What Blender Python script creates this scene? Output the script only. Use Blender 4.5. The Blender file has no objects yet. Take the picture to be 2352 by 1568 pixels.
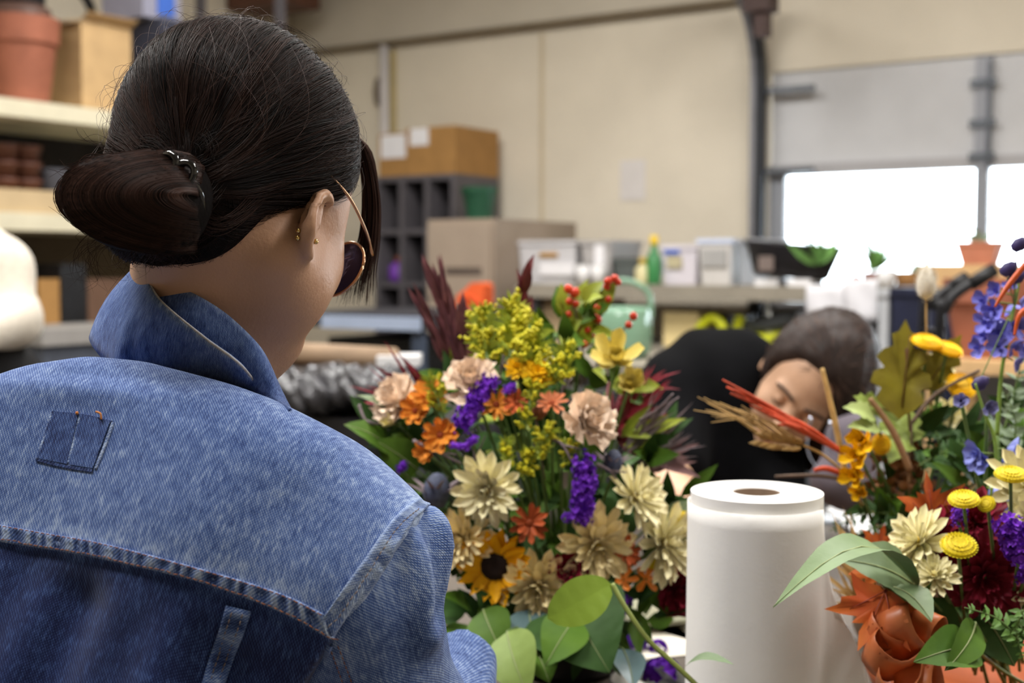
import bpy, bmesh, math, random
import numpy as np
from mathutils import Vector, Matrix, Quaternion
from mathutils.bvhtree import BVHTree
SC = bpy.context.scene
COL = SC.collection
rnd = random.Random(7)
# ---------------------------------------------------------------- camera
FPX, CAM_H, HORIZON = 2900.0, 1.25, 610.0
PITCH = math.atan((784 - HORIZON) / FPX)
cam_data = bpy.data.cameras.new('camera')
cam = bpy.data.objects.new('camera', cam_data); COL.objects.link(cam)
cam.location = (0, 0, CAM_H); cam.rotation_euler = (math.pi / 2 - PITCH, 0, 0)
cam_data.sensor_width = 36.0; cam_data.lens = 36.0 * FPX / 2352.0
cam_data.clip_start = 0.02
cam_data.dof.use_dof = True; cam_data.dof.focus_distance = 0.93; cam_data.dof.aperture_fstop = 5.6
SC.camera = cam
# ---------------------------------------------------------------- sky, exposure
world = bpy.data.worlds.new('overcast_sky'); SC.world = world; world.use_nodes = True
_bg = world.node_tree.nodes['Background']
_bg.inputs[0].default_value = (0.86, 0.93, 1.0, 1); _bg.inputs[1].default_value = 15.0
SC.view_settings.view_transform = 'Standard'; SC.view_settings.look = 'None'
SC.view_settings.exposure = 0.0; SC.view_settings.gamma = 1.0
SC.view_settings.use_curve_mapping = False
SC.cycles.use_denoising = True
SC.cycles.use_adaptive_sampling = True; SC.cycles.adaptive_threshold = 0.08; SC.cycles.adaptive_min_samples = 16
SC.cycles.max_bounces = 4; SC.cycles.diffuse_bounces = 3; SC.cycles.glossy_bounces = 2
SC.cycles.transmission_bounces = 4; SC.cycles.transparent_max_bounces = 8
SC.cycles.caustics_reflective = False; SC.cycles.caustics_refractive = False
# room axes: the camera looks at a corner; U runs along the far wall (towards the near right), N towards the far wall
UX, NX = Vector((0.840, -0.5426, 0)), Vector((0.5426, 0.840, 0))
def room(u, n, z): return UX * u + NX * n + Vector((0, 0, z))
def area_light(name, loc, sx, sy, power, color, rot=(0, 0, 0)):
    l = bpy.data.lights.new(name, 'AREA'); l.shape = 'RECTANGLE'; l.size = sx; l.size_y = sy
    l.energy = power; l.color = color
    o = bpy.data.objects.new(name, l); COL.objects.link(o); o.location = loc; o.rotation_euler = rot
    return o
# ceiling tubes of the workshop: (u, n) of every fixture
ROOM_YAW = math.atan2(UX.y, UX.x)
FIXTURES = [(-2.9, 3.5), (-0.9, 3.0), (-2.7, 1.0), (-1.3, 0.1), (0.9, 2.0)]
CEIL_Z = 3.4
for u_, n_ in FIXTURES:
    area_light('ceiling_tube_light', room(u_, n_, CEIL_Z - 0.13), 1.5, 0.3, 72, (1.0, 0.98, 0.95), (0, 0, ROOM_YAW))
# ---------------------------------------------------------------- geometry helpers
CAMP = Vector((0, 0, CAM_H))
FW = Vector((0, math.cos(PITCH), -math.sin(PITCH))); UPV = Vector((0, math.sin(PITCH), math.cos(PITCH))); RT = Vector((1, 0, 0))
def ray(px, py): return FW + RT * ((px - 1176) / FPX) + UPV * ((784 - py) / FPX)
def P(px, py, d): return CAMP + ray(px, py) * d
def DR(a, b, c): return (RT * a + UPV * b - FW * c).normalized()      # right, up, towards the camera
def on_n(px, py, n):                                                   # where a sight line meets the plane parallel to the far wall
    d = ray(px, py); t = (n - NX.dot(CAMP)) / NX.dot(d); p = CAMP + d * t
    return UX.dot(p), p.z
def on_z(px, py, z):
    d = ray(px, py); t = (z - CAM_H) / d.z; return CAMP + d * t
def lin(c):
    return tuple(((v / 255.0) / 12.92 if v / 255.0 <= 0.04045 else ((v / 255.0 + 0.055) / 1.055) ** 2.4) for v in c)
def cat(pts, n=8, closed=False):
    pts = [Vector(p) for p in pts]; out = []
    m = len(pts)
    rng = range(m) if closed else range(m - 1)
    for i in rng:
        g = (lambda k: pts[k % m]) if closed else (lambda k: pts[max(0, min(m - 1, k))])
        a, b, c, d = g(i - 1), g(i), g(i + 1), g(i + 2)
        for j in range(n):
            t = j / n
            out.append(0.5 * ((2 * b) + (c - a) * t + (2 * a - 5 * b + 4 * c - d) * t * t + (3 * b - a - 3 * c + d) * t ** 3))
    if not closed: out.append(pts[-1])
    return out
class MB:
    def __init__(s): s.v = []; s.f = []
    def add(s, v, f):
        o = len(s.v); s.v += [Vector(p) for p in v]; s.f += [tuple(i + o for i in q) for q in f]; return s
    def tube(s, pts, r, sides=6, cap=True):
        pts = [Vector(p) for p in pts]; n = len(pts)
        rs = r if isinstance(r, (list, tuple)) else [r] * n
        if len(rs) != n:
            rs = [rs[min(len(rs) - 1, int(i * (len(rs) - 1) / (n - 1)))] * (1 - (i * (len(rs) - 1) / (n - 1)) % 1) + rs[min(len(rs) - 1, int(i * (len(rs) - 1) / (n - 1)) + 1)] * ((i * (len(rs) - 1) / (n - 1)) % 1) for i in range(n)]
        v = []; f = []; t = (pts[1] - pts[0]).normalized()
        ref = Vector((0, 0, 1)) if abs(t.z) < .9 else Vector((1, 0, 0))
        x = t.cross(ref).normalized()
        for i, p in enumerate(pts):
            t = (pts[min(n - 1, i + 1)] - pts[max(0, i - 1)])
            t = t.normalized() if t.length > 1e-9 else Vector((0, 0, 1))
            x = (x - t * x.dot(t)); x = x.normalized() if x.length > 1e-6 else t.orthogonal().normalized()
            y = t.cross(x)
            for k in range(sides):
                a = 2 * math.pi * k / sides
                v.append(p + (x * math.cos(a) + y * math.sin(a)) * rs[i])
        for i in range(n - 1):
            for k in range(sides):
                k2 = (k + 1) % sides
                f.append((i * sides + k, i * sides + k2, (i + 1) * sides + k2, (i + 1) * sides + k))
        if cap: f.append(tuple(range(sides))[::-1]); f.append(tuple((n - 1) * sides + k for k in range(sides)))
        return s.add(v, f)
    def box(s, c, x, y, z):                        # centre and three half-axis vectors
        c, x, y, z = map(Vector, (c, x, y, z)); v = []
        for k in (-1, 1):
            for j in (-1, 1):
                for i in (-1, 1): v.append(c + x * i + y * j + z * k)
        return s.add(v, [(0, 2, 3, 1), (4, 5, 7, 6), (0, 1, 5, 4), (2, 6, 7, 3), (0, 4, 6, 2), (1, 3, 7, 5)])
    def rbox(s, u0, u1, n0, n1, z0, z1):           # a box along the room axes
        return s.box(room((u0 + u1) / 2, (n0 + n1) / 2, (z0 + z1) / 2), UX * (abs(u1 - u0) / 2), NX * (abs(n1 - n0) / 2), Vector((0, 0, abs(z1 - z0) / 2)))
    def lathe(s, base, prof, seg=24, axis=None, sx=1.0, sy=1.0, rot=0.0, cap=True):   # prof: (r, z)
        base = Vector(base); ax = Vector(axis).normalized() if axis is not None else Vector((0, 0, 1))
        q = Vector((0, 0, 1)).rotation_difference(ax); v = []; f = []; n = len(prof)
        for (r, z) in prof:
            for k in range(seg):
                a = 2 * math.pi * k / seg + rot
                v.append(base + q @ Vector((r * sx * math.cos(a), r * sy * math.sin(a), z)))
        for i in range(n - 1):
            for k in range(seg):
                k2 = (k + 1) % seg
                f.append((i * seg + k, i * seg + k2, (i + 1) * seg + k2, (i + 1) * seg + k))
        if cap and prof[0][0] > 1e-6: f.append(tuple(range(seg))[::-1])
        if cap and prof[-1][0] > 1e-6: f.append(tuple((n - 1) * seg + k for k in range(seg)))
        return s.add(v, f)
    def grid(s, rows):                              # rows of equally many points
        n = len(rows[0]); v = [p for r_ in rows for p in r_]
        f = [(i * n + j, i * n + j + 1, (i + 1) * n + j + 1, (i + 1) * n + j) for i in range(len(rows) - 1) for j in range(n - 1)]
        return s.add(v, f)
    def sphere(s, c, r, seg=10, rings=6, sc=(1, 1, 1)):
        c = Vector(c); v = [c + Vector((0, 0, -r * sc[2]))]; f = []
        for i in range(1, rings):
            a = -math.pi / 2 + math.pi * i / rings
            for k in range(seg):
                b = 2 * math.pi * k / seg
                v.append(c + Vector((math.cos(a) * math.cos(b) * r * sc[0], math.cos(a) * math.sin(b) * r * sc[1], math.sin(a) * r * sc[2])))
        v.append(c + Vector((0, 0, r * sc[2]))); L = len(v) - 1
        for k in range(seg):
            k2 = (k + 1) % seg
            f.append((0, 1 + k2, 1 + k))
            for i in range(rings - 2):
                f.append((1 + i * seg + k, 1 + i * seg + k2, 1 + (i + 1) * seg + k2, 1 + (i + 1) * seg + k))
            f.append((L, 1 + (rings - 2) * seg + k, 1 + (rings - 2) * seg + k2))
        return s.add(v, f)
    def solid(s, th):                               # give an open sheet a thickness
        me = s.mesh('tmp', True); bm = bmesh.new(); bm.from_mesh(me)
        bm.normal_update()
        n0 = [v.normal.copy() for v in bm.verts]; m = len(bm.verts)
        top = [v.co + n * (th / 2) for v, n in zip(bm.verts, n0)]; bot = [v.co - n * (th / 2) for v, n in zip(bm.verts, n0)]
        fs = [tuple(v.index for v in f.verts) for f in bm.faces]
        bd = []
        for e in bm.edges:
            if len(e.link_faces) == 1:
                l = e.link_loops[0]; bd.append((l.vert.index, l.link_loop_next.vert.index))
        bm.free(); bpy.data.meshes.remove(me)
        r = MB(); r.v = top + bot
        r.f = fs + [tuple(i + m for i in q[::-1]) for q in fs] + [(b, a, a + m, b + m) for a, b in bd]
        return r
    def mesh(s, name, smooth=False):
        me = bpy.data.meshes.new(name); me.from_pydata([tuple(p) for p in s.v], [], s.f); 
        if smooth:
            me.shade_smooth()
        me.update(); return me
    def build(s, name, m, parent=None, smooth=False, **kw):
        return link(name, s.mesh(name, smooth), m, parent, **kw)
def link(name, me, m, parent=None, label=None, cat_=None, group=None, kind=None, local=None):
    o = bpy.data.objects.new(name, me); COL.objects.link(o)
    if me is not None and m is not None and not len(me.materials): me.materials.append(m)
    if parent is not None:
        o.parent = parent
        if local is not None: o.matrix_basis = local
        elif parent.parent is None: o.matrix_parent_inverse = parent.matrix_basis.inverted()
    elif local is not None: o.matrix_basis = local
    if label: o['label'] = label
    if cat_: o['category'] = cat_
    if group: o['group'] = group
    if kind: o['kind'] = kind
    return o
def thing(name, label, cat_, loc=(0, 0, 0), group=None, mat4=None):
    o = bpy.data.objects.new(name, None); COL.objects.link(o)
    if mat4 is not None: o.matrix_basis = mat4
    else: o.location = loc
    o.empty_display_size = 0.02
    o['label'] = label; o['category'] = cat_; o['kind'] = 'thing'
    if group: o['group'] = group
    return o
def frame(loc, zdir, xhint=None):
    z = Vector(zdir).normalized(); xh = Vector(xhint) if xhint is not None else UPV
    x = xh - z * xh.dot(z)
    x = x.normalized() if x.length > 1e-5 else z.orthogonal().normalized()
    y = z.cross(x); m = Matrix((x, y, z)).transposed().to_4x4(); m.translation = Vector(loc); return m
# ---------------------------------------------------------------- signed distance modelling
def npv(v): return np.array([v[0], v[1], v[2]], float)
def s_cap(p, a, b, ra, rb):
    a, b = npv(a), npv(b); ab = b - a; t = np.clip((p - a) @ ab / (ab @ ab), 0, 1)
    return np.linalg.norm(p - a - t[:, None] * ab, axis=1) - (ra + (rb - ra) * t)
def s_ell(p, c, rad, ax=None):
    q = p - npv(c)
    if ax is not None: q = q @ np.array([npv(a) for a in ax]).T
    rad = np.array(rad, float); k0 = np.linalg.norm(q / rad, axis=1); k1 = np.linalg.norm(q / rad ** 2, axis=1) + 1e-9
    return k0 * (k0 - 1) / k1
def smin(a, b, k):
    h = np.clip(0.5 + 0.5 * (b - a) / k, 0, 1); return b * (1 - h) + a * h - k * h * (1 - h)
def smax(a, b, k): return -smin(-a, -b, k)
def surface(fn, lo, hi, res):                       # naive surface nets on a regular grid
    lo, hi = npv(lo), npv(hi); n = np.maximum(3, np.ceil((hi - lo) / res).astype(int) + 1)
    ax = [lo[i] + res * np.arange(n[i]) for i in range(3)]
    G = np.stack(np.meshgrid(*ax, indexing='ij'), -1).reshape(-1, 3)
    S = np.concatenate([fn(G[i:i + 400000]) for i in range(0, len(G), 400000)]).reshape(n)
    neg = S < 0; c = n - 1
    corners = [(i, j, k) for i in (0, 1) for j in (0, 1) for k in (0, 1)]
    sl = lambda o: tuple(slice(o[a], o[a] + c[a]) for a in range(3))
    cnt = sum(neg[sl(o)].astype(int) for o in corners); act = (cnt > 0) & (cnt < 8)
    idx = -np.ones(c, int); idx[act] = np.arange(act.sum())
    base = np.argwhere(act); pos = np.zeros((len(base), 3)); w = np.zeros(len(base))
    for o in corners:
        for a in range(3):
            if o[a]: continue
            o2 = list(o); o2[a] = 1
            A = S[sl(o)][act]; B = S[sl(o2)][act]; cr = (A < 0) != (B < 0)
            t = np.where(cr, A / np.where(cr, A - B, 1), 0)
            q = np.array(o, float) + np.zeros((len(base), 3)); q[:, a] = t
            pos += q * cr[:, None]; w += cr
    V_ = lo + (base + pos / w[:, None]) * res
    faces = []
    for a in range(3):
        b_, c_ = (a + 1) % 3, (a + 2) % 3
        s0 = [slice(0, None)] * 3; s1 = [slice(0, None)] * 3
        s0[a] = slice(0, n[a] - 1); s1[a] = slice(1, n[a])
        n0, n1 = neg[tuple(s0)], neg[tuple(s1)]
        e = np.argwhere(n0 != n1)
        e = e[(e[:, b_] > 0) & (e[:, b_] < n[b_] - 1) & (e[:, c_] > 0) & (e[:, c_] < n[c_] - 1)]
        if not len(e): continue
        flip = n0[tuple(e.T)]
        db = np.zeros(3, int); db[b_] = 1; dc = np.zeros(3, int); dc[c_] = 1
        q = [idx[tuple((e - db - dc).T)], idx[tuple((e - dc).T)], idx[tuple(e.T)], idx[tuple((e - db).T)]]
        Q = np.stack(q, 1); Q[~flip] = Q[~flip][:, ::-1]; faces.append(Q)
    return V_, np.concatenate(faces)
def np_mesh(name, V_, Q, smooth=True):
    me = bpy.data.meshes.new(name)
    me.vertices.add(len(V_)); me.vertices.foreach_set('co', np.asarray(V_, np.float32).ravel())
    me.loops.add(Q.size); me.loops.foreach_set('vertex_index', Q.astype(np.int32).ravel())
    me.polygons.add(len(Q)); me.polygons.foreach_set('loop_start', np.arange(0, Q.size, Q.shape[1], dtype=np.int32))
    me.update(calc_edges=True); me.validate()
    if smooth: me.shade_smooth()
    return me
def relax(V_, Q, it=2, lam=0.5):
    e = np.concatenate([Q[:, [0, 1]], Q[:, [1, 2]], Q[:, [2, 3]], Q[:, [3, 0]]]); e = np.concatenate([e, e[:, ::-1]])
    for _ in range(it):
        s = np.zeros_like(V_); c = np.zeros(len(V_)); np.add.at(s, e[:, 0], V_[e[:, 1]]); np.add.at(c, e[:, 0], 1)
        V_ = V_ * (1 - lam) + lam * s / np.maximum(c, 1)[:, None]
    return V_
def sdf_mesh(name, fn, lo, hi, res, it=2):
    V_, Q = surface(fn, lo, hi, res); V_ = relax(V_, Q, it); return np_mesh(name, V_, Q), V_, Q
# ---------------------------------------------------------------- materials
MATS = {}
def mat(name, c, rough=0.6, var=0.12, scale=20.0, bump=0.0, bscale=None, metal=0.0, spec=0.4, c2=None, objvar=0.0, sss=0.0, trans=0.0, alpha=1.0, coat=0.0, emit=None, detail=4.0, sheen=0.0, stretch=None, ior=1.45):
    if name in MATS: return MATS[name]
    m = bpy.data.materials.new(name); m.use_nodes = True; nt = m.node_tree; b = nt.nodes['Principled BSDF']; L = nt.links.new
    a = lin(c); b2 = lin(c2) if c2 else tuple(v * (1 - var) for v in a); a1 = a if c2 else tuple(min(1, v * (1 + var)) for v in a)
    tc = nt.nodes.new('ShaderNodeTexCoord'); src = tc.outputs['Object']
    if stretch:
        mp = nt.nodes.new('ShaderNodeMapping'); mp.inputs['Scale'].default_value = stretch; L(src, mp.inputs[0]); src = mp.outputs[0]
    nz = nt.nodes.new('ShaderNodeTexNoise'); nz.inputs['Scale'].default_value = scale; nz.inputs['Detail'].default_value = detail; L(src, nz.inputs['Vector'])
    rp = nt.nodes.new('ShaderNodeValToRGB'); rp.color_ramp.elements[0].position = 0.3; rp.color_ramp.elements[1].position = 0.7
    rp.color_ramp.elements[0].color = (*b2, 1); rp.color_ramp.elements[1].color = (*a1, 1); L(nz.outputs[0], rp.inputs[0])
    out = rp.outputs[0]
    if objvar:
        oi = nt.nodes.new('ShaderNodeObjectInfo'); mr = nt.nodes.new('ShaderNodeMapRange')
        mr.inputs[3].default_value = 1 - objvar; mr.inputs[4].default_value = 1 + objvar; L(oi.outputs['Random'], mr.inputs[0])
        hs = nt.nodes.new('ShaderNodeHueSaturation'); L(out, hs.inputs['Color']); L(mr.outputs[0], hs.inputs['Value']); out = hs.outputs[0]
    L(out, b.inputs['Base Color'])
    b.inputs['Roughness'].default_value = rough; b.inputs['Metallic'].default_value = metal
    b.inputs['Specular IOR Level'].default_value = spec; b.inputs['IOR'].default_value = ior
    b.inputs['Transmission Weight'].default_value = trans; b.inputs['Alpha'].default_value = alpha
    b.inputs['Coat Weight'].default_value = coat; b.inputs['Sheen Weight'].default_value = sheen
    if sss: b.inputs['Subsurface Weight'].default_value = sss; b.inputs['Subsurface Radius'].default_value = (0.01, 0.004, 0.002); b.inputs['Subsurface Scale'].default_value = 1.0
    if emit: b.inputs['Emission Color'].default_value = (*lin(emit[0]), 1); b.inputs['Emission Strength'].default_value = emit[1]
    if bump:
        n2 = nt.nodes.new('ShaderNodeTexNoise'); n2.inputs['Scale'].default_value = bscale or scale * 3; n2.inputs['Detail'].default_value = 3; L(src, n2.inputs['Vector'])
        bp = nt.nodes.new('ShaderNodeBump'); bp.inputs['Strength'].default_value = bump; bp.inputs['Distance'].default_value = 0.002
        L(n2.outputs[0], bp.inputs['Height']); L(bp.outputs[0], b.inputs['Normal'])
    MATS[name] = m; return m
# ================================================================ the room
WALL = mat('painted_block_wall', (226, 216, 197), 0.7, 0.05, 3, bump=0.25, bscale=60)
WALL2 = mat('upper_wall_band', (204, 195, 178), 0.7, 0.05, 3, bump=0.2, bscale=60)
CONC = mat('concrete_floor', (120, 114, 108), 0.6, 0.2, 4, bump=0.3, bscale=30)
CEILM = mat('ceiling_paint', (222, 216, 204), 0.8, 0.04, 4)
STEEL = mat('galvanised_steel', (98, 102, 108), 0.45, 0.15, 12, metal=0.6)
DARKST = mat('dark_track_steel', (52, 54, 58), 0.5, 0.15, 12, metal=0.4)
DOORM = mat('door_panel_grey', (206, 206, 208), 0.6, 0.04, 5)
GLASS = mat('clear_glass', (245, 250, 250), 0.02, 0.0, 5, trans=1.0, ior=1.02, spec=0.1)
NW, UL, UR, NB = 6.0, -5.5, 3.2, -4.2
def struct(name, mb, m, parent=None, smooth=False, **kw):
    return mb.build(name, m, parent, smooth, kind=None if parent else 'structure', **kw)
fl = struct('floor', MB().rbox(UL - .3, UR + .3, NB - .3, NW + .3, -0.1, 0), CONC, label='grey concrete workshop floor mostly hidden by benches', cat_='floor')
struct('ceiling', MB().rbox(UL - .3, UR + .3, NB - .3, NW + .3, CEIL_Z, CEIL_Z + .1), CEILM, label='pale painted workshop ceiling above the frame', cat_='ceiling')
# the garage door opening in the far wall
uD0, zDtop = on_n(1768, 168, NW)[0], on_n(2050, 143, NW)[1]
uD1 = uD0 + 4.6
zGl1 = on_n(2000, 396, NW)[1]; zGl0 = zGl1 - 0.62
w = MB()
w.rbox(UL, uD0, NW, NW + .2, 0, CEIL_Z); w.rbox(uD0, uD1, NW, NW + .2, zDtop, CEIL_Z); w.rbox(uD1, UR, NW, NW + .2, 0, CEIL_Z)
wf = struct('wall_back', w, WALL, label='cream painted block wall behind the bench and garage door', cat_='wall')
struct('wall_left', MB().rbox(UL - .2, UL, NB, NW, 0, CEIL_Z), WALL, label='cream wall behind the tall storage rack', cat_='wall')
struct('wall_right', MB().rbox(UR, UR + .2, NB, NW, 0, CEIL_Z), WALL, label='cream side wall outside the frame', cat_='wall')
struct('wall_front', MB().rbox(UL, UR, NB - .2, NB, 0, CEIL_Z), WALL, label='cream wall behind the viewer outside the frame', cat_='wall')
# ledge line across the far wall: a shallow band above it
uA, zA = on_n(880, 104, NW); uB, zB = on_n(1500, 20, NW); zLedge = (zA + zB) / 2
trim = struct('trim_1', MB().rbox(UL, on_n(1700, 100, NW)[0], NW - .05, NW, zLedge, zLedge + 0.62), WALL2, label='slightly darker projecting band high on the cream wall', cat_='trim')
struct('shadow_strip', MB().rbox(UL, on_n(1700, 100, NW)[0], NW - .075, NW - .02, zLedge - .022, zLedge), mat('ledge_shadow_trim', (120, 106, 84), .7, .1, 6), label='thin brown strip painted as the shadow under the wall band', cat_='trim')  # dark strip standing in for the shadow under the band
uS, _ = on_n(1245, 250, NW)
struct('trim_3', MB().rbox(uS - .012, uS + .012, NW - .008, NW, 0.9, zLedge - .045), mat('wall_joint', (206, 191, 163), .7, .04, 6), label='faint vertical joint strip on the cream wall', cat_='trim')
# roof steel seen at the top edge
struct('beam_1', MB().rbox(UL + .02, on_n(735, 0, 5.7)[0], 5.4, 5.7, on_n(700, 6, 5.5)[1], 3.1), mat('rust_red_beam', (95, 62, 48), .6, .15, 8), label='rust brown roof beam at the upper edge behind the head', cat_='beam')
# ---- garage door
gd = thing('door_1', 'pale grey sectional garage door with a band of bright windows', 'garage door', room((uD0 + uD1) / 2, NW, 0)); gd['kind'] = 'structure'
uM = on_n(2258, 300, NW)[0]
MB().rbox(uD0 + .01, uD1, NW + .02, NW + .07, zGl1, zDtop + .02).build('panel', DOORM, gd)
MB().rbox(uD0 + .01, uD1, NW + .02, NW + .07, 0.02, zGl0).build('panel', DOORM, gd)
MB().rbox(uD0 + .01, uD1, NW - .002, NW + .02, zGl1 - .0, zGl1 + .055).build('rail', mat('door_rail', (176, 174, 176), .5, .05, 6), gd)
MB().rbox(uD0 + .01, uD1, NW - .002, NW + .02, zGl0 - .05, zGl0).build('rail', MATS['door_rail'], gd)
MB().rbox(uD0 + .01, uD0 + .085, NW - .004, NW + .05, zGl0, zGl1).build('stile', mat('door_stile', (150, 153, 160), .5, .05, 6), gd)
for k, uc in enumerate((uM, uM + 1.45, uM + 2.9)):
    MB().rbox(uc - .03, uc + .03, NW - .006, NW + .05, zGl0, zGl1).build('mullion', MATS['door_stile'], gd)
    st = MB().rbox(uc - .035, uc + .035, NW - .012, NW + .02, zGl1, zDtop - .01).build('stiffener', mat('door_stiffener', (160, 162, 170), .5, .06, 6), gd)
    for zz in (zGl1 + .05, zGl1 + .2, zGl1 + .38):
        MB().rbox(uc - .055, uc + .055, NW - .03, NW - .012, zz - .018, zz + .018).build('hinge', STEEL, st)
    MB().rbox(uc + .02, uc + .034, NW - .03, NW - .012, zGl1, zDtop - .03).build('rib', STEEL, st)
prev = uD0 + .085
for uc in (uM, uM + 1.45, uM + 2.9):
    MB().rbox(prev, uc - .03, NW + .025, NW + .031, zGl0, zGl1).build('pane', GLASS, gd); prev = uc + .03
# ---- lifting track: up the jamb, then bending into the room
uT = on_n(1748, 300, NW - .08)[0]; zT = on_n(1748, 170, NW - .08)[1]
def track(name, uoff, w_, m, par=None, **kw):
    R_ = 0.40; pts = [(NW - .08, 0.0), (NW - .08, zT * .5), (NW - .08, zT)]
    for k in range(1, 9):
        a = k / 8 * math.pi / 2; pts.append((NW - .08 - R_ * (1 - math.cos(a)), zT + R_ * math.sin(a)))
    pts.append((1.5, zT + R_ + .18))
    rows = [[], [], [], []]
    mb = MB()
    for i, (n_, z_) in enumerate(pts):
        a = pts[max(0, i - 1)]; b = pts[min(len(pts) - 1, i + 1)]
        t = Vector((b[0] - a[0], b[1] - a[1])).normalized(); nn = (-t.y, t.x)
        for k, (du, s_) in enumerate(((-w_, -.03), (w_, -.03), (w_, .03), (-w_, .03))):
            rows[k].append(room(uT + uoff + du, n_ + nn[0] * s_, z_ + nn[1] * s_))
    rows.append(rows[0]); mb.grid(rows)
    return mb.build(name, m, par, **kw)
tr = thing('door_track', 'dark steel garage door track curving from the jamb into the room', 'door track', room(uT, NW - .08, 0)); tr['kind'] = 'structure'
track('track_channel', 0.0, .016, DARKST, tr)
track('track_lip', -.035, .014, mat('track_lip_grey', (140, 140, 145), .5, .08, 10, metal=.3), tr)
for py in (212, 395):
    zz = on_n(1780, py, NW)[1]
    MB().rbox(uT, uT + .26, NW - .07, NW - .04, zz - .014, zz + .014).build('roller_arm', STEEL, tr)
uh = on_n(1752, 30, 5.3)[0]
hg = thing('track_hanger', 'dark brown hanging steel bracket beside the bend of the door track', 'bracket', room(uh, 5.3, 2.9)); hg['kind'] = 'structure'
MB().rbox(uh - .03, uh + .03, 5.27, 5.33, on_n(1752, 85, 5.3)[1], CEIL_Z - .005).build('hanger_strap', mat('hanger_brown', (70, 52, 48), .6, .15, 8), hg)
MB().rbox(uh - .07, uh + .05, 5.24, 5.36, on_n(1752, 28, 5.3)[1], on_n(1752, -40, 5.3)[1]).build('hanger_plate', MATS['hanger_brown'], hg)
# ---- ceiling fixtures
for i, (u_, n_) in enumerate(FIXTURES):
    t = thing('ceiling_light', 'white twin tube ceiling light above the frame', 'ceiling light', room(u_, n_, CEIL_Z), group='workshop ceiling lights'); t['kind'] = 'structure'
    MB().rbox(u_ - .78, u_ + .78, n_ - .17, n_ + .17, CEIL_Z - .1, CEIL_Z - .002).build('housing', CEILM, t)
    for s in (-.08, .08):
        MB().tube([room(u_ - .74, n_ + s, CEIL_Z - .115), room(u_ + .74, n_ + s, CEIL_Z - .115)], .014, 8).build('tube', mat('tube_glow', (255, 248, 235), .4, 0, 5, emit=((255, 246, 228), 2.0)), t)
# ================================================================ the woman in the denim jacket
SKIN = mat('skin', (184, 142, 113), 0.5, 0.05, 30, bump=0.15, bscale=400, spec=0.35)
def denim_mat(name, dark, mid, light):
    m = bpy.data.materials.new(name); m.use_nodes = True; nt = m.node_tree; L = nt.links.new; b = nt.nodes['Principled BSDF']
    uv = nt.nodes.new('ShaderNodeUVMap'); uv.uv_map = 'cloth'
    at = nt.nodes.new('ShaderNodeAttribute'); at.attribute_name = 'wear'
    def noise(sc, det, vec, rough=.5):
        n = nt.nodes.new('ShaderNodeTexNoise'); n.inputs['Scale'].default_value = sc; n.inputs['Detail'].default_value = det; n.inputs['Roughness'].default_value = rough; L(vec, n.inputs['Vector']); return n.outputs[0]
    def math_(op, a, b_):
        n = nt.nodes.new('ShaderNodeMath'); n.operation = op
        for i, x in enumerate((a, b_)):
            if isinstance(x, (int, float)): n.inputs[i].default_value = x
            else: L(x, n.inputs[i])
        return n.outputs[0]
    mp = nt.nodes.new('ShaderNodeMapping'); mp.inputs['Scale'].default_value = (2.6, 0.55, 1); L(uv.outputs[0], mp.inputs[0])   # warp slubs run down the cloth
    slub = noise(210, 3, mp.outputs[0], .6)
    blot = noise(85, 4, uv.outputs[0], .6)
    big = noise(9, 3, uv.outputs[0])
    wv = nt.nodes.new('ShaderNodeTexWave'); wv.wave_type = 'BANDS'; wv.bands_direction = 'DIAGONAL'; wv.inputs['Scale'].default_value = 260; wv.inputs['Distortion'].default_value = .6; wv.inputs['Detail'].default_value = 1; L(uv.outputs[0], wv.inputs['Vector'])
    wx = nt.nodes.new('ShaderNodeTexWave'); wx.wave_type = 'BANDS'; wx.bands_direction = 'X'; wx.inputs['Scale'].default_value = 330; wx.inputs['Distortion'].default_value = 1.2; wx.inputs['Detail'].default_value = 1; L(uv.outputs[0], wx.inputs['Vector'])
    weave = math_('MULTIPLY', wv.outputs[0], wx.outputs[0])
    v = math_('MULTIPLY', math_('SUBTRACT', slub, .5), 1.0)
    v = math_('ADD', v, math_('MULTIPLY', math_('SUBTRACT', blot, .5), .55))
    v = math_('ADD', v, math_('MULTIPLY', math_('SUBTRACT', big, .5), .28))
    v = math_('ADD', v, math_('MULTIPLY', math_('SUBTRACT', weave, .3), .5))
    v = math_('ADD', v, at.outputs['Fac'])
    rp = nt.nodes.new('ShaderNodeValToRGB'); e = rp.color_ramp.elements
    e[0].position = 0.0; e[0].color = (*lin(dark), 1); e[1].position = 1.0; e[1].color = (*lin(light), 1)
    e2 = rp.color_ramp.elements.new(.48); e2.color = (*lin(mid), 1)
    L(v, rp.inputs[0]); L(rp.outputs[0], b.inputs['Base Color'])
    b.inputs['Roughness'].default_value = .85; b.inputs['Specular IOR Level'].default_value = .2; b.inputs['Sheen Weight'].default_value = .15
    bp = nt.nodes.new('ShaderNodeBump'); bp.inputs['Strength'].default_value = .55; bp.inputs['Distance'].default_value = .0012
    L(math_('ADD', math_('MULTIPLY', weave, .6), math_('MULTIPLY', blot, 1.2)), bp.inputs['Height']); L(bp.outputs[0], b.inputs['Normal'])
    return m
DENIM = denim_mat('washed_denim', (12, 24, 70), (68, 97, 158), (186, 203, 226))
THREAD = mat('rust_thread', (134, 84, 48), .8, .2, 200)
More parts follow.
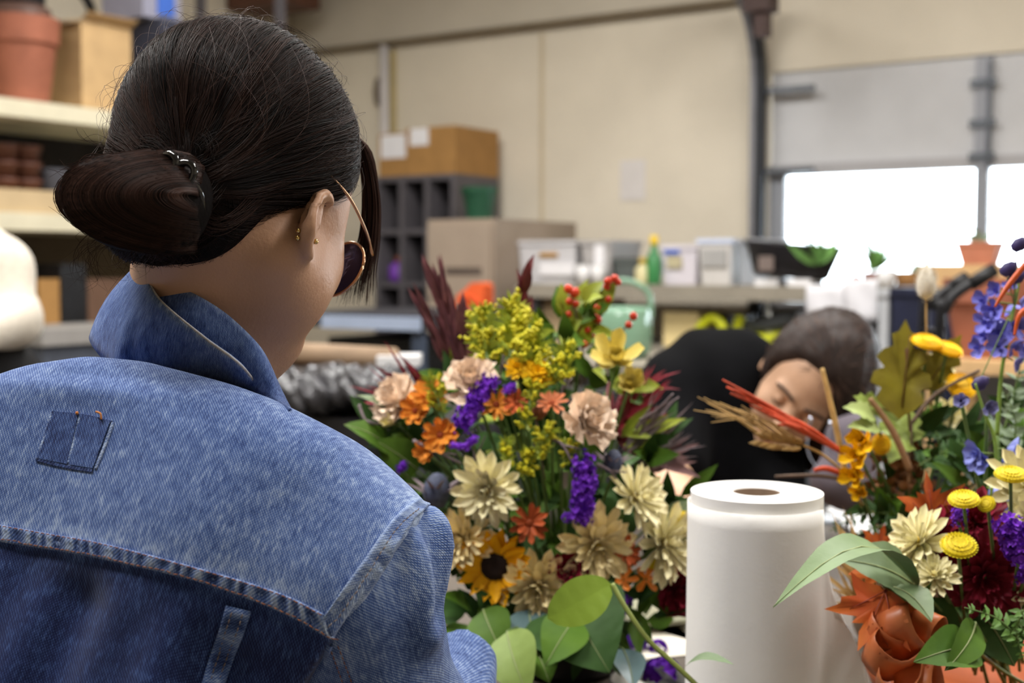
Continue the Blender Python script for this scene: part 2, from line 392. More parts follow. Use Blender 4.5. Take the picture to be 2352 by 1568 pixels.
# torso frame: X to her right, Y up the spine, Z out of the back
_t, _y = math.radians(16), math.radians(18)
TX = DR(math.cos(_t) * math.cos(_y), -math.sin(_t) * math.cos(_y), math.sin(_y))
TY = DR(math.sin(_t), math.cos(_t), -0.28); TY = (TY - TX * TY.dot(TX)).normalized(); TZ = TX.cross(TY)
TO = P(190, 1010, .86)
def T(x, y, z): return TO + TX * x + TY * y + TZ * z
TAX = np.array([npv(TX), npv(TY), npv(TZ)])
def to_t(p): return (p - npv(TO)) @ TAX.T
ELBOW = P(925, 1830, .97); SHO = T(.178, -.034, -.10); WRIST = P(1046, 1530, 1.16)
ELBL = P(-260, 1760, 1.12); SHOL = T(-.20, -.07, -.10); WRISTL = P(420, 1600, 1.42)
def f_torso(p):
    q = to_t(p); X, Y, Z = q.T
    top = np.interp(X, [-.26, -.20, -.163, -.12, -.08, -.04, 0, .07, .10, .158, .22, .26], [-.085, -.040, -.012, .018, .044, .062, .070, .074, .074, .069, .046, .012])
    top = top - np.clip(-Z - .16, 0, 1) * .6
    wv = np.interp(Y, [-.6, -.3, -.1, .05], [.19, .205, .222, .232])
    bulge = .014 * np.exp(-((np.abs(X) - .11) / .07) ** 2) * np.exp(-((Y + .03) / .08) ** 2)      # shoulder blades
    zc = -.115 + .05 * np.clip(-Y - .1, 0, 1)
    k = (np.abs(X / wv) ** 2.5 + np.abs((Z - zc) / (.118 + bulge)) ** 2.5) ** (1 / 2.5)
    d = (k - 1) * .12
    d = smax(d, (Y - top) * .95, .05)
    d = smax(d, -(Y + .62), .05)
    # cloth: vertical drapes below the yoke, a soft crease under the collar
    low = np.clip((-.075 - Y) / .02, 0, 1)
    d += low * (.004 + .0055 * np.sin(X * 58 + Y * 12) + .003 * np.sin(X * 131 + 1.3))
    d += .0022 * np.exp(-((Y - .045 - .25 * X) / .006) ** 2) * np.clip(1 - np.abs(X + .02) * 9, 0, 1)
    d -= .003 * np.exp(-((Y - .036 - .25 * X) / .009) ** 2) * np.clip(1 - np.abs(X + .02) * 9, 0, 1)
    return d
# armhole: the yoke ends at a plane through the seam drawn from shoulder point to under the arm
AH0, AH1 = P(988, 1158, .85), P(772, 1470, .79)
_ahd = (AH1 - AH0).normalized(); AHN = _ahd.cross((AH0 - CAMP).normalized()); 
if AHN.dot(RT) < 0: AHN = -AHN
AHN = (AHN + TZ * 0.10).normalized()
AHL0 = T(-.215, .0, -.09); AHLN = -TX
def f_sleeve(p):
    d = s_cap(p, SHO, ELBOW, .0715, .064)
    d = smin(d, s_cap(p, ELBOW, WRIST, .060, .040), .03)
    d = smin(d, s_ell(p, P(978, 1290, .885), (.026, .030, .04)), .03)
    q = to_t(p); ax = npv((ELBOW - SHO).normalized()); al = (p - npv(SHO)) @ ax
    side = (p - npv(SHO)) @ npv(RT)
    # the fold that pinches in below the shoulder cap, then long slanting drags
    pc = npv(P(1052, 1350, .90)); d += .026 * np.exp(-(np.linalg.norm((p - pc) * np.array([1, 1, .6]), axis=1) / .02) ** 2)
    fa = s_cap(p, P(992, 1168, .86), P(1022, 1400, .86), .001, .001); d += .018 * np.exp(-(fa / .012) ** 2); fb = s_cap(p, P(965, 1190, .85), P(1000, 1460, .85), .001, .001); d -= .010 * np.exp(-(fb / .014) ** 2)
    d += .006 * np.sin((al * 62 + side * 40)) * np.clip(al / .05, 0, 1) * .6
    d += .002 * np.sin((al * 24 - side * 95) + 1.0) * np.clip(al / .05, 0, 1)
    return d
def f_sleeve_l(p):
    d = s_cap(p, SHOL, ELBL, .075, .064); return smin(d, s_cap(p, ELBL, WRISTL, .062, .046), .03)
def f_body_trim(p):
    d = f_torso(p)
    d = smin(d, s_cap(p, SHO, SHO + (ELBOW - SHO) * .4, .0765, .071) , .03)
    d = smin(d, s_cap(p, SHOL, SHOL + (ELBL - SHOL) * .4, .07, .068), .03)
    d = np.maximum(d, (p - npv(AH0)) @ npv(AHN))
    return np.maximum(d, (p - npv(AHL0)) @ npv(AHLN))
def pline(px, d0=.85):
    return [P(x, y, d0) for x, y in px]
woman = thing('person', 'person seen from behind with dark hair in a bun and a blue denim jacket', 'person', (TO.x + .02, TO.y + .18, 0))
_lo = Vector((-1.0, .62, .42)); _hi = Vector((.22, 1.35, 1.32))
V_, Q = surface(f_body_trim, _lo, _hi, .0055); V_ = relax(V_, Q, 1, .4)
bvh_raw = BVHTree.FromPolygons([tuple(v) for v in V_], [tuple(q) for q in Q.tolist()])
def cast(px, py, bvh, lift=0.0):
    d = ray(px, py).normalized(); h = bvh.ray_cast(CAMP, d)
    return None if h[0] is None else h[0] + h[1] * lift
def cast_line(px, bvh, n=14, lift=0.0):
    pts = cat([Vector((x, y, 0)) for x, y in px], n); out = []
    for p in pts:
        h = bvh.ray_cast(CAMP, ray(p.x, p.y).normalized())
        if h[0] is not None:
            nn = h[1] if h[1].dot(h[0] - CAMP) < 0 else -h[1]
            out.append((h[0] + nn * lift, nn))
    return out
YOKE_UP = [(-60, 1195), (0, 1205), (130, 1228), (250, 1250), (460, 1305), (640, 1360), (745, 1410), (800, 1440)]
YOKE_LO = [(-60, 1236), (0, 1243), (130, 1262), (250, 1285), (450, 1332), (640, 1400), (768, 1470)]
AHOLE = [(988, 1158), (945, 1200), (880, 1300), (820, 1390), (772, 1470)]
def dist_to(V, line):
    A = np.array([npv(p) for p, _ in line]); out = np.full(len(V), 9.0)
    for i in range(len(A) - 1):
        a, b = A[i], A[i + 1]; ab = b - a; t = np.clip((V - a) @ ab / (ab @ ab + 1e-12), 0, 1)
        out = np.minimum(out, np.linalg.norm(V - a - t[:, None] * ab, axis=1))
    return out
yl_lo, yl_up, ah_l = cast_line(YOKE_LO, bvh_raw), cast_line(YOKE_UP, bvh_raw), cast_line(AHOLE, bvh_raw)
def seam_y(X, line):
    q = to_t(np.array([npv(p) for p, _ in line])); o = np.argsort(q[:, 0]); return np.interp(X, q[o, 0], q[o, 1])
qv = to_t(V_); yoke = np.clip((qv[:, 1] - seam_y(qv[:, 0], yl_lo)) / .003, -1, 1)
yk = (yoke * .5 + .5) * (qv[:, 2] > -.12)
nrm = TAX[2]; V2 = V_ + nrm[None] * (yk * .003)[:, None]
me = np_mesh('jacket_back', V2, Q)
wear = .40 + .12 * yk - .32 * (1 - yk) * (qv[:, 2] > -.12)  # below the yoke: less faded cloth, plus some shade darkened into the colour
d1, d2, d3 = dist_to(V_, yl_lo), dist_to(V_, yl_up), dist_to(V_, ah_l)
wob = .5 + .5 * np.sin(qv[:, 0] * 420 + 3 * np.sin(qv[:, 0] * 97))
wear += .22 * np.exp(-(d2 / .009) ** 2) * (.3 + .7 * wob) * (qv[:, 1] > seam_y(qv[:, 0], yl_up)) + .26 * np.exp(-(d3 / .011) ** 2)
wear += .10 * np.exp(-(d1 / .02) ** 2) * (1 - yk) * wob
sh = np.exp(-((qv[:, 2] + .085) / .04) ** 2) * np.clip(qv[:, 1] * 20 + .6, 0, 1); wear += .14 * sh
def finish_cloth(me, V, Q, wear, uvw):
    a = me.attributes.new('wear', 'FLOAT', 'POINT'); a.data.foreach_set('value', np.asarray(wear, np.float32))
    u = me.uv_layers.new(name='cloth'); li = np.empty(len(me.loops), np.int32); me.loops.foreach_get('vertex_index', li)
    u.data.foreach_set('uv', np.asarray(uvw, np.float32)[li].ravel())
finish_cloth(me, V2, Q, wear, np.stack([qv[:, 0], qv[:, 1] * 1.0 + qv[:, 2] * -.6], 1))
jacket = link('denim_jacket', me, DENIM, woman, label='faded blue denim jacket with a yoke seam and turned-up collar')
bvh = BVHTree.FromPolygons([tuple(v) for v in V2], [tuple(q) for q in Q.tolist()])
# sleeves
def sleeve(name, fn, S, E, W, lo, hi, res, trim=None):
    f2 = (lambda p: np.maximum(fn(p), trim(p))) if trim else fn
    V, Qs = surface(f2, lo, hi, res); V = relax(V, Qs, 1, .4); m_ = np_mesh(name, V, Qs)
    ax = npv((E - S).normalized()); ax2 = npv((W - E).normalized()); rel = V - npv(S); al = rel @ ax; L_ = (E - S).length
    x0 = npv(RT) - ax * ax[0]; x0 /= np.linalg.norm(x0); y0 = np.cross(ax, x0)
    ang = np.arctan2(rel @ y0, rel @ x0)
    al = np.minimum(al, L_) + np.clip((V - npv(E)) @ ax2, 0, 1)
    return m_, V, Qs, np.stack([ang * .07, al], 1)
m_, Vs, Qs, uvs = sleeve('sleeve', f_sleeve, SHO, ELBOW, WRIST, Vector((-.36, .72, .60)), Vector((.16, 1.30, 1.14)), .005, lambda p: np.maximum(-((p - npv(AH0)) @ npv(AHN)) - .006, (p - npv(WRIST)) @ npv((WRIST - ELBOW).normalized())))
ws = .44 + .10 * np.sin(Vs[:, 2] * 90 + Vs[:, 0] * 60) * .5 + .12 * np.exp(-(dist_to(Vs, ah_l) / .03) ** 2)
edge = np.clip((Vs[:, 0] - (-.10)) / .08, 0, 1); ws += .14 * edge
finish_cloth(m_, Vs, Qs, ws, uvs); sleeve_o = link('sleeve', m_, DENIM, jacket)
bvh_s = BVHTree.FromPolygons([tuple(v) for v in Vs], [tuple(q) for q in Qs.tolist()])
m_, Vl, Ql, uvl = sleeve('sleeve', f_sleeve_l, SHOL, ELBL, WRISTL, Vector((-1.0, .85, .55)), Vector((-.1, 1.6, 1.16)), .009, lambda p: np.maximum(-((p - npv(AHL0)) @ npv(AHLN)) - .006, (p - npv(WRISTL)) @ npv((WRISTL - ELBL).normalized())))
finish_cloth(m_, Vl, Ql, np.full(len(Vl), .45), uvl); link('sleeve', m_, DENIM, jacket)
def strip(name, la, lb, th, wear0, amp, freq, parent, ridge=0.0, m=DENIM):   # a raised welt between two lines that lie on the cloth
    n = min(len(la), len(lb)) * 2; rows = []
    def samp(l, t):
        x = t * (len(l) - 1); i = min(len(l) - 2, int(x)); k = x - i; return l[i][0].lerp(l[i + 1][0], k), l[i][1].lerp(l[i + 1][1], k)
    cross = [0, .0, .15, .3, .5, .7, .85, 1.0, 1.0]; hts = [-.3, .9, 1.0, .92, .85, .92, 1.0, .9, -.3]; wr = []; uvv = []
    n = max(n, int(sum((la[i + 1][0] - la[i][0]).length for i in range(len(la) - 1)) / .0022)); s_ = 0; prev = None
    for i in range(n + 1):
        t = i / n; (a, na), (b, nb) = samp(la, t), samp(lb, t); row = []
        s_ += 0 if prev is None else (a - prev).length; prev = a
        pk = math.sin(s_ * freq + 1.7 * math.sin(s_ * freq * .31)); 
        for c_, h_ in zip(cross, hts):
            nn = na.lerp(nb, c_).normalized(); mid = 1 - abs(2 * c_ - 1) ** 2
            row.append(a.lerp(b, c_) + nn * (th * h_ + amp * .0011 * pk * mid))
            wr.append(wear0 + amp * .33 * pk * (mid + .15) + (.10 if abs(c_ - .5) > .4 else 0)); uvv.append((s_, c_ * (a - b).length))
        rows.append(row)
    mb = MB().grid(rows); me = mb.mesh(name, True)
    a_ = me.attributes.new('wear', 'FLOAT', 'POINT'); a_.data.foreach_set('value', np.array(wr, np.float32))
    u = me.uv_layers.new(name='cloth'); li = np.empty(len(me.loops), np.int32); me.loops.foreach_get('vertex_index', li)
    u.data.foreach_set('uv', np.array(uvv, np.float32)[li].ravel())
    return link(name, me, m, parent)
def stitches(name, line, parent, step=.0042, ln=.0030, r=.00042, lift=.0028, m=THREAD):
    mb = MB(); L_ = [0]
    for i in range(1, len(line)): L_.append(L_[-1] + (line[i][0] - line[i - 1][0]).length)
    def at(s):
        i = max(0, min(len(line) - 2, int(np.searchsorted(L_, s)) - 1)); k = (s - L_[i]) / max(1e-9, L_[i + 1] - L_[i]); return line[i][0].lerp(line[i + 1][0], k) + line[i][1] * lift
    s = .001
    while s + ln < L_[-1]:
        a, b = at(s), at(s + ln); mb.tube([a, (a + b) / 2 + line[min(len(line) - 1, int(s / L_[-1] * len(line)))][1] * .0004, b], [r * .6, r, r * .6], 5); s += step
    return mb.build(name, m, parent, True, kind='stuff')
def off(l, px): return [(x + px[0], y + px[1]) for x, y in l]
YU, YL = cast_line(YOKE_UP[:-1], bvh, 14), cast_line(YOKE_LO, bvh, 14)
def ext_left(line):                                  # carry the seam round to the far armhole
    q = to_t(np.array([npv(line[0][0])]))[0]; out = []
    for k in range(10):
        X = -.205 + (q[0] - .006 + .205) * k / 9; h = bvh.ray_cast(T(X, q[1] - .0, .3), -TZ)
        if h[0] is not None: out.append((h[0], h[1] if h[1].dot(TZ) > 0 else -h[1]))
    return out + line
YU, YL = ext_left(YU), ext_left(YL)
strip('yoke_seam', YU, YL, .0018, .54, .85, 560, jacket)
stitches('stitching', ext_left(cast_line(off(YOKE_UP[:-1], (0, 3)), bvh)), jacket, lift=.0033)
stitches('stitching', ext_left(cast_line(off(YOKE_LO, (0, -7)), bvh)), jacket, lift=.0033)
AHa = cast_line([(993, 1152), (948, 1196), (884, 1296), (826, 1386), (774, 1466)], bvh, 14); 
AHb = cast_line([(955, 1150), (900, 1195), (832, 1290), (775, 1370), (738, 1425)], bvh, 14)
AHe = cast_line([(985, 1158), (940, 1202), (876, 1302), (817, 1391), (768, 1468)], bvh, 14)
strip('armhole_seam', AHb, AHe, .0034, .70, .35, 260, jacket)
stitches('stitching', cast_line([(955, 1172), (905, 1218), (848, 1306), (790, 1392), (750, 1440)], bvh), jacket, lift=.0034, m=mat('grey_tan_thread', (120, 104, 92), .8, .2, 200))
# welted panel seam below the yoke, and the side seam under the arm
PS_A = cast_line([(520, 1388), (505, 1440), (480, 1510), (455, 1600)], bvh); PS_B = cast_line([(578, 1402), (562, 1450), (535, 1520), (508, 1600)], bvh)
strip('panel_seam', PS_A, PS_B, .0024, .44, .7, 300, jacket)
stitches('stitching', cast_line([(535, 1400), (519, 1450), (494, 1518), (468, 1600)], bvh), jacket, lift=.003, m=MATS['grey_tan_thread'])
stitches('stitching', cast_line([(560, 1404), (546, 1450), (518, 1520), (492, 1600)], bvh), jacket, lift=.003, m=MATS['grey_tan_thread'])
SS_A = cast_line([(752, 1478), (738, 1520), (722, 1600)], bvh); SS_B = cast_line([(768, 1480), (754, 1524), (738, 1600)], bvh)
if len(SS_A) > 6 and len(SS_B) > 6: strip('side_seam', SS_A, SS_B, .003, .42, .4, 200, jacket)
st_ = cast_line([(775, 1478), (795, 1530), (820, 1600)], bvh_s)
if len(st_) > 5: stitches('stitching', st_, jacket, lift=.0008)
st_ = cast_line([(760, 1490), (778, 1540), (800, 1600)], bvh_s)
if len(st_) > 5: stitches('stitching', st_, jacket, lift=.0008)
# shoulder seam running up to the collar
SHa = cast_line([(990, 1150), (965, 1112), (915, 1060), (860, 1018), (800, 975)], bvh); SHb = cast_line([(965, 1152), (935, 1110), (890, 1068), (835, 1025), (775, 985)], bvh)
if len(SHa) > 20 and len(SHb) > 20: strip('shoulder_seam', SHa, SHb, .0018, .58, .4, 240, jacket)
# ghost of the unpicked label: a darker rectangle with a middle line, left of the collar
def patch(name, poly, wear0, lift, parent):
    (a, b, c, d) = poly; rows = []; N = 14
    for i in range(N + 1):
        row = []
        for j in range(N + 1):
            s, t = i / N, j / N; x = (a[0] * (1 - s) + b[0] * s) * (1 - t) + (d[0] * (1 - s) + c[0] * s) * t; y = (a[1] * (1 - s) + b[1] * s) * (1 - t) + (d[1] * (1 - s) + c[1] * s) * t
            h = cast(x, y, bvh, lift); row.append(h)
        rows.append(row)
    if any(h is None for r_ in rows for h in r_): return
    me = MB().grid(rows).mesh(name, True); n_ = len(me.vertices)
    a_ = me.attributes.new('wear', 'FLOAT', 'POINT'); a_.data.foreach_set('value', np.full(n_, wear0, np.float32))
    q = np.empty(n_ * 3, np.float32); me.vertices.foreach_get('co', q); q = to_t(q.reshape(-1, 3).astype(float))
    u = me.uv_layers.new(name='cloth'); li = np.empty(len(me.loops), np.int32); me.loops.foreach_get('vertex_index', li); u.data.foreach_set('uv', q[:, :2].astype(np.float32)[li].ravel())
    return link(name, me, DENIM, parent)
patch('label_patch', [(122, 944), (182, 952), (156, 1066), (84, 1052)], .27, .0012, jacket)
patch('label_patch', [(184, 952), (256, 966), (215, 1076), (159, 1067)], .31, .0012, jacket)
for l_ in ([(120, 945), (186, 950), (258, 966)], [(84, 1052), (150, 1068), (214, 1078)]):
    a_ = cast_line(l_, bvh); b_ = cast_line(off(l_, (0, 7)), bvh); strip('label_edge', a_, b_, .001, .18, .1, 300, jacket)
for l_ in ([(118, 948), (102, 1000), (82, 1054)], [(183, 954), (170, 1010), (156, 1062)], [(258, 970), (240, 1022), (218, 1076)]):
    a_ = cast_line(l_, bvh); b_ = cast_line(off(l_, (5, 0)), bvh); strip('label_edge', a_, b_, .0012, .74, .2, 300, jacket)
tg = cast(180, 950, bvh, .002); mb = MB().sphere(tg, .0012, 8, 6)
t1, t2 = cast(226, 948, bvh, .003), cast(238, 966, bvh, .003); mb.tube(cat([t1, cast(238, 954, bvh, .004), t2], 4), .0007, 6); mb.build('loose_thread', mat('orange_thread', (178, 112, 54), .8, .2, 200), jacket, True)
# ---------------------------------------------------------------- collar
def band(name, lo_, hi_, parent, th, wear0, wear1, pk=.0):
    A, B = cat(lo_, 10), cat(hi_, 10); n = min(len(A), len(B)); rows = []; M_ = 8
    for j in range(M_ + 1):
        rows.append([])
        for i in range(n):
            t = j / M_; p = A[i].lerp(B[i], t); mid = math.sin(t * math.pi)
            dirn = (p - Vector(COLC)); dirn.z *= .3; dirn.normalize()
            pu = .0016 * math.sin(i * .9 + 2 * math.sin(i * .21)) * (1 - t) ** 1.5 * pk
            rows[j].append(p + dirn * (mid * .006 + pu))
    mb = MB().grid(rows); 
    base_uv = [(i * .008, j * .007) for j in range(M_ + 1) for i in range(n)]
    wv_ = [wear0 + (wear1 - wear0) * (j / M_) + pk * .26 * max(0, math.sin(i * .9 + 2 * math.sin(i * .21))) * (1 - j / M_) ** 1.2 - pk * .12 * (1 - j / M_) + (.2 if j == M_ else 0) for j in range(M_ + 1) for i in range(n)]
    s_ = mb.solid(th); me = s_.mesh(name, True)
    a_ = me.attributes.new('wear', 'FLOAT', 'POINT'); a_.data.foreach_set('value', np.array(wv_ + wv_, np.float32))
    u = me.uv_layers.new(name='cloth'); li = np.empty(len(me.loops), np.int32); me.loops.foreach_get('vertex_index', li); u.data.foreach_set('uv', np.array(base_uv + base_uv, np.float32)[li].ravel())
    return link(name, me, DENIM, parent)
COLC = P(500, 760, .985)
def onc(x, y, lift=.001):
    h = cast(x, y, bvh, lift); return h if h is not None else bvh.find_nearest(P(x, y, .95))[0]
col_lo = [P(640, 935, 1.03), P(500, 850, 1.08), P(330, 815, 1.075), P(240, 792, 1.03), P(211, 771, .985), onc(262, 774), onc(360, 786), onc(480, 822), onc(560, 860), onc(630, 903), onc(672, 934)]
col_hi = [P(640, 905, 1.03), P(520, 800, 1.06), P(420, 690, 1.07), P(350, 650, 1.04), P(318, 611, .99), P(338, 640, .948), P(372, 694, .918), P(470, 776, .898), P(560, 846, .895), onc(640, 912, .006), onc(674, 936, .004)]
band('collar', col_lo, col_hi, jacket, .0035, .40, .46, 1.0)
MB().tube(cat(col_hi[4:], 10), .0011, 6).build('collar_edge', mat('worn_edge', (176, 172, 172), .85, .2, 300), jacket, True)
in_lo = [P(330, 770, .94), P(420, 790, .915), P(520, 860, .91), P(600, 905, .905), onc(664, 945)]
in_hi = [P(345, 645, .955), P(436, 672, .928), P(532, 732, .918), P(604, 812, .912), onc(676, 932, .004)]
band('collar_lining', in_lo, in_hi, jacket, .003, .36, .44, .3)
# ---------------------------------------------------------------- head
_hy, _hp = math.radians(27), math.radians(24)
HX = DR(math.sin(_hy) * math.cos(_hp), -math.sin(_hp), -math.cos(_hy) * math.cos(_hp))          # where the face points
HZ = DR(.03, 1, -.02); HZ = (HZ - HX * HZ.dot(HX)).normalized(); HY = HX.cross(HZ)             # HY: her right
HC = P(572, 385, 1.0)
HAX = np.array([npv(HX), npv(HY), npv(HZ)])
def H(x, y, z): return HC + HX * x + HY * y + HZ * z
def to_h(p): return (p - npv(HC)) @ HAX.T
C7 = P(452, 800, 1.005)
def f_head(p):
    q = to_h(p)
    d = s_ell(q, (-.004, 0, 0), (.098, .077, .098))
    d = smin(d, s_ell(q, (.04, 0, -.06), (.052, .060, .078)), .03)
    for s in (-1, 1):
        d = smin(d, s_cap(q, (.0, s * .054, -.080), (.070, s * .018, -.116), .022, .017), .025)
        d = smin(d, s_ell(q, (.035, s * .040, -.082), (.040, .030, .034)), .02)
        d = smin(d, s_ell(q, (.066, s * .032, -.055), (.024, .024, .024)), .02)
        d = smax(d, -s_ell(q, (.092, s * .030, -.030), (.014, .016, .011)), .012)
        d = smin(d, s_ell(q, (.080, s * .030, -.031), (.012, .013, .012)), .004)
    d = smin(d, s_cap(q, (.088, 0, -.03), (.108, 0, -.066), .009, .013), .014)
    d = smin(d, s_ell(q, (.093, 0, -.096), (.012, .022, .010)), .01)
    d = smin(d, s_ell(q, (.078, 0, -.116), (.020, .022, .016)), .02)
    nk = s_cap(p, H(-.028, 0, -.075), C7, .042, .048)
    nk = smin(nk, s_cap(p, C7, T(0, -.03, -.13), .050, .055), .04)
    d = smin(d, nk, .035)
    for s in (-1, 1):                                                   # ears: a tilted shell with a hollow front
        hx = [(.014, s * .078, -.026), (.0, s * .084, -.027), (-.012, s * .088, -.036), (-.017, s * .090, -.050), (-.014, s * .089, -.064), (-.006, s * .084, -.075), (.003, s * .080, -.078)]
        e = np.full(len(q), 9.0)
        for k in range(6): e = np.minimum(e, s_cap(q, hx[k], hx[k + 1], .0042 if k < 4 else .0055, .0042 if k < 3 else .0058))
        e = smin(e, s_ell(q, (-.003, s * .079, -.052), (.012, .0045, .024)), .006)
        d = smin(d, e, .006)
    return d
me, Vh, Qh = sdf_mesh('body', f_head, HC + Vector((-.22, -.16, -.36)), HC + Vector((.20, .2, .14)), .004, 2)
body = link('body', me, SKIN, woman)
bvh_h = BVHTree.FromPolygons([tuple(v) for v in Vh], [tuple(q) for q in Qh.tolist()])
# ---------------------------------------------------------------- hair
def hair_mat(name, c0, c1, rough=.5):
    m = bpy.data.materials.new(name); m.use_nodes = True; nt = m.node_tree; L = nt.links.new; b = nt.nodes['Principled BSDF']
    at = nt.nodes.new('ShaderNodeAttribute'); at.attribute_name = 'tone'
    rp = nt.nodes.new('ShaderNodeValToRGB'); rp.color_ramp.elements[0].color = (*lin(c0), 1); rp.color_ramp.elements[1].color = (*lin(c1), 1)
    L(at.outputs['Fac'], rp.inputs[0]); L(rp.outputs[0], b.inputs['Base Color'])
    b.inputs['Roughness'].default_value = rough; b.inputs['Specular IOR Level'].default_value = .12; b.inputs['Anisotropic'].default_value = .5
    return m
HAIR = hair_mat('dark_brown_hair', (12, 9, 9), (70, 48, 40))
HAIRB = mat('hair_base', (16, 12, 11), .8, .3, 60, bump=.4, bscale=200, spec=.08)
HRAD = np.array([.101, .084, .094]); HCEN = np.array([-.014, 0, .009])
def f_hair(p):
    q = to_h(p); x, y, z = q.T
    d = s_ell(q, HCEN, HRAD)
    d = smin(d, s_ell(q, (-.058, .0, -.060), (.045, .064, .060)), .025)
    zc = np.interp(x, [-.12, -.08, -.045, -.030, -.016, .0, .02, .05, .09], [-.110, -.116, -.112, -.095, -.055, -.036, -.03, .0, .05])
    d = smax(d, (zc - z) * .9, .012)
    d = smax(d, (x - .062 - .5 * np.clip(z - .02, 0, 1)) * .9, .02)
    return d
me, Vhr, Qhr = sdf_mesh('hair', f_hair, HC + Vector((-.2, -.2, -.18)), HC + Vector((.2, .2, .16)), .0045, 2)
hair = link('hair', me, HAIRB, woman, label='dark brown hair swept back into a low bun')
bvh_hair = BVHTree.FromPolygons([tuple(v) for v in Vhr], [tuple(q) for q in Qhr.tolist()])
class Strands:
    def __init__(s): s.V = []; s.F = []; s.T = []; s.n = 0
    def add(s, pts, r, tone, taper=True):
        n = len(pts); P_ = np.array([npv(p) for p in pts]); t = np.gradient(P_, axis=0); t /= np.linalg.norm(t, axis=1)[:, None] + 1e-12
        ref = npv(FW); x = np.cross(t, ref); x /= np.linalg.norm(x, axis=1)[:, None] + 1e-9; y = np.cross(t, x)
        w = r * (1 - .75 * np.linspace(0, 1, n) ** 3) if taper else np.full(n, r)
        ring = [P_ + (x * math.cos(a) + y * math.sin(a)) * w[:, None] for a in (0, 2.094, 4.189)]
        s.V.append(np.stack(ring, 1).reshape(-1, 3)); i = np.arange(n - 1)[:, None] * 3 + np.arange(3)[None]
        k = np.arange(3); k2 = (k + 1) % 3; b = np.arange(n - 1)[:, None] * 3
        q = np.stack([b + k, b + k2, b + 3 + k2, b + 3 + k], -1).reshape(-1, 4) + s.n
        s.F.append(q); s.T.append(np.full(n * 3, tone)); s.n += n * 3
    def build(s, name, m, parent, **kw):
        me = np_mesh(name, np.concatenate(s.V), np.concatenate(s.F)); a = me.attributes.new('tone', 'FLOAT', 'POINT'); a.data.foreach_set('value', np.concatenate(s.T).astype(np.float32))
        return link(name, me, m, parent, kind='stuff', **kw)
hr = np.random.default_rng(3)
BUNROOT_PX = (424, 418)
def nearest_h(p):
    h = bvh_hair.find_nearest(p); return h[0], h[1]
root = cast(BUNROOT_PX[0], BUNROOT_PX[1], bvh_hair); rq = to_h(np.array([npv(root)]))[0]; rdir = (rq - HCEN) / HRAD; rdir /= np.linalg.norm(rdir)
S1 = Strands()
def flow(start_dir, lift, bump_, n=16, sway=0.0, r=.00045, tone=.3, stop=1.0):
    a = start_dir / np.linalg.norm(start_dir); b = rdir; om = math.acos(max(-1, min(1, float(a @ b))))
    pts = []
    side = np.cross(a, b); sn = np.linalg.norm(side); side = side / sn if sn > 1e-6 else side
    for i in range(n):
        t = i / (n - 1) * stop; d = (math.sin((1 - t) * om) * a + math.sin(t * om) * b) / max(1e-6, math.sin(om))
        d = d + side * sway * math.sin(t * math.pi); d /= np.linalg.norm(d)
        q = HCEN + HRAD * d * (1 + lift + bump_ * math.sin(math.pi * t) ** 2)
        w0 = HC + HX * float(HCEN[0]) + HY * float(HCEN[1]) + HZ * float(HCEN[2]); w1 = H(*q); dv = (w1 - w0).normalized()
        hh = bvh_hair.ray_cast(w0 + dv * .25, -dv)
        pts.append(hh[0] + dv * (.0005 + (lift + bump_ * math.sin(math.pi * t) ** 2) * .1) if hh[0] is not None else w1)
    return pts
# locks: clusters of strands share a start, height and sway so that the hair breaks into visible locks
for k in range(430):
    while True:
        d = hr.normal(size=3); d /= np.linalg.norm(d)
        if d @ rdir < .985 and (d[2] > -.45 + .35 * max(0, d[0]) * 2 or (d[0] < -.25 and d[2] > -.97)) and d[0] < .82: break
    lift, bp_, sw, tn = hr.uniform(.0, .03), hr.uniform(0, .04), hr.normal() * .11, hr.beta(1.2, 4)
    for j in range(30):
        dd = d + hr.normal(size=3) * .042
        pts = flow(dd, lift + hr.uniform(-.006, .008), bp_, 13, sw + hr.normal() * .02, .0004, stop=hr.uniform(.9, 1.0))
        S1.add(pts, hr.uniform(.00012, .00024), min(1, max(0, tn + hr.normal() * .1)))
S1.build('hair_strands', HAIR, hair)
# the bun: folded tail of hair, swept left from the clip and tucked back under
def Bp(px, py, d): return P(px, py, d)
BUNC = P(312, 468, .872)
bax = (DR(1, -.06, .15), DR(.06, 1, 0), DR(-.15, 0, 1))
def f_bun(p):
    d = s_ell(p, BUNC, (.0455, .0330, .034), bax)
    d = smin(d, s_ell(p, P(395, 480, .868), (.019, .030, .028), bax), .015)
    d = smin(d, s_cap(p, P(400, 440, .885), P(430, 460, .925), .024, .026), .02)
    d = smin(d, s_ell(p, P(215, 440, .886), (.018, .020, .022), bax), .02)
    return d
me, Vb, Qb = sdf_mesh('bun', f_bun, BUNC + Vector((-.08, -.08, -.07)), BUNC + Vector((.08, .1, .07)), .0035, 2)
bun = link('bun', me, HAIRB, hair)
bvh_b = BVHTree.FromPolygons([tuple(v) for v in Vb], [tuple(q) for q in Qb.tolist()])
S2 = Strands()
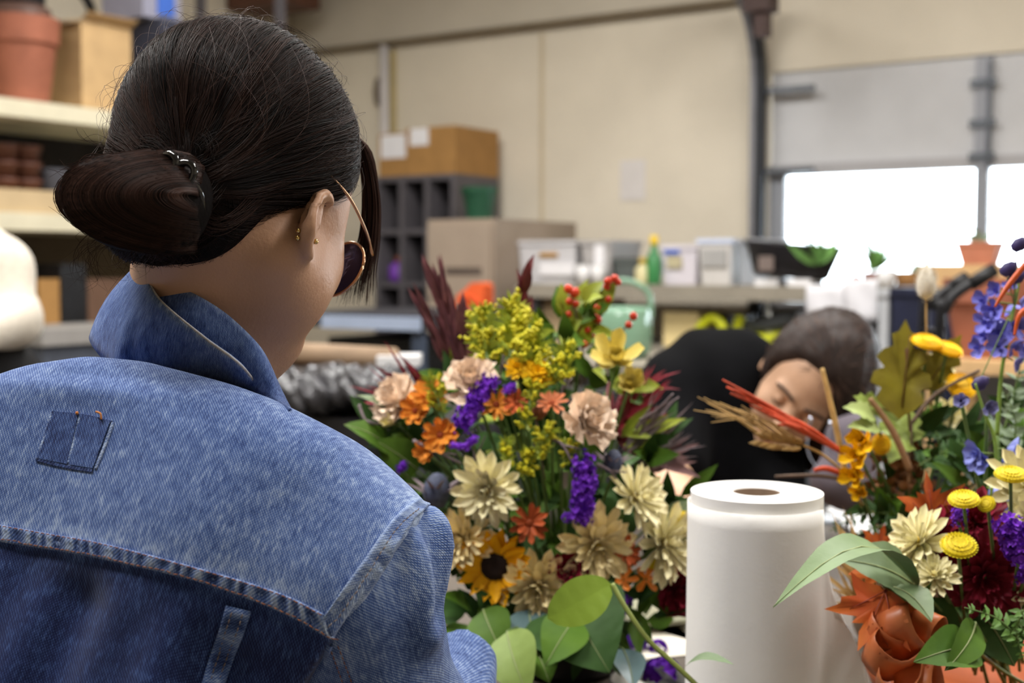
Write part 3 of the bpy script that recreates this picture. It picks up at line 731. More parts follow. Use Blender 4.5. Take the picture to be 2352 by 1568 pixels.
for k in range(150):
    R0 = hr.uniform(.12, 1.10); tn = hr.beta(1.8, 2.2); a0, a1 = math.radians(hr.uniform(76, 98)), math.radians(hr.uniform(235, 275)); lf = hr.uniform(.0002, .002)
    for j in range(22):
        R1 = R0 + hr.normal() * .03; pts = []
        for i in range(18):
            a = a0 + (a1 - a0) * i / 17
            px = 452 + 292 * R1 * math.cos(a) * (1 if math.cos(a) < 0 else .3); py = 462 - 112 * R1 * math.sin(a) + 12 * math.cos(a)
            dr = ray(px, py).normalized(); h = bvh_b.ray_cast(CAMP, dr)
            if h[0] is not None: pts.append(h[0] + h[1] * lf * (1 if h[1].dot(dr) < 0 else -1))
            else:
                nb = bvh_b.find_nearest(P(px, py, .885)); pts.append(nb[0] + (P(px, py, .885) - nb[0]) * .8 if nb[0] is not None else P(px, py, .885))
        S2.add(pts, hr.uniform(.00012, .00026), min(1, max(0, tn + hr.normal() * .12)))
S2.build('bun_strands', HAIR, bun)
# loose ends: wisps fanning from the bun, lock hanging past the temple, tuft at the nape, flyaways
S3 = Strands()
def wisp(px, d, r=.00035, tone=.35, jit=4):
    S3.add([P(x + hr.normal() * jit * (.3 + i / len(px)), y + hr.normal() * jit * (.3 + i / len(px)), dd) for i, (x, y, dd) in enumerate([(a[0], a[1], d if len(a) < 3 else a[2]) for a in px])][0:1] + cat([Vector(P(x + hr.normal() * jit, y + hr.normal() * jit, d if True else d)) for x, y in [(a[0], a[1]) for a in px]], 5)[1:], r, tone)
for k in range(46):
    y0 = hr.uniform(355, 470); wisp([(330, y0), (250, y0 - 10 + hr.normal() * 6), (190, y0 + 2 + hr.normal() * 14), (150 + hr.normal() * 22, y0 + 26 + hr.normal() * 30)], .885, .0003, hr.uniform(.3, .9), 5)
for k in range(9):
    x0 = hr.uniform(250, 300); wisp([(x0 + 60, 390), (x0, 350), (x0 - 30 + hr.normal() * 20, 325 + hr.normal() * 8), (x0 - 70 + hr.normal() * 20, 310 + hr.normal() * 18)], .89, .0002, .5, 4)
for k in range(260):                                # hanging front lock
    s = hr.uniform(0, 1) ** .8; e = hr.uniform(-1, 1); b_ = hr.uniform(.1, 1.0); w_ = hr.normal() * 6
    pts = [P(770 + 40 * s, 235 + 70 * s, 1.055 + e * .012), P(818 + 34 * s + 3 * e, 350, 1.07 + e * .012), P(832 + 38 * s + w_ * .3, 450, 1.08 + e * .012), P(826 + 42 * s + w_ * .6, 545, 1.085 + e * .012), P(800 + 56 * s + w_, 620, 1.085 + e * .012), P(776 + 76 * s + 1.5 * w_, 630 + 75 * b_, 1.085 + e * .01)]
    S3.add(cat(pts, 4), hr.uniform(.00022, .0004), hr.uniform(.25, 1.0))
for k in range(60):                                 # tuft behind the ear
    e = hr.normal(); S3.add(cat([P(560 + 10 * e, 540, .95), P(582 + 7 * e, 590, .949), P(598 + 5 * e, 622, .951), P(608 + 3 * e + hr.normal() * 3, 640 + hr.uniform(-8, 14), .955)], 4), .0004, hr.uniform(0, .3))
for k in range(170):                                # fine hairs along the nape and over the collar
    x0 = hr.uniform(330, 600); y0 = 560 + hr.uniform(-12, 14); L_ = hr.uniform(15, 60)
    S3.add(cat([P(x0, y0, .94), P(x0 + hr.normal() * 6, y0 + L_ * .5, .932), P(x0 + hr.normal() * 14 + 8, y0 + L_, .93)], 4), .00016, .3)
for k in range(70):                                # flyaways over the crown
    a = math.radians(hr.uniform(45, 150)); R_ = hr.uniform(.985, 1.03); px = []
    for i in range(5):
        aa = a + i * .09 * (1 if k % 2 else -1); rr = R_ + .015 * math.sin(i + k)
        px.append(P(552 + 280 * rr * math.cos(aa), 330 - 288 * rr * math.sin(aa) * 1.0, 1.0))
    S3.add(cat(px, 4), .00014, .45)
for k in range(220):                                # stray hairs lying across the combed locks
    d = hr.normal(size=3); d /= np.linalg.norm(d)
    if d[2] < -.2 or d[0] > .7: continue
    S3.add(flow(d, .06, hr.uniform(.02, .16), 13, hr.normal() * .28, stop=hr.uniform(.5, .95)), .00014, hr.uniform(.5, 1.0))
for k in range(46):                                 # wisps below the bun, over nape and collar
    x0, y0 = hr.uniform(170, 330), hr.uniform(520, 580)
    S3.add(cat([P(x0 + 40, y0 - 10, .90), P(x0, y0 + hr.uniform(5, 30), .895), P(x0 + hr.normal() * 25, y0 + hr.uniform(30, 75), .90), P(x0 + hr.normal() * 40, y0 + hr.uniform(50, 110), .905)], 4), .00012, .4)
S3.build('loose_strands', HAIR, hair)
# hair claw and grips
clipm = mat('black_gloss_plastic', (14, 13, 14), .12, .1, 20, spec=.6, coat=.5)
cl = link('hair_clip', MB().tube(cat([P(372, 360, .865), P(392, 354, .855), P(405, 368, .852), P(398, 392, .853), P(408, 404, .853)], 6), .0028, 8).mesh('hair_clip', True), clipm, woman, label='black glossy claw clip holding the bun')
MB().tube(cat([P(408, 380, .853), P(432, 374, .852), P(446, 390, .852), P(440, 412, .853), P(424, 420, .853), P(410, 406, .852)], 6, True), .0026, 8).build('clip_loop', clipm, cl, True)
MB().tube(cat([P(440, 412, .856), P(455, 432, .858), P(463, 455, .862), P(466, 490, .868)], 6), .0022, 8).build('clip_tooth', clipm, cl, True)
gd_ = []
for dx in (0, 9):
    pts = []
    for x, y in [(738 + dx, 150), (768 + dx, 182), (792 + dx, 220), (810 + dx * .6, 262), (815 + dx * .4, 285)]:
        h = cast(x, y, bvh_hair, .0065); h = h or bvh_hair.find_nearest(P(x, y, 1.01))[0]; pts.append(h)
    MB().tube(cat(pts, 5), .0017, 6).build('hair_grip', mat('black_metal', (20, 18, 18), .15, .05, 30, metal=.8), woman, True)
# ---------------------------------------------------------------- glasses, earrings
GOLD = mat('rose_gold', (205, 160, 125), .22, .06, 60, metal=1.0)
gl = link('glasses', MB().tube(cat([H(-.005, .083, -.012), H(.03, .082, -.014), H(.07, .075, -.022), H(.098, .066, -.028)], 6), .0013, 6).mesh('temple_arm', True), GOLD, woman, label='rose gold round glasses with tinted lenses')
for s in (1, -1):
    GC = H(.099, s * .037, -.040)
    ring = [GC + HY * math.cos(a) * .026 + HZ * math.sin(a) * .0245 - HX * (.006 * s * math.cos(a)) for a in [2 * math.pi * i / 36 for i in range(36)]]
    MB().tube(ring + [ring[0]], .0013, 6).build('rim', GOLD, gl, True)
    MB().add([GC] + ring, [(0, i + 1, (i + 1) % 36 + 1) for i in range(36)]).solid(.0012).build('lens', mat('tinted_lens', (110, 96, 130), .08, .05, 8, trans=.7, ior=1.1), gl, True)
MB().tube(cat([H(.1, .011, -.034), H(.104, 0, -.031), H(.1, -.011, -.034)], 5), .0012, 6).build('bridge', GOLD, gl, True)
MB().tube(cat([H(-.005, -.083, -.012), H(.03, -.082, -.014), H(.07, -.075, -.022), H(.098, -.066, -.028)], 6), .0013, 6).build('temple_arm', GOLD, gl, True)
for q_ in ((-.018, .079, -.074), (-.010, .083, -.066), (.004, .084, -.066)):
    nb = bvh_h.find_nearest(H(*q_)); MB().sphere(nb[0] + nb[1] * .0012, .0021, 8, 6).build('earring', mat('gold', (215, 185, 120), .2, .05, 50, metal=1.0), woman, True)
# right hand: a palm and five bent fingers around a stem, beyond the sleeve
def hand(par, W, fdir, up, side, sc=1.0, m=SKIN, name='hand'):
    fdir, up, side = fdir.normalized(), up.normalized(), side.normalized()
    def hp(a, b, c): return W + (fdir * a + side * b + up * c) * sc
    F_ = []
    for k, (b, ln) in enumerate(((-.032, .062), (-.011, .074), (.011, .069), (.031, .055))):
        j0, j1 = hp(.085, b, 0), hp(.085 + ln * .5, b * 1.1, -.012); j2 = hp(.085 + ln * .62, b * 1.1, -.040); j3 = hp(.085 + ln * .45, b * 1.05, -.060)
        F_.append((j0, j1, j2, j3))
    th = (hp(.03, -.038, -.012), hp(.055, -.062, -.03), hp(.085, -.060, -.045), hp(.105, -.045, -.050))
    def f(p):
        ax = (side, fdir, up); d = s_ell(p, hp(.048, 0, 0), (.043 * sc, .052 * sc, .016 * sc), ax)
        d = smin(d, s_cap(p, W - fdir * .05, hp(.02, 0, 0), .027 * sc, .026 * sc), .02)
        for j in F_:
            e = s_cap(p, j[0], j[1], .0092 * sc, .0088 * sc); e = np.minimum(e, s_cap(p, j[1], j[2], .0088 * sc, .0082 * sc)); e = np.minimum(e, s_cap(p, j[2], j[3], .0082 * sc, .007 * sc)); d = smin(d, e, .004)
        e = s_cap(p, th[0], th[1], .013 * sc, .011 * sc); e = np.minimum(e, s_cap(p, th[1], th[2], .011 * sc, .0095 * sc)); e = np.minimum(e, s_cap(p, th[2], th[3], .0095 * sc, .008 * sc))
        return smin(d, e, .006)
    me, _, _ = sdf_mesh(name, f, W - Vector((.14, .14, .14)), W + Vector((.16, .16, .14)), .0035, 2); return link(name, me, m, par)
hand(woman, WRIST + DR(-.85, .08, -.5) * .065, DR(-.85, .08, -.5), DR(.1, .9, .3), DR(.5, 0, -.85))
hand(woman, WRISTL + DR(.3, 0, -.3) * .02, DR(.75, .1, -.6), DR(-.1, .95, .1), DR(.6, 0, .75))
# the seated lower body under the table edge, and the stool
JEANS = mat('dark_jeans', (44, 52, 74), .85, .2, 40, bump=.4, bscale=300)
PEL = T(0, -.60, -.10); PEL.z = .56
def f_legs(p):
    d = s_ell(p, PEL, (.19, .14, .12))
    for s in (-1, 1):
        hp_, kn, an = PEL + Vector((s * .1, .02, -.02)), PEL + Vector((s * .13 + .1, .42, -.03)), PEL + Vector((s * .12 + .1, .38, -.47))
        d = smin(d, s_cap(p, hp_, kn, .085, .062), .05); d = smin(d, s_cap(p, kn, an, .06, .045), .02)
    return d
me, _, _ = sdf_mesh('jeans', f_legs, PEL + Vector((-.35, -.25, -.52)), PEL + Vector((.42, .6, .22)), .014, 3); link('jeans', me, JEANS, woman)
for s in (-1, 1):
    an = PEL + Vector((s * .12 + .1, .38, 0)); an.z = 0
    def f_sh(p, an=an): return np.maximum(smin(s_ell(p, an + Vector((0, .06, .035)), (.045, .13, .04)), s_cap(p, an + Vector((0, 0, .03)), an + Vector((0, 0, .11)), .042, .045), .03), .003 - p[:, 2])
    me, _, _ = sdf_mesh('shoe', f_sh, an + Vector((-.08, -.1, -.03)), an + Vector((.08, .24, .16)), .008, 2); link('shoe', me, mat('white_canvas', (210, 206, 198), .8, .06, 50), woman)
sl = thing('work_stool', 'round black padded work stool under the person in denim', 'stool', (PEL.x, PEL.y, 0))
MB().lathe((PEL.x, PEL.y, .365), [(0, 0), (.16, 0), (.175, .02), (.175, .05), (.15, .07), (0, .072)], 28).build('seat', mat('black_vinyl', (24, 24, 26), .5, .1, 30), sl, True)
for k in range(4):
    a = math.pi / 4 + k * math.pi / 2; MB().tube([(PEL.x + .11 * math.cos(a), PEL.y + .11 * math.sin(a), .40), (PEL.x + .19 * math.cos(a), PEL.y + .19 * math.sin(a), 0)], .013, 8).build('leg', STEEL, sl)
# ================================================================ table, vases and flowers
TZ0 = 0.76
TABLE = mat('worn_white_table', (92, 82, 72), .55, .12, 6, bump=.1, bscale=40)
tb = thing('work_table', 'long pale work table under the flower arrangements', 'table', (.55, 1.75, 0))
MB().box((.50, 1.78, TZ0 - .02), (1.25, 0, 0), (0, .58, 0), (0, 0, .02)).build('tabletop', TABLE, tb)
for sx in (-1, 1):
    for sy in (-1, 1):
        MB().box((.50 + sx * 1.18, 1.78 + sy * .5, (TZ0 - .04) / 2), (.025, 0, 0), (0, .025, 0), (0, 0, (TZ0 - .04) / 2)).build('leg', STEEL, tb)
MB().box((.50, 1.78, TZ0 - .08), (1.18, 0, 0), (0, .5, 0), (0, 0, .03)).build('apron', STEEL, tb)
def petal_mesh(name, L, W, bend=.25, cup=.25, tip='round', nl=6, nw=4, wave=0.0):
    rows = []
    for i in range(nl + 1):
        t = i / nl
        if tip == 'point': w = math.sin(min(1, t * 1.02) ** .75 * math.pi) ** .8 * (1 if t < 1 else 0)
        elif tip == 'fan': w = .18 + .82 * t ** .8
        elif tip == 'strap': w = (.55 + .45 * math.sin(t * math.pi)) * (1 if t < .93 else .55)
        else: w = (.30 + .70 * t ** .7) * math.sqrt(max(0, 1 - max(0, (t - .62) / .38) ** 2)) + (.0 if t < 1 else .04)
        a = bend * t; row = []
        for j in range(nw + 1):
            s = j / nw * 2 - 1; y = s * w * W / 2
            wv = wave * math.sin(s * 7 + t * 3) * t ** 2 * L
            row.append(Vector((L * t * (1 if not bend else math.sin(a) / a if a > 1e-4 else 1) , y, L * t * (1 - math.cos(a)) / (a if a > 1e-4 else 1) + cup * W * s * s * w + wv)))
        rows.append(row)
    return MB().grid(rows).mesh(name, True)
PM = {}
def PET(kind):
    if kind not in PM:
        PM[kind] = {'mum': lambda: petal_mesh('petal', 1, .33, .4, .30, 'round'), 'sun': lambda: petal_mesh('petal', 1, .46, .25, .15, 'point'), 'fan': lambda: petal_mesh('petal', 1, .95, .5, .10, 'fan', 6, 8, .07),
                    'daisy': lambda: petal_mesh('petal', 1, .38, .2, .2, 'round'), 'alst': lambda: petal_mesh('petal', 1, .55, .5, .25, 'round'), 'delph': lambda: petal_mesh('petal', 1, .85, .4, .2, 'round', 5, 4), 'spike': lambda: petal_mesh('petal', 1, .22, .3, .3, 'point')}[kind]()
    return PM[kind]
def petals(par, kind, rings, R, m, name='petal', jit=.10, tilt=0.0):
    base = PET(kind); key = kind + m.name
    if key not in PM:
        PM[key] = base.copy(); PM[key].materials.clear(); PM[key].materials.append(m)
    for (n, el, ln, off_, z) in rings:
        a0 = rnd.uniform(0, 6.28)
        for k in range(n):
            az = a0 + 2 * math.pi * (k + rnd.uniform(-.25, .25)) / n; e = math.radians(el + rnd.uniform(-9, 9)); l_ = R * ln * rnd.uniform(1 - jit, 1 + jit)
            M_ = Matrix.Rotation(az, 4, 'Z') @ Matrix.Translation((R * off_, 0, R * z)) @ Matrix.Rotation(-e, 4, 'Y') @ Matrix.Rotation(rnd.uniform(-.25, .25), 4, 'X') @ Matrix.Diagonal((l_, l_ * rnd.uniform(.9, 1.12), l_, 1))
            link(name, PM[key], None, par, local=M_)
STEMG = mat('green_stem', (92, 116, 58), .5, .2, 40)
STEMB = mat('brown_twig', (104, 84, 70), .7, .2, 60)
def stem(par, a, b, bow=None, r=.0020, m=STEMG, name='stem'):
    a, b = Vector(a), Vector(b); mid = (a + b) / 2 + (bow if bow is not None else Vector((0, 0, 0)))
    return MB().tube(cat([a, mid, b], 6), r, 6).build(name, m, par, True)
# bouquet domes: depth and outward direction of a bloom at a pixel
DOME = {'A': (1250, 1150, 1.56, .23, .26, .20), 'B': (2130, 1040, 1.62, .16, .22, .10), 'C': (2275, 1290, 1.30, .15, .16, .14)}
BIND = {'A': P(1290, 1400, 1.52), 'B': P(2080, 1300, 1.62), 'C': P(2300, 1540, 1.27)}
def dome(b, px, py):
    cx, cy, d0, rx, ry, rd = DOME[b]; dx, dy = (px - cx) / FPX * d0, (cy - py) / FPX * d0
    k = math.sqrt(max(0.0, 1 - (dx / rx) ** 2 - (dy / ry) ** 2)); d = d0 - rd * k
    n = DR(dx / rx * .9, dy / ry * .9, .55 + k)
    return d, n
def spot(b, px, py, d=None, n=None):
    dd, nn = dome(b, px, py); d = d if d is not None else dd; return P(px, py, d), (DR(*n) if n else nn), d
# flower colours
CREAM = mat('cream_petal', (255, 240, 196), .55, .10, 30, objvar=.10, spec=.25)
CREAMT = mat('buff_petal', (250, 226, 172), .55, .12, 30, objvar=.12, spec=.25)
SUNY = mat('sunflower_petal', (252, 196, 18), .5, .12, 30, objvar=.10, c2=(240, 160, 10), spec=.25)
PEACH = mat('peach_petal', (255, 226, 202), .6, .08, 30, objvar=.06, spec=.2)
BURG = mat('burgundy_petal', (136, 34, 54), .5, .25, 30, objvar=.3, spec=.25)
ORNG = mat('orange_petal', (244, 168, 66), .55, .15, 30, c2=(228, 128, 40), objvar=.15, spec=.25)
RUST = mat('rust_petal', (192, 92, 48), .55, .2, 30, objvar=.2, spec=.25)
YEL = mat('yellow_petal', (255, 214, 36), .5, .12, 40, c2=(242, 180, 16), objvar=.1, spec=.25)
YELD = mat('button_yellow', (236, 214, 40), .6, .2, 300, c2=(206, 176, 20), bump=.5, bscale=500)
LEMON = mat('lemon_floret', (240, 220, 44), .5, .15, 40, objvar=.05)
PURP = mat('statice_purple', (132, 60, 204), .6, .25, 120, c2=(98, 34, 168), objvar=.1, spec=.2)
BLUE = mat('delphinium_blue', (150, 150, 226), .5, .2, 40, c2=(104, 100, 200), objvar=.22, spec=.3)
LAV = mat('pale_lavender', (182, 180, 222), .5, .15, 40, c2=(110, 112, 186), objvar=.1)
PALEY = mat('pale_yellow_petal', (238, 220, 130), .5, .12, 30, objvar=.08)
SEED = mat('dark_seed', (34, 20, 14), .8, .4, 300, bump=.8, bscale=400)
LEAFG = mat('leaf_green', (88, 120, 38), .55, .2, 25, c2=(66, 98, 30), objvar=.18, bump=.2, bscale=90, spec=.2)
LEAFD = mat('leaf_dark', (52, 80, 36), .55, .2, 25, objvar=.25, bump=.2, bscale=90, spec=.2)
LEAFY = mat('leaf_lime', (152, 164, 52), .5, .2, 25, objvar=.15)
LEAFS = mat('leaf_sage', (122, 140, 108), .5, .12, 25, objvar=.1, bump=.2, bscale=90)
LEAFB = mat('leaf_bluegrey', (92, 116, 118), .35, .15, 25, objvar=.1, spec=.5)
OAKY = mat('oak_leaf_olive', (150, 140, 36), .5, .2, 30, c2=(110, 96, 30))
MAPLE = mat('maple_orange', (232, 136, 56), .5, .3, 20, c2=(196, 86, 40))
MAROON = mat('maroon_leaf', (124, 74, 76), .45, .25, 40, c2=(76, 40, 46), objvar=.3)
WINE = mat('wine_grass', (124, 26, 40), .55, .3, 40, objvar=.25)
TWIGG = mat('grey_lilac_twig', (128, 112, 116), .6, .2, 60)
THIST = mat('thistle_blue', (72, 78, 100), .6, .3, 200, bump=.6, bscale=500)
GOLDR = mat('goldenrod', (196, 186, 28), .6, .25, 120, objvar=.1)
BERRY = mat('red_berry', (196, 58, 32), .25, .15, 60, objvar=.15, spec=.5)
DRIED = mat('dried_tan', (186, 150, 92), .7, .2, 60, objvar=.15)
BROWND = mat('dried_brown', (124, 80, 44), .75, .25, 60, objvar=.25)
FL = []
def flower(name, label, cat_, b, px, py, rpx, kind, rings, m, d=None, n=None, group=None, centre=None, stemm=STEMG, bow=None):
    c, nn, dd = spot(b, px, py, d, n); R = rpx * dd / FPX * (1.2 if kind in ('mum', 'fan') else 1.14)
    t = thing(name, label, cat_, mat4=frame(c, nn), group=group)
    FL.append((b, px, py, label)); petals(t, kind, rings, R, m)
    if centre:
        cr, ch, cm = centre; MB().lathe((0, 0, 0), [(cr * R, -.02 * R), (cr * R * 1.02, ch * R * .35), (cr * R * .7, ch * R * .85), (0, ch * R)], 18).build('disc', cm, t, True).matrix_parent_inverse = Matrix()
    MB().lathe((0, 0, 0), [(.04 * R, -.34 * R), (.16 * R, -.2 * R), (.22 * R, -.06 * R), (.1 * R, .0)], 10).build('calyx', STEMG, t, True).matrix_parent_inverse = Matrix()
    stem(t, c - nn * .1 * R, BIND[b] + Vector((rnd.uniform(-.03, .03), rnd.uniform(-.02, .02), rnd.uniform(-.03, .02))), -nn * .02 - Vector((0, 0, .01)), .0019, stemm)
    return t
MUM = [(14, -8, .98, .08, -.05), (15, 10, .92, .06, -.01), (13, 26, .80, .05, .03), (11, 46, .62, .04, .06), (8, 68, .46, .02, .08)]
G1 = 'cream chrysanthemums in the big middle bouquet'
YC = (.16, .16, mat('mum_heart', (206, 176, 70), .7, .25, 200, bump=.5, bscale=300))
for (px, py, r_, lab, m_, n_) in [
    (1120, 1125, 72, 'cream chrysanthemum with pale yellow heart, highest one beside the denim sleeve', CREAM, (-.25, -.05, .9)),
    (1062, 1235, 66, 'buff chrysanthemum half hidden behind the denim shoulder', CREAMT, (-.5, 0, .8)),
    (1236, 1345, 76, 'buff chrysanthemum hanging low just beside the sunflower', CREAMT, (-.1, -.25, .9)),
    (1370, 1252, 78, 'cream chrysanthemum facing forward below the purple statice column', CREAMT, (.15, -.2, .95)),
    (1462, 1142, 70, 'cream chrysanthemum in side view just above another, near the paper roll', CREAM, (.62, .35, .5)),
    (1528, 1245, 80, 'large cream chrysanthemum in side view touching the paper roll edge', CREAM, (.62, .1, .6))]:
    flower('chrysanthemum', lab, 'flower', 'A', px, py, r_, 'mum', MUM, m_, n=n_, group=G1, centre=YC)
# sunflower
sf = flower('sunflower', 'golden sunflower with a black centre beside the denim sleeve', 'flower', 'A', 1136, 1300, 84, 'sun', [(17, 4, .72, .27, -.02), (15, 14, .64, .27, .02)], SUNY, n=(-.12, -.08, .95))
R_ = 90 * dome('A', 1136, 1300)[0] / FPX
MB().lathe((0, 0, 0), [(.36 * R_, -.03 * R_), (.37 * R_, .04 * R_), (.30 * R_, .11 * R_), (.15 * R_, .10 * R_), (0, .07 * R_)], 26).build('seed_head', SEED, sf, True).matrix_parent_inverse = Matrix()
# carnations
CARN = [(9, 8, .88, .05, -.02), (8, 30, .80, .04, .04), (7, 52, .68, .03, .10), (5, 74, .52, .0, .14)]
for (px, py, r_, lab, m_, n_) in [
    (1085, 884, 58, 'peach carnation at the top behind the purple statice spike', PEACH, (-.1, .5, .7)),
    (915, 922, 54, 'pale peach carnation leaning out at the upper edge nearest the denim collar', PEACH, (-.45, .45, .6)),
    (1342, 968, 64, 'large peach carnation tilted towards the leaning person', PEACH, (.45, .25, .75)),
    (1552, 1352, 54, 'dark burgundy carnation tucked against the paper roll', BURG, (.3, -.2, .9)),
    (1305, 1305, 40, 'dark burgundy carnation peeping out between two buff chrysanthemums', BURG, (0, -.1, 1))]:
    flower('carnation', lab, 'flower', 'A', px, py, r_, 'fan', CARN, m_, n=n_, group='carnations in the big middle bouquet')
# orange and rust daisies
DAI = [(10, 5, .95, .08, 0), (8, 24, .75, .06, .03)]
OC = (.22, .2, mat('rust_heart', (150, 66, 24), .7, .3, 200, bump=.5, bscale=300))
for (px, py, r_, lab, m_, n_) in [
    (985, 912, 40, 'amber alstroemeria bloom next to the pale peach carnation', ORNG, (.1, .6, .7)),
    (955, 945, 36, 'amber alstroemeria bloom below the pale peach carnation', ORNG, (-.3, .3, .8)),
    (1012, 1000, 40, 'orange alstroemeria with a red throat left of the goldenrod', ORNG, (-.1, .2, .9)),
    (975, 1036, 26, 'small orange alstroemeria bud flower lowest beside the sleeve', ORNG, (-.4, -.1, .8)),
    (1140, 930, 36, 'orange daisy just behind the purple statice spike', ORNG, (0, .3, .9)),
    (1186, 925, 32, 'rust coloured daisy touching an orange one at the centre', RUST, (.2, .4, .8)),
    (1216, 1200, 42, 'rust red chrysanthemum in the dark centre above the sunflower', RUST, (0, .1, 1)),
    (1268, 926, 32, 'copper spider daisy on top beside the large peach carnation', mat('copper_petal', (206, 122, 78), .55, .15, 30, objvar=.1), (0, .7, .6)),
    (1436, 1268, 36, 'rust chrysanthemum half hidden behind the cream ones', RUST, (.3, 0, .9)),
    (1432, 1332, 32, 'bright orange flower with pointed petals above the round green leaf', mat('bright_orange', (250, 150, 56), .5, .1, 30, objvar=.05), (.2, .5, .7)),
    (1484, 1330, 36, 'bright orange butterfly shaped flower beside the burgundy carnation', MATS['bright_orange'], (.1, .35, .8)),
    (1330, 1392, 22, 'tiny orange flower peeking from under the round green leaf', ORNG, (-.2, -.2, .9))]:
    flower('orange_flower', lab, 'flower', 'A', px, py, r_, 'alst' if 'alst' in lab or 'bright' in lab else 'daisy', DAI if 'bright' not in lab else [(5, 15, .95, .05, 0)], m_, n=n_, group='orange and rust flowers in the middle bouquet', centre=OC if r_ > 30 and 'bright' not in lab else None)
for (px, py, r_, lab) in [(1188, 846, 26, 'yellow chrysanthemum in the upper middle beside a twin bloom'), (1236, 856, 32, 'golden yellow round chrysanthemum below the lime goldenrod')]:
    flower('yellow_flower', lab, 'flower', 'A', px, py, r_, 'daisy', MUM[:4], YEL, n=(.1, .4, .8), group='yellow flowers in the middle bouquet')
# freesia buds, cream
for (px, py, r_, lab) in [(908, 972, 36, 'cream half-open freesia beside the amber blooms'), (868, 1006, 24, 'small cream freesia bud lowest of its spray near the shoulder')]:
    flower('freesia', lab, 'flower', 'A', px, py, r_, 'alst', [(5, 50, 1.0, .0, 0), (4, 70, .8, 0, 0)], mat('freesia_cream', (240, 226, 160), .5, .1, 30, objvar=.05), n=(-.6, .2, .5), group='freesia buds in the middle bouquet')
for (px, py, r_, lab) in [(1412, 800, 52, 'pale yellow orchid-like bloom with brown spots standing behind the goldenrod'), (1445, 855, 30, 'small pale yellow bud below the spotted yellow bloom')]:
    flower('alstroemeria', lab, 'flower', 'A', px, py + 30, r_ * 1.5, 'alst', [(6, 34, 1.0, .0, 0), (4, 58, .8, 0, 0)], PALEY, d=1.48, n=(.0, .4, .85), group='pale yellow blooms in the middle bouquet')
# ---- button chrysanthemums
def button(b, px, py, r_, lab, n_, d=None, group=None, m=YELD):
    c, nn, dd = spot(b, px, py, d, n_); R = r_ * dd / FPX; t = thing('button_chrysanthemum', lab, 'flower', mat4=frame(c, nn), group=group)
    FL.append((b, px, py, lab)); mb = MB().lathe((0, 0, 0), [(.5 * R, -.12 * R), (.9 * R, .0), (.96 * R, .12 * R), (.8 * R, .30 * R), (.45 * R, .40 * R), (0, .38 * R)], 24)
    mb.build('dome', m, t, True).matrix_parent_inverse = Matrix()
    q = MB()
    for ring, (rr, zz, n_p) in enumerate(((.95, .06, 30), (.86, .22, 28), (.66, .34, 22), (.42, .40, 14))):
        for k in range(n_p):
            a = 2 * math.pi * (k + ring * .5) / n_p; p = Vector((math.cos(a) * rr * R, math.sin(a) * rr * R, zz * R)); o = Vector((math.cos(a), math.sin(a), .5 + ring * .3)).normalized() * R * .13
            s_ = Vector((-math.sin(a), math.cos(a), 0)) * R * .085; q.add([p - s_, p + s_, p + s_ * .7 + o, p - s_ * .7 + o], [(0, 1, 2, 3)])
    q.build('florets', LEMON if m is YELD else YEL, t, False, kind='stuff').matrix_parent_inverse = Matrix()
    MB().lathe((0, 0, 0), [(.1 * R, -.35 * R), (.4 * R, -.25 * R), (.62 * R, -.08 * R)], 12).build('calyx', STEMG, t, True).matrix_parent_inverse = Matrix()
    stem(t, c - nn * .3 * R, BIND[b] + Vector((rnd.uniform(-.03, .03), 0, 0)), -nn * .015, .0016); return t
button('A', 1566, 1198, 24, 'yellow button chrysanthemum peeping out beside the paper roll', (.3, .1, .9), group='yellow buttons in the middle bouquet')
button('A', 1500, 1294, 13, 'tiny yellow button flower between cream and bright orange blooms', (.2, .2, .9), group='yellow buttons in the middle bouquet')
button('A', 1588, 1240, 13, 'tiny yellow button flower nearly hidden by the paper roll', (.3, .0, .9), d=1.42, group='yellow buttons in the middle bouquet')
# ---- statice: spikes of crinkled violet cups
def statice(b, line, w, lab, d=None, group='purple statice in the middle bouquet', nf=90):
    nf = int(nf * 1.7); FL.append((b, line[0][0], line[0][1], lab))
    pts = [spot(b, x, y, d)[0] - FW * .012 for x, y in line]; t = thing('statice_spike', lab, 'flower', pts[-1], group=group); mb = MB(); L_ = cat(pts, 8); wr = w * pts[0].y / FPX
    for k in range(nf):
        s = rnd.random(); p = L_[int(s * (len(L_) - 1))]; o = DR(rnd.gauss(0, 1), rnd.gauss(0, .8), rnd.gauss(.4, .8)); c = p + o * wr * rnd.uniform(.5, 1.0); r_ = wr * rnd.uniform(.22, .38)
        x = o.orthogonal().normalized(); y = o.cross(x); v = [c]; n_ = 8
        for i in range(n_):
            a = 2 * math.pi * i / n_; rr = r_ * (1.0 if i % 2 else .72); v.append(c + (x * math.cos(a) + y * math.sin(a)) * rr + o * (r_ * (.7 if i % 2 else .35)))
        mb.add(v, [(0, 1 + i, 1 + (i + 1) % n_) for i in range(n_)])
    mb.build('florets', PURP, t, False, kind='stuff')
    MB().tube(L_, wr * .62, 8).build('spike_core', PURP, t, True); stem(t, pts[-1], BIND[b], None, .0016); return t
statice('A', [(1122, 872), (1104, 905), (1082, 940), (1062, 975)], 26, 'purple statice spike leaning in front of the top peach carnation', nf=130)
statice('A', [(1338, 1058), (1342, 1105), (1338, 1150), (1330, 1185)], 28, 'tall purple statice column above the front cream chrysanthemum', nf=150)
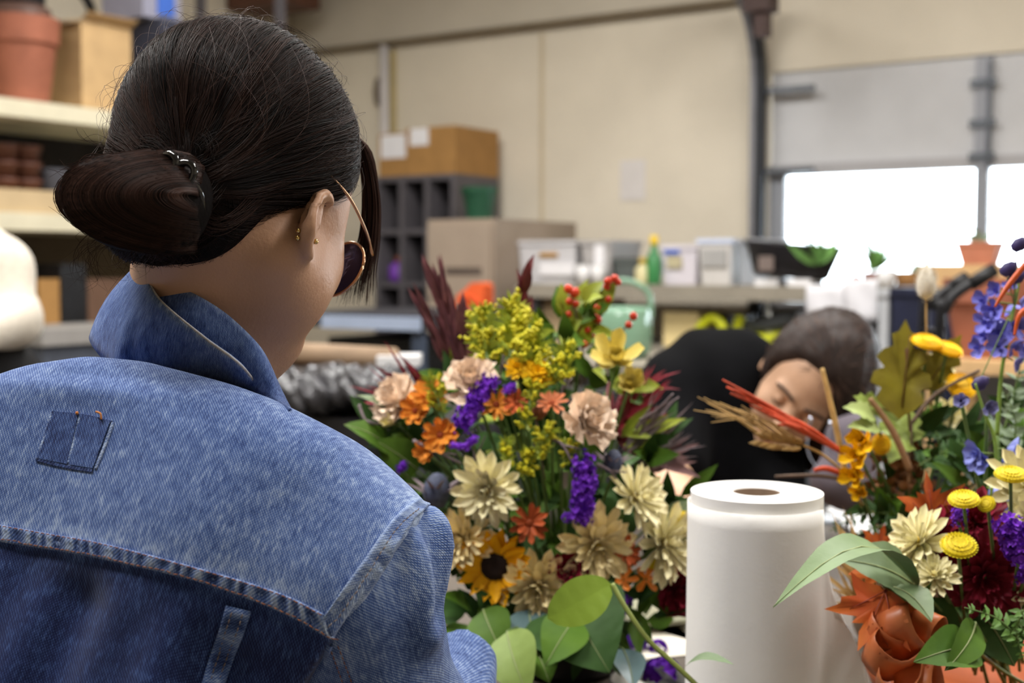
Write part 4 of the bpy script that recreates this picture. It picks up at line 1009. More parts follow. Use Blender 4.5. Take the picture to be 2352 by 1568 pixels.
for (l_, w, lab) in [([(1092, 1004), (1070, 1022), (1040, 1020)], 12, 'small purple statice sprig under the orange alstroemeria'), ([(1180, 884), (1160, 898)], 13, 'small purple statice tip behind the rust daisy'), ([(930, 1064), (920, 1076)], 12, 'purple statice tip peeping over the denim shoulder'),
                   ([(1316, 1180), (1298, 1186)], 13, 'purple statice side sprig at the foot of the tall column'), ([(1432, 1370), (1420, 1395)], 22, 'purple statice behind the stem of the round leaf')]:
    statice('A', l_, w, lab, nf=36)
def cut_statice(px, py, w, lab):
    c = on_z(px, py + w, TZ0); t = thing('cut_statice', lab, 'flower', c, group='cut statice lying on the table'); mb = MB(); r0 = w * c.y / FPX
    for k in range(60):
        o = Vector((rnd.gauss(0, 1), rnd.gauss(0, .6), abs(rnd.gauss(.5, .5)))).normalized(); p = c + Vector((0, 0, r0 * .5)) + Vector((o.x * r0, o.y * r0, o.z * r0 * .9)); r_ = r0 * .4; x = o.orthogonal().normalized(); y = o.cross(x); v = [p]
        for i in range(8):
            a = math.pi / 4 * i; v.append(p + (x * math.cos(a) + y * math.sin(a)) * r_ * (1 if i % 2 else .7) + o * r_ * .5)
        mb.add(v, [(0, 1 + i, 1 + (i + 1) % 8) for i in range(8)])
    mb.build('florets', PURP, t, False, kind='stuff'); MB().tube([c + Vector((0, 0, .003)), c + Vector((-.05, .03, .003))], .0016, 6).build('stem', STEMG, t, True)
for a in [(1456, 1466, 26, 'purple statice clipping lying on the table near the grey-green leaf'), (1512, 1478, 18, 'purple statice clipping on the table behind the leaf stem'), (1520, 1530, 38, 'largest purple statice clipping on the table before the paper roll')]: cut_statice(*a)
# ---- goldenrod: plumes of tiny yellow beads on green side stems
def goldenrod(b, line, w, lab, d=None, group='goldenrod in the middle bouquet', nf=220, leafy=60):
    FL.append((b, line[0][0], line[0][1], lab)); pts = [spot(b, x, y, d)[0] for x, y in line]; t = thing('goldenrod', lab, 'flower', pts[-1], group=group); L_ = cat(pts, 8); wr = w * pts[0].y / FPX; mb = MB(); lf = MB()
    MB().tube(L_, .0015, 6).build('plume_stem', STEMG, t, True)
    for k in range(max(5, nf // 16)):
        s = rnd.random() ** .8; p = L_[int(s * (len(L_) - 1))]; tip = p + DR(rnd.gauss(0, 1), rnd.gauss(.35, .5), rnd.gauss(.3, .6)) * wr * rnd.uniform(.5, 1.1)
        lf.tube([p, tip], .0006, 4)
        for j in range(16):
            c = p.lerp(tip, rnd.uniform(.3, 1.05)) + Vector((rnd.gauss(0, 1), rnd.gauss(0, 1), rnd.gauss(0, 1))) * wr * .09; r_ = wr * rnd.uniform(.05, .10) + .0008
            mb.add([c + Vector(v) * r_ for v in ((1, 0, 0), (-1, 0, 0), (0, 1, 0), (0, -1, 0), (0, 0, 1), (0, 0, -1))], [(0, 2, 4), (2, 1, 4), (1, 3, 4), (3, 0, 4), (2, 0, 5), (1, 2, 5), (3, 1, 5), (0, 3, 5)])
    for k in range(leafy):
        p = L_[int(rnd.random() * (len(L_) - 1))]; o = DR(rnd.gauss(0, 1), rnd.gauss(.5, .4), rnd.gauss(.2, .5)); s_ = o.cross(FW).normalized() * wr * .11; q = p + o * wr * rnd.uniform(.7, 1.2); m_ = p.lerp(q, .45)
        lf.add([p, m_ - s_, q, m_ + s_], [(0, 1, 2, 3)])
    mb.build('florets', GOLDR, t, True, kind='stuff'); lf.build('foliage', LEAFY, t, False, kind='stuff'); stem(t, pts[-1], BIND[b], None, .0016); return t
for (l_, w, lab, nf) in [
    ([(1110, 722), (1112, 770), (1120, 830)], 46, 'lime goldenrod plume standing beside the dark spiky leaves', 380), ([(1180, 712), (1176, 770), (1170, 830)], 48, 'lime goldenrod plume rising highest in the middle bouquet', 420),
    ([(1238, 752), (1226, 800), (1215, 850)], 46, 'olive goldenrod plume beside the red berries', 320), ([(1300, 800), (1290, 840), (1280, 880)], 40, 'darker goldenrod plume under the red berries', 200),
    ([(1222, 880), (1216, 930), (1205, 990)], 26, 'yellow goldenrod spray in the centre below the golden chrysanthemum', 260), ([(1160, 1012), (1164, 1040), (1170, 1075)], 22, 'bright yellow goldenrod tip above the cream chrysanthemum', 160),
    ([(1218, 1034), (1212, 1062), (1206, 1100)], 28, 'bright yellow goldenrod cluster in the very centre of the bouquet', 220), ([(1300, 1016), (1310, 1036), (1290, 1070)], 22, 'yellow goldenrod tip under the large peach carnation', 130),
    ([(1262, 990), (1250, 1020), (1240, 1060)], 30, 'loose goldenrod spray beside the copper bud', 180), ([(985, 870), (1000, 900), (1015, 950)], 26, 'pale goldenrod spray between the two peach carnations', 120)]:
    goldenrod('A', l_, w, lab, nf=nf)
# ---- leaves
def leaf(par, base, tip, w, up, m, sag=.1, fold=.25, shape='ovate', nl=10, name='leaf', curl=0.0):
    base, tip = Vector(base), Vector(tip); ax = tip - base; L = ax.length; ax.normalize(); up = Vector(up); up = (up - ax * up.dot(ax)).normalized(); sd = ax.cross(up); rows = []
    for i in range(nl + 1):
        t = i / nl
        if shape == 'ovate': wd = math.sin(math.pi * t ** .72) ** .85
        elif shape == 'lance': wd = math.sin(math.pi * t ** .8)
        elif shape == 'heart': wd = min(1, math.sin(math.pi * min(1, (t * .93 + .07)) ** .55) ** .8) 
        elif shape == 'wavy': wd = math.sin(math.pi * t ** .7) ** .9 * (1 + .16 * math.sin(t * 26))
        elif shape == 'round': wd = max(0.0, math.sin(math.pi * t)) ** .55
        else: wd = math.sin(math.pi * t)
        if i == nl: wd = 0.0
        c = base + ax * L * t + up * (sag * L * math.sin(math.pi * t) - curl * L * t * t)
        rows.append([c + sd * (s * wd * w / 2) + up * (abs(s) * wd * w / 2 * fold + .012 * w * math.sin(t * 30) * abs(s)) for s in (-1, -.55, -.04, .04, .55, 1)])
    return MB().grid(rows).build(name, m, par, True)
def lobed(par, centre, tipdir, up, R, outline, m, name='leaf', cup=.15):
    t_ = Vector(tipdir).normalized(); up = Vector(up); up = (up - t_ * up.dot(t_)).normalized(); s_ = t_.cross(up); c = Vector(centre); v = [c]; n = len(outline)
    for k in (.5, 1.0):
        for (x, y) in outline: v.append(c + (s_ * x + t_ * y) * R * k + up * R * (cup * k * k * (x * x + .4 * y * y) + .05 * math.sin(9 * x + 5 * y) * k))
    f = [(0, 1 + i, 1 + (i + 1) % n) for i in range(n)] + [(1 + i, 1 + n + i, 1 + n + (i + 1) % n, 1 + (i + 1) % n) for i in range(n)]
    return MB().add(v, f).build(name, m, par, True)
def sym(half): return half + [(-x, y) for x, y in reversed(half) if abs(x) > 1e-6]
MAPLE_O = sym([(0, 1.1), (.14, .72), (.12, .52), (.34, .62), (.30, .45), (.62, .56), (.95, .62), (.70, .36), (.74, .22), (.48, .06), (.62, -.08), (.78, -.34), (.44, -.26), (.12, -.34), (0, -.3)])
OAK_O = sym([(x_ * .8, y_) for x_, y_ in [(0, 1.25), (.14, 1.02), (.30, .95), (.24, .72), (.46, .66), (.62, .50), (.42, .30), (.66, .20), (.72, -.02), (.46, -.12), (.56, -.34), (.34, -.52), (.12, -.62), (0, -.72)]])
def sprig(name, label, cat_, root, stem_pts, leaves, m, group=None, r=.0022, sm=STEMG):
    """leaves: (base, tip, width, up, options)"""
    t = thing(name, label, cat_, root, group=group)
    if stem_pts: MB().tube(cat(stem_pts, 6), r, 6).build('stem', sm, t, True)
    for a in leaves: leaf(t, a[0], a[1], a[2], a[3], a[5] if len(a) > 5 else m, **(a[4] if len(a) > 4 else {}))
    return t
def px(w, d): return w * d / FPX
TOC = DR(0, .35, 1)
# the round-leaved branch that arches in front, lying towards the paper roll
_b = [P(1406, 1340, 1.20), P(1440, 1400, 1.19), P(1490, 1470, 1.18), P(1555, 1530, 1.17), P(1640, 1612, 1.16)]
sprig('leafy_branch', 'long green stem with one big round leaf arching before the paper roll', 'branch', _b[-1], _b, [
    (P(1404, 1341, 1.20), P(1258, 1420, 1.17), px(106, 1.19), DR(-.1, .12, 1), dict(sag=.04, fold=.08, shape='round', nl=16)),
    (P(1572, 1532, 1.17), P(1686, 1526, 1.13), px(36, 1.16), DR(0, 1, .5), dict(sag=.16, fold=.2, shape='ovate'), LEAFS)], mat('salal_leaf', (120, 144, 46), .4, .12, 12, objvar=.05, bump=.15, bscale=90, spec=.4), r=.0024, sm=mat('salal_stem', (132, 142, 70), .5, .15, 40))
def midrib(t, a, b, up, sg):
    ax = (b - a).normalized(); u = (Vector(up) - ax * Vector(up).dot(ax)).normalized(); L_ = (b - a).length
    MB().tube([a.lerp(b, k / 8) + u * (sg * L_ * math.sin(math.pi * k / 8) + .0006) for k in range(9)], [.0009, .0003], 4).build('midrib', mat('midrib_pale', (150, 160, 110), .5, .1, 30), t, True)
LB = [  # broad leaves round the foot of the bouquet: base, tip, width px, depths, material, shape
    ('dark green round leaf below the arching branch, broadest of the foot leaves', (1300, 1390, 1.36), (1400, 1545, 1.30), 250, DR(.1, .25, 1), LEAFD, 'heart'),
    ('mid green leaf overlapping the broad dark leaf at the foot', (1320, 1420, 1.34), (1252, 1530, 1.29), 110, DR(-.2, .2, 1), LEAFG, 'ovate'),
    ('glossy blue-grey leaf catching a white glint below the buff chrysanthemum', (1215, 1400, 1.37), (1222, 1505, 1.33), 100, DR(.05, .45, 1), LEAFB, 'ovate'),
    ('bright green leaf below the sunflower with folded edge', (1110, 1400, 1.36), (1160, 1512, 1.32), 110, DR(-.2, .3, 1), LEAFG, 'ovate'),
    ('pale green broad leaf hanging lowest beside the denim cuff', (1165, 1450, 1.31), (1215, 1600, 1.26), 130, DR(-.3, .2, 1), mat('leaf_pale', (128, 150, 74), .55, .12, 25, bump=.2, bscale=90), 'ovate'),
    ('yellow-green leaf hanging beside the pale leaf at the foot', (1225, 1480, 1.33), (1262, 1568, 1.30), 90, DR(.2, .2, 1), LEAFG, 'ovate'),
    ('grey-green leaf lying above the lowest edge near the statice clippings', (1430, 1490, 1.36), (1455, 1580, 1.31), 80, DR(.2, .4, 1), LEAFB, 'ovate'),
    ('upright narrow leaf behind the round arching leaf', (1375, 1440, 1.40), (1390, 1352, 1.36), 60, DR(.4, .1, 1), LEAFG, 'lance'),
    ('broad green leaf between purple statice and cream blooms', (1395, 1210, 1.42), (1440, 1150, 1.43), 110, DR(.1, .3, 1), LEAFD, 'ovate'),
    ('dull green leaf beside the paper roll above the yellow button', (1540, 1190, 1.46), (1580, 1150, 1.46), 50, DR(.3, .3, 1), LEAFS, 'ovate'),
    ('long pale leaf standing out beside the collar', (925, 970, 1.50), (818, 908, 1.46), 48, DR(.2, .9, .5), LEAFS, 'lance'),
    ('broad green leaf lying along the denim shoulder', (905, 1040, 1.47), (790, 975, 1.44), 90, DR(-.1, .8, .6), LEAFG, 'ovate'),
    ('green leaf below the cream freesia by the shoulder', (960, 1080, 1.47), (860, 1010, 1.45), 90, DR(-.1, .5, .9), LEAFG, 'ovate')]
for lab, a, b_, w, up, m_, sh_ in LB:
    t = thing('broad_leaf', lab, 'leaf', P(*a), group='broad leaves of the middle bouquet'); leaf(t, P(*a), P(*b_), px(w, a[2]), up, m_, .10, .18, sh_, 12, 'blade'); midrib(t, P(*a), P(*b_), up, .10); stem(t, P(*a), BIND['A'], None, .0015, name='petiole')
# filler: leafy sprigs closing the inside of the bouquet
def filler(b, px_, py_, dd, spread, n, ms, L0, group, label, up=.4):
    kind_ = ' '.join(label.split()[:-4]) if False else label
    near = sorted((f for f in FL if f[0] == b), key=lambda f: (f[1] - px_) ** 2 + (f[2] - py_) ** 2)[0]; FL.remove(near)
    label = label + ' beside the ' + ' '.join(near[3].split()[:16 - len(label.split()) - 2])
    for tail in (' a', ' the', ' of', ' with', ' and', ' in', ' on', ' just', ' by', ' above', ' below', ' beside', ' behind', ' between', ' under', ' to', ' near', ' at', ' its', ' over', ' nearest', ' before', ' one', ' next', ' from', ' facing', ' touching', ' half', ' against', ' towards', ' out', ' leaning', ' the', ' in', ' a', ' with', ' of', ' side'):
        if label.endswith(tail): label = label[:-len(tail)]
    c = P(px_, py_, dd); t = thing('foliage_sprig', label, 'foliage', c, group=group); stem(t, c, BIND[b], None, .0015)
    for k in range(n):
        o = DR(rnd.gauss(0, 1), rnd.gauss(up, .8), rnd.gauss(.5, .7)); a = c + o * spread * rnd.uniform(.1, .5) - FW * 0; tip = a + (o + DR(rnd.gauss(0, .4), rnd.gauss(0, .4), 0) * .6).normalized() * L0 * rnd.uniform(.7, 1.2)
        leaf(t, a, tip, L0 * rnd.uniform(.28, .5), DR(rnd.gauss(0, .3), rnd.gauss(.6, .3), 1), ms[k % len(ms)], .1, .2, rnd.choice(['ovate', 'lance']), 5)
for (x, y, d_) in [(1010, 1090, 1.50), (1060, 1160, 1.50), (1150, 1000, 1.50), (1130, 1220, 1.47), (1210, 1130, 1.46), (1260, 1220, 1.45), (1300, 1120, 1.47), (1380, 1090, 1.48), (1430, 1180, 1.48), (1480, 1060, 1.52), (1500, 1300, 1.47), (1310, 1330, 1.45), (1120, 1380, 1.42), (1050, 1330, 1.44), (1180, 1440, 1.40), (1350, 1440, 1.44), (1460, 1400, 1.46), (1530, 1170, 1.52), (960, 1050, 1.5), (900, 1000, 1.52), (1200, 920, 1.54), (1320, 880, 1.56), (1050, 960, 1.54), (1240, 1420, 1.44), (1400, 1380, 1.46), (1090, 1430, 1.44), (1280, 1010, 1.49)]:
    filler('A', x, y, d_, .06, 9, [LEAFD, LEAFG, LEAFD], .055, 'dark leafy filler in the middle bouquet', 'dark leafy filler sprig')
for (x, y) in [(1290, 760), (1330, 740), (1265, 800), (1330, 820), (1190, 960), (1235, 1000), (1170, 1050), (1260, 1060), (1120, 850), (1060, 900), (1390, 900)]:
    filler('A', x, y, 1.55, .05, 8, [LEAFY, LEAFG], .05, 'light leafy sprigs among the goldenrod', 'light green leafy sprig', .9)
# dark upright spiky leaves, and the maroon bud
def spiky(label, base, tip, n, L0, w, m, spread, group):
    t = thing('spiky_stem', label, 'foliage', base, group=group); st = cat([base, (base + tip) / 2, tip], 8); MB().tube(st, .003, 6).build('stem', m, t, True)
    for k in range(n):
        s = k / n; p = st[int(s * (len(st) - 1))]; ax = (tip - base).normalized(); o = (ax + DR(rnd.gauss(0, 1), 0, rnd.gauss(0, 1)) * spread).normalized(); leaf(t, p, p + o * L0 * rnd.uniform(.7, 1.1), w, DR(rnd.gauss(0, .5), .2, 1), m, .06, .3, 'lance', 6)
    return t
spiky('tall dark maroon spiky stem rising beside the goldenrod', P(1075, 880, 1.54), P(1020, 690, 1.54), 24, .075, .009, MAROON, .2, 'dark spiky stems')
spiky('second maroon spiky stem leaning out towards the black bench', P(1060, 890, 1.55), P(990, 740, 1.55), 18, .065, .009, MAROON, .22, 'dark spiky stems')
spiky('fourth maroon spiky stem tallest and thinnest beside the orange bag', P(1050, 880, 1.56), P(1010, 665, 1.56), 16, .055, .007, MAROON, .18, 'dark spiky stems')
spiky('third maroon spiky stem closest to the goldenrod plumes', P(1085, 890, 1.53), P(1058, 760, 1.53), 10, .06, .014, MAROON, .25, 'dark spiky stems')
spiky('thin dark red leafy tip standing before the white storage bin', P(1200, 780, 1.55), P(1205, 650, 1.55), 8, .05, .013, mat('dark_red_leaf', (98, 34, 36), .5, .25, 40, objvar=.2), .25, 'dark spiky stems')
# wine red grasses
def grass(label, base, dirs, n, L0, m, group, w=.004):
    t = thing('grass_plume', label, 'grass', base, group=group)
    for k in range(n):
        o = DR(dirs[0] + rnd.gauss(0, .35), dirs[1] + rnd.gauss(0, .35), dirs[2] + rnd.gauss(0, .3)); p = base + DR(rnd.gauss(0, 1), rnd.gauss(0, 1), 0) * .012; leaf(t, p, p + o * L0 * rnd.uniform(.6, 1.1), w * rnd.uniform(.8, 1.6), DR(0, .5, 1), m, rnd.uniform(-.1, .15), .2, 'lance', 6, 'blade')
    stem(t, base, BIND['A'], None, .0015)
grass('wine red grass plume fanning out beside the dark plastic bags', P(985, 935, 1.55), (-.8, .6, .1), 22, .085, WINE, 'wine red grasses')
grass('wine red grass clump behind the large peach carnation', P(1420, 985, 1.55), (.5, .5, .2), 30, .075, WINE, 'wine red grasses', .007)
grass('wine red grass blades reaching towards the black shirt', P(1450, 920, 1.58), (.9, .45, 0), 16, .06, WINE, 'wine red grasses')
grass('grey lilac twiggy grass near the eryngium thistle', P(1445, 1050, 1.52), (.8, .5, .2), 34, .085, TWIGG, 'grey lilac grasses', .003)
grass('muddy pink leafy twigs beside the black shirt', P(1480, 1060, 1.53), (.8, .3, .2), 14, .06, mat('dusty_pink_leaf', (150, 112, 112), .55, .2, 40, objvar=.2), 'grey lilac grasses', .009)
grass('lime green narrow leaves at the edge facing the black shirt', P(1450, 1010, 1.52), (.9, .25, .2), 12, .06, LEAFY, 'lime leaves by the twigs', .009)
# thin grey twigs criss-crossing
for lab, pts in [('grey twig pointing up from the peach carnation towards the black shirt', [(1470, 965, 1.47), (1510, 940, 1.46), (1546, 904, 1.45)]), ('forked grey twig standing above the golden chrysanthemum', [(1145, 900, 1.48), (1150, 850, 1.47), (1165, 790, 1.47)]), ('arched grey twig over the purple statice column', [(1250, 1002, 1.38), (1290, 1020, 1.365), (1312, 1058, 1.36)]),
                 ('grey twig crossing above the front cream chrysanthemum', [(1370, 1065, 1.37), (1400, 1080, 1.37), (1415, 1098, 1.38)]), ('grey lilac twig below the orange alstroemeria', [(950, 1012, 1.42), (1000, 1035, 1.40), (1060, 1065, 1.40)]), ('grey twig rising in the dark beside the thistle', [(1080, 1140, 1.44), (1090, 1060, 1.42), (1085, 990, 1.42)]),
                 ('lilac twig beside the long pale leaf near the collar', [(825, 930, 1.47), (840, 965, 1.46), (870, 975, 1.46)]), ('pale forked twig between goldenrod and large carnation', [(1285, 960, 1.48), (1290, 900, 1.48), (1300, 870, 1.48)])]:
    q = [P(*p) for p in pts]; t = thing('dry_twig', lab, 'twig', q[0], group='thin grey twigs of the middle bouquet'); c_ = cat(q, 6); MB().tube(c_, [.0022, .0012], 6).build('twig', TWIGG, t, True); m_ = c_[len(c_) // 2]; MB().tube([m_, m_ + (q[-1] - q[0]) * .35 + DR(1, .3, 0) * .012], [.0013, .0007], 5).build('side_twig', TWIGG, t, True)
# berries
def berries(label, st, bs):
    q = [P(x, y, 1.54) for x, y in st]; t = thing('berry_sprig', label, 'berries', q[0], group='red berry sprigs'); MB().tube(cat(q, 6), .0013, 6).build('stem', STEMB, t, True)
    for (x, y, r_) in bs:
        c = P(x, y, 1.53 + rnd.uniform(-.01, .01)); R = px(r_, 1.53); MB().lathe(c, [(0, -R), (.6 * R, -.85 * R), (R, -.1 * R), (.85 * R, .55 * R), (.35 * R, 1.0 * R), (0, 1.15 * R)], 12, DR(rnd.gauss(0, .3), 1, .3)).build('berry', BERRY, t, True)
        nb = min(q, key=lambda p: (p - c).length); MB().tube([nb, c], .0008, 5).build('berry_stalk', STEMB, t, True)
berries('red berry sprig standing before the white bins', [(1345, 880), (1335, 780), (1318, 700), (1312, 665)], [(1306, 664, 11), (1320, 672, 12), (1308, 692, 9), (1322, 698, 9), (1306, 722, 8)])
berries('red berry sprig crossing the green glass jug handle', [(1370, 880), (1375, 760), (1390, 690), (1410, 650)], [(1396, 646, 10), (1412, 640, 10), (1420, 648, 8), (1394, 660, 10), (1398, 688, 10), (1372, 706, 9), (1366, 728, 9), (1374, 734, 9)])
berries('red berry sprig before the belly of the green glass jug', [(1385, 880), (1415, 790), (1450, 730)], [(1455, 726, 10), (1444, 746, 9), (1337, 765, 11), (1350, 758, 8), (1358, 770, 8), (1342, 790, 8)])
# thistles
for lab, c, R in [('dark blue-grey thistle head beside the denim shoulder', P(1003, 1128, 1.40), px(40, 1.4)), ('oval grey-green thistle head under the large peach carnation', P(1408, 1062, 1.38), px(28, 1.38))]:
    t = thing('sea_holly', lab, 'flower', c, group='thistle heads of the middle bouquet'); MB().lathe(c - DR(.1, 1, .1) * R, [(0, 0), (.55 * R, .15 * R), (.8 * R, .8 * R), (.7 * R, 1.5 * R), (.35 * R, 2.0 * R), (0, 2.1 * R)], 16, DR(.1, 1, .1)).build('cone', THIST, t, True)
    for k in range(10):
        a = k * .628; o = DR(math.cos(a), .25 + .3 * rnd.random(), math.sin(a)); leaf(t, c - DR(.1, 1, .1) * R * .7, c + o * R * 2.0, R * .35, DR(0, 1, .4), TWIGG, .08, .3, 'lance', 5, 'bract')
    stem(t, c - UPV * R, BIND['A'], None, .002)
t = thing('flower_bud', 'closed copper brown bud in front of the copper daisy', 'bud', P(1240, 948, 1.40), group='buds'); MB().lathe(P(1232, 965, 1.40), [(0, 0), (.006, .003), (.009, .012), (.006, .022), (0, .027)], 12, DR(.35, 1, .1)).build('bud', mat('bud_copper', (146, 84, 58), .5, .2, 60), t, True); stem(t, P(1232, 965, 1.40), BIND['A'], None, .0015, STEMB)
# vase of the middle bouquet, plate and papers on the table
va = P(1300, 1500, 1.54); va.z = TZ0
MB().lathe(va, [(0, .0), (.06, .0), (.068, .01), (.075, .06), (.066, .105), (.07, .115), (.062, .112), (.058, .06), (0, .02)], 32).build('flower_vase', mat('dark_smoked_glass', (40, 38, 38), .12, .1, 10, spec=.6), None, True, label='low dark vase holding the big middle bouquet', cat_='vase')
pl = on_z(1500, 1420, TZ0); 
MB().lathe((pl.x, pl.y, TZ0), [(0, .004), (.045, .004), (.05, .0), (.08, .014), (.083, .02), (.079, .019), (.05, .008), (0, .009)], 36).build('glass_dish', mat('greenish_glass_dish', (176, 176, 150), .1, .05, 10, spec=.6, trans=.3), None, True, label='shallow greenish glass dish on the table behind the purple clippings', cat_='dish')
for (a, rot, w, h, lab) in [((1500, 1470), .3, .11, .15, 'white paper sheet on the table under the purple clippings'), ((1440, 1440), -.2, .10, .13, 'cream paper sheet lying behind the grey-green leaf'), ((1575, 1440), .7, .09, .12, 'cream paper sheet sticking out from behind the paper roll')]:
    c = on_z(a[0], a[1], TZ0); MB().box((c.x, c.y, TZ0 + .001 + .001 * len(lab) % 3 * .0005), Matrix.Rotation(rot, 3, 'Z') @ Vector((w / 2, 0, 0)), Matrix.Rotation(rot, 3, 'Z') @ Vector((0, h / 2, 0)), (0, 0, .0006)).build('paper_sheet', mat('offwhite_paper', (234, 226, 210), .7, .04, 10), None, label=lab, cat_='paper', group='papers on the work table')
gb = on_z(1500, 1600, TZ0)
MB().lathe((gb.x, gb.y, TZ0), [(0, .002), (.045, .0), (.05, .012), (.05, .02), (.046, .02), (.044, .006), (0, .006)], 30).build('metal_dish', mat('brushed_grey', (150, 148, 140), .4, .1, 20, metal=.5), None, True, label='grey round dish lid at the lowest edge before the clippings', cat_='dish')
# ---- the paper roll
RB = P(1738, 1128, 1.22); RB.z = TZ0; RR = px(150, 1.22); RH = P(1738, 1128, 1.22).z - TZ0
roll = thing('paper_roll', 'tall white paper roll standing on the table, sheet hanging loose', 'paper roll', RB)
PAPER = mat('white_paper', (240, 237, 232), .75, .03, 14, bump=.08, bscale=260)
MB().lathe(RB, [(RR * .36, .0), (RR, .0), (RR, RH)], 72, cap=False).lathe(RB, [(RR, RH), (RR * .9, RH + .0005), (RR * .8, RH - .0004), (RR * .7, RH + .0005), (RR * .6, RH - .0003), (RR * .5, RH + .0005), (RR * .36, RH - .0003), (RR * .36, 0)], 72, cap=False).build('paper', PAPER, roll, True)
MB().lathe(RB, [(RR * .33, .0), (RR * .358, .0), (RR * .358, RH - .001), (RR * .33, RH - .001), (RR * .33, 0)], 40, cap=False).build('cardboard_core', mat('cardboard_core', (104, 82, 62), .8, .12, 40), roll, True)
# loose outer sheet: leaves the roll on its near side and slopes away to the right
rows = []; HS = RH - .012
for i in range(31):
    t = i / 30; a = math.radians(-225 + 193 * min(1, t / .62)); ext = max(0, t - .62) / .38; row = []
    for j in range(17):
        z = j / 16; curl = (z * HS)
        p = Vector((RB.x + (RR + .0035) * math.cos(a), RB.y + (RR + .0035) * math.sin(a), TZ0 + .002 + curl))
        flare = ext * (.085 * (1 - z) ** .85 + .0) ; tang = Vector((-math.sin(a), math.cos(a), 0))
        p += tang * flare * .75 + Vector((math.cos(a), math.sin(a), 0)) * flare * .55 + Vector((0, 0, -ext ** 1.4 * .11 * z ** 3))
        p += Vector((math.cos(a), math.sin(a), 0)) * (.0014 * math.sin(t * 9 + z * 4) * math.sin(math.pi * t))
        row.append(p)
    rows.append(row)
MB().grid(rows).solid(.0006).build('loose_sheet', PAPER, roll, True)
# ================================================================ the two bouquets at the right
GB, GC_ = 'autumn bouquet behind the paper roll', 'front bouquet with the orange bow'
def wheat(label, head0, head1, stem_end, d, m, awn, group, nk=34, wk=.006):
    a, b, e = P(*head0, d), P(*head1, d), P(*stem_end, d + .03); t = thing('wheat_ear', label, 'wheat', e, group=group); ax = (b - a); L_ = ax.length; ax.normalize(); s_ = ax.cross(FW).normalized()
    MB().tube(cat([b, b.lerp(e, .45) + DR(0, .5, 0) * .004, e], 6), .0016, 6, True).build('stem', m, t, True)
    for k in range(nk):
        u = k / nk; side = (-1 if k % 2 else 1); p = b.lerp(a, u); o = (-ax + s_ * side * .35 + FW * rnd.gauss(0, .3)).normalized(); w = wk * (1 - .5 * abs(u - .4)); MB().lathe(p + s_ * side * w * .4, [(0, 0), (w * .32, w * .5), (w * .36, w), (w * .2, w * 1.9), (0, w * 2.3)], 6, o).build('kernel', m, t, True)
        if awn and k % 2 == 0:
            MB().tube(cat([p, p + o * awn * .5 + DR(0, .1, 0) * awn * .1, p + (o * .7 - ax * .8 + s_ * rnd.gauss(0, .16)).normalized() * awn * rnd.uniform(.8, 1.15) + DR(-.2, .7, 0) * awn * .22], 4), [.0012, .0004], 4).build('awn', m, t, True)
    return t
wheat('golden wheat ear with long awns above the paper roll', (1745, 1008), (1845, 1022), (1945, 1090), 1.42, DRIED, .075, GB, 34, .0085)
REDW = mat('red_dyed_grass', (198, 76, 44), .65, .25, 60, objvar=.15)
t = thing('dyed_grass', 'red dyed grass plume pointing across the leaning person', 'grass', P(1935, 1040, 1.42), group=GB)
for k in range(16):
    a = P(1935 + rnd.gauss(0, 1), 1038 + rnd.gauss(0, 2), 1.43); tip = P(1655 + rnd.uniform(0, 130), 872 + rnd.gauss(0, 10) + rnd.uniform(0, 70), 1.40 + rnd.gauss(0, .008)); tip = P(1660 + k * 9, 876 + k * 6 + rnd.gauss(0, 7), 1.40 + rnd.gauss(0, .006)); MB().tube(cat([a, P(1840 + rnd.gauss(0, 6), 982 + rnd.gauss(0, 5), 1.415), tip], 5), [.0008, .0020, .0026, .0022, .001], 5).build('blade', REDW, t, True)
for lab, pts, r_, m_ in [('slim brown reed standing before the dark hair of the leaning person', [(1945, 1110), (1920, 980), (1888, 845)], .0036, DRIED), ('thicker brown reed leaning behind the yellow freesia', [(2090, 1080), (2050, 990), (1998, 915)], .0042, mat('reed_brown', (150, 112, 78), .7, .2, 60)), ('second red dyed stem running low towards the paper roll', [(1960, 1098), (1900, 1076), (1870, 1080)], .0035, REDW),
                        ('horizontal brown twig lying just above the paper roll', [(1980, 1108), (1880, 1092), (1780, 1094)], .0025, STEMB), ('curved brown branch crossing the yellow button stems', [(2095, 970), (2150, 905), (2250, 850)], .0024, STEMB)]:
    q = [P(x, y, 1.46) for x, y in pts]; t = thing('dried_reed', lab, 'reed', q[0], group=GB); MB().tube(cat(q, 8), [r_, r_, r_ * .7], 7).build('reed', m_, t, True)
    MB().tube([q[0], BIND['B']], r_ * .5, 6).build('reed_foot', m_, t, True)
# bunny tail grass
t = thing('bunny_tail_grass', 'white fluffy bunny tail grass on a thin stem before the garden pots', 'grass', P(2140, 960, 1.5), group=GB); c = P(2127, 690, 1.5); MB().lathe(c, [(0, 0), (.007, .004), (.0115, .013), (.0105, .026), (.006, .037), (0, .045)], 16).build('fluffy_head', mat('fluff_white', (236, 226, 206), .95, .1, 200, bump=.8, bscale=600, sheen=.8), t, True)
fz = MB()
for k in range(240):
    o = Vector((rnd.gauss(0, 1), rnd.gauss(0, 1), rnd.gauss(.4, .8))).normalized(); p = c + Vector((0, 0, .018)) + Vector((o.x * .0105, o.y * .0105, o.z * .02)); fz.tube([p, p + (o + Vector((0, 0, .8))) * .0045], [.0003, .0001], 3, False)
fz.build('fluff', MATS['fluff_white'], t, False, kind='stuff'); MB().tube(cat([c, P(2128, 770, 1.5), P(2140, 960, 1.52)], 6), .0012, 5).build('stem', DRIED, t, True)
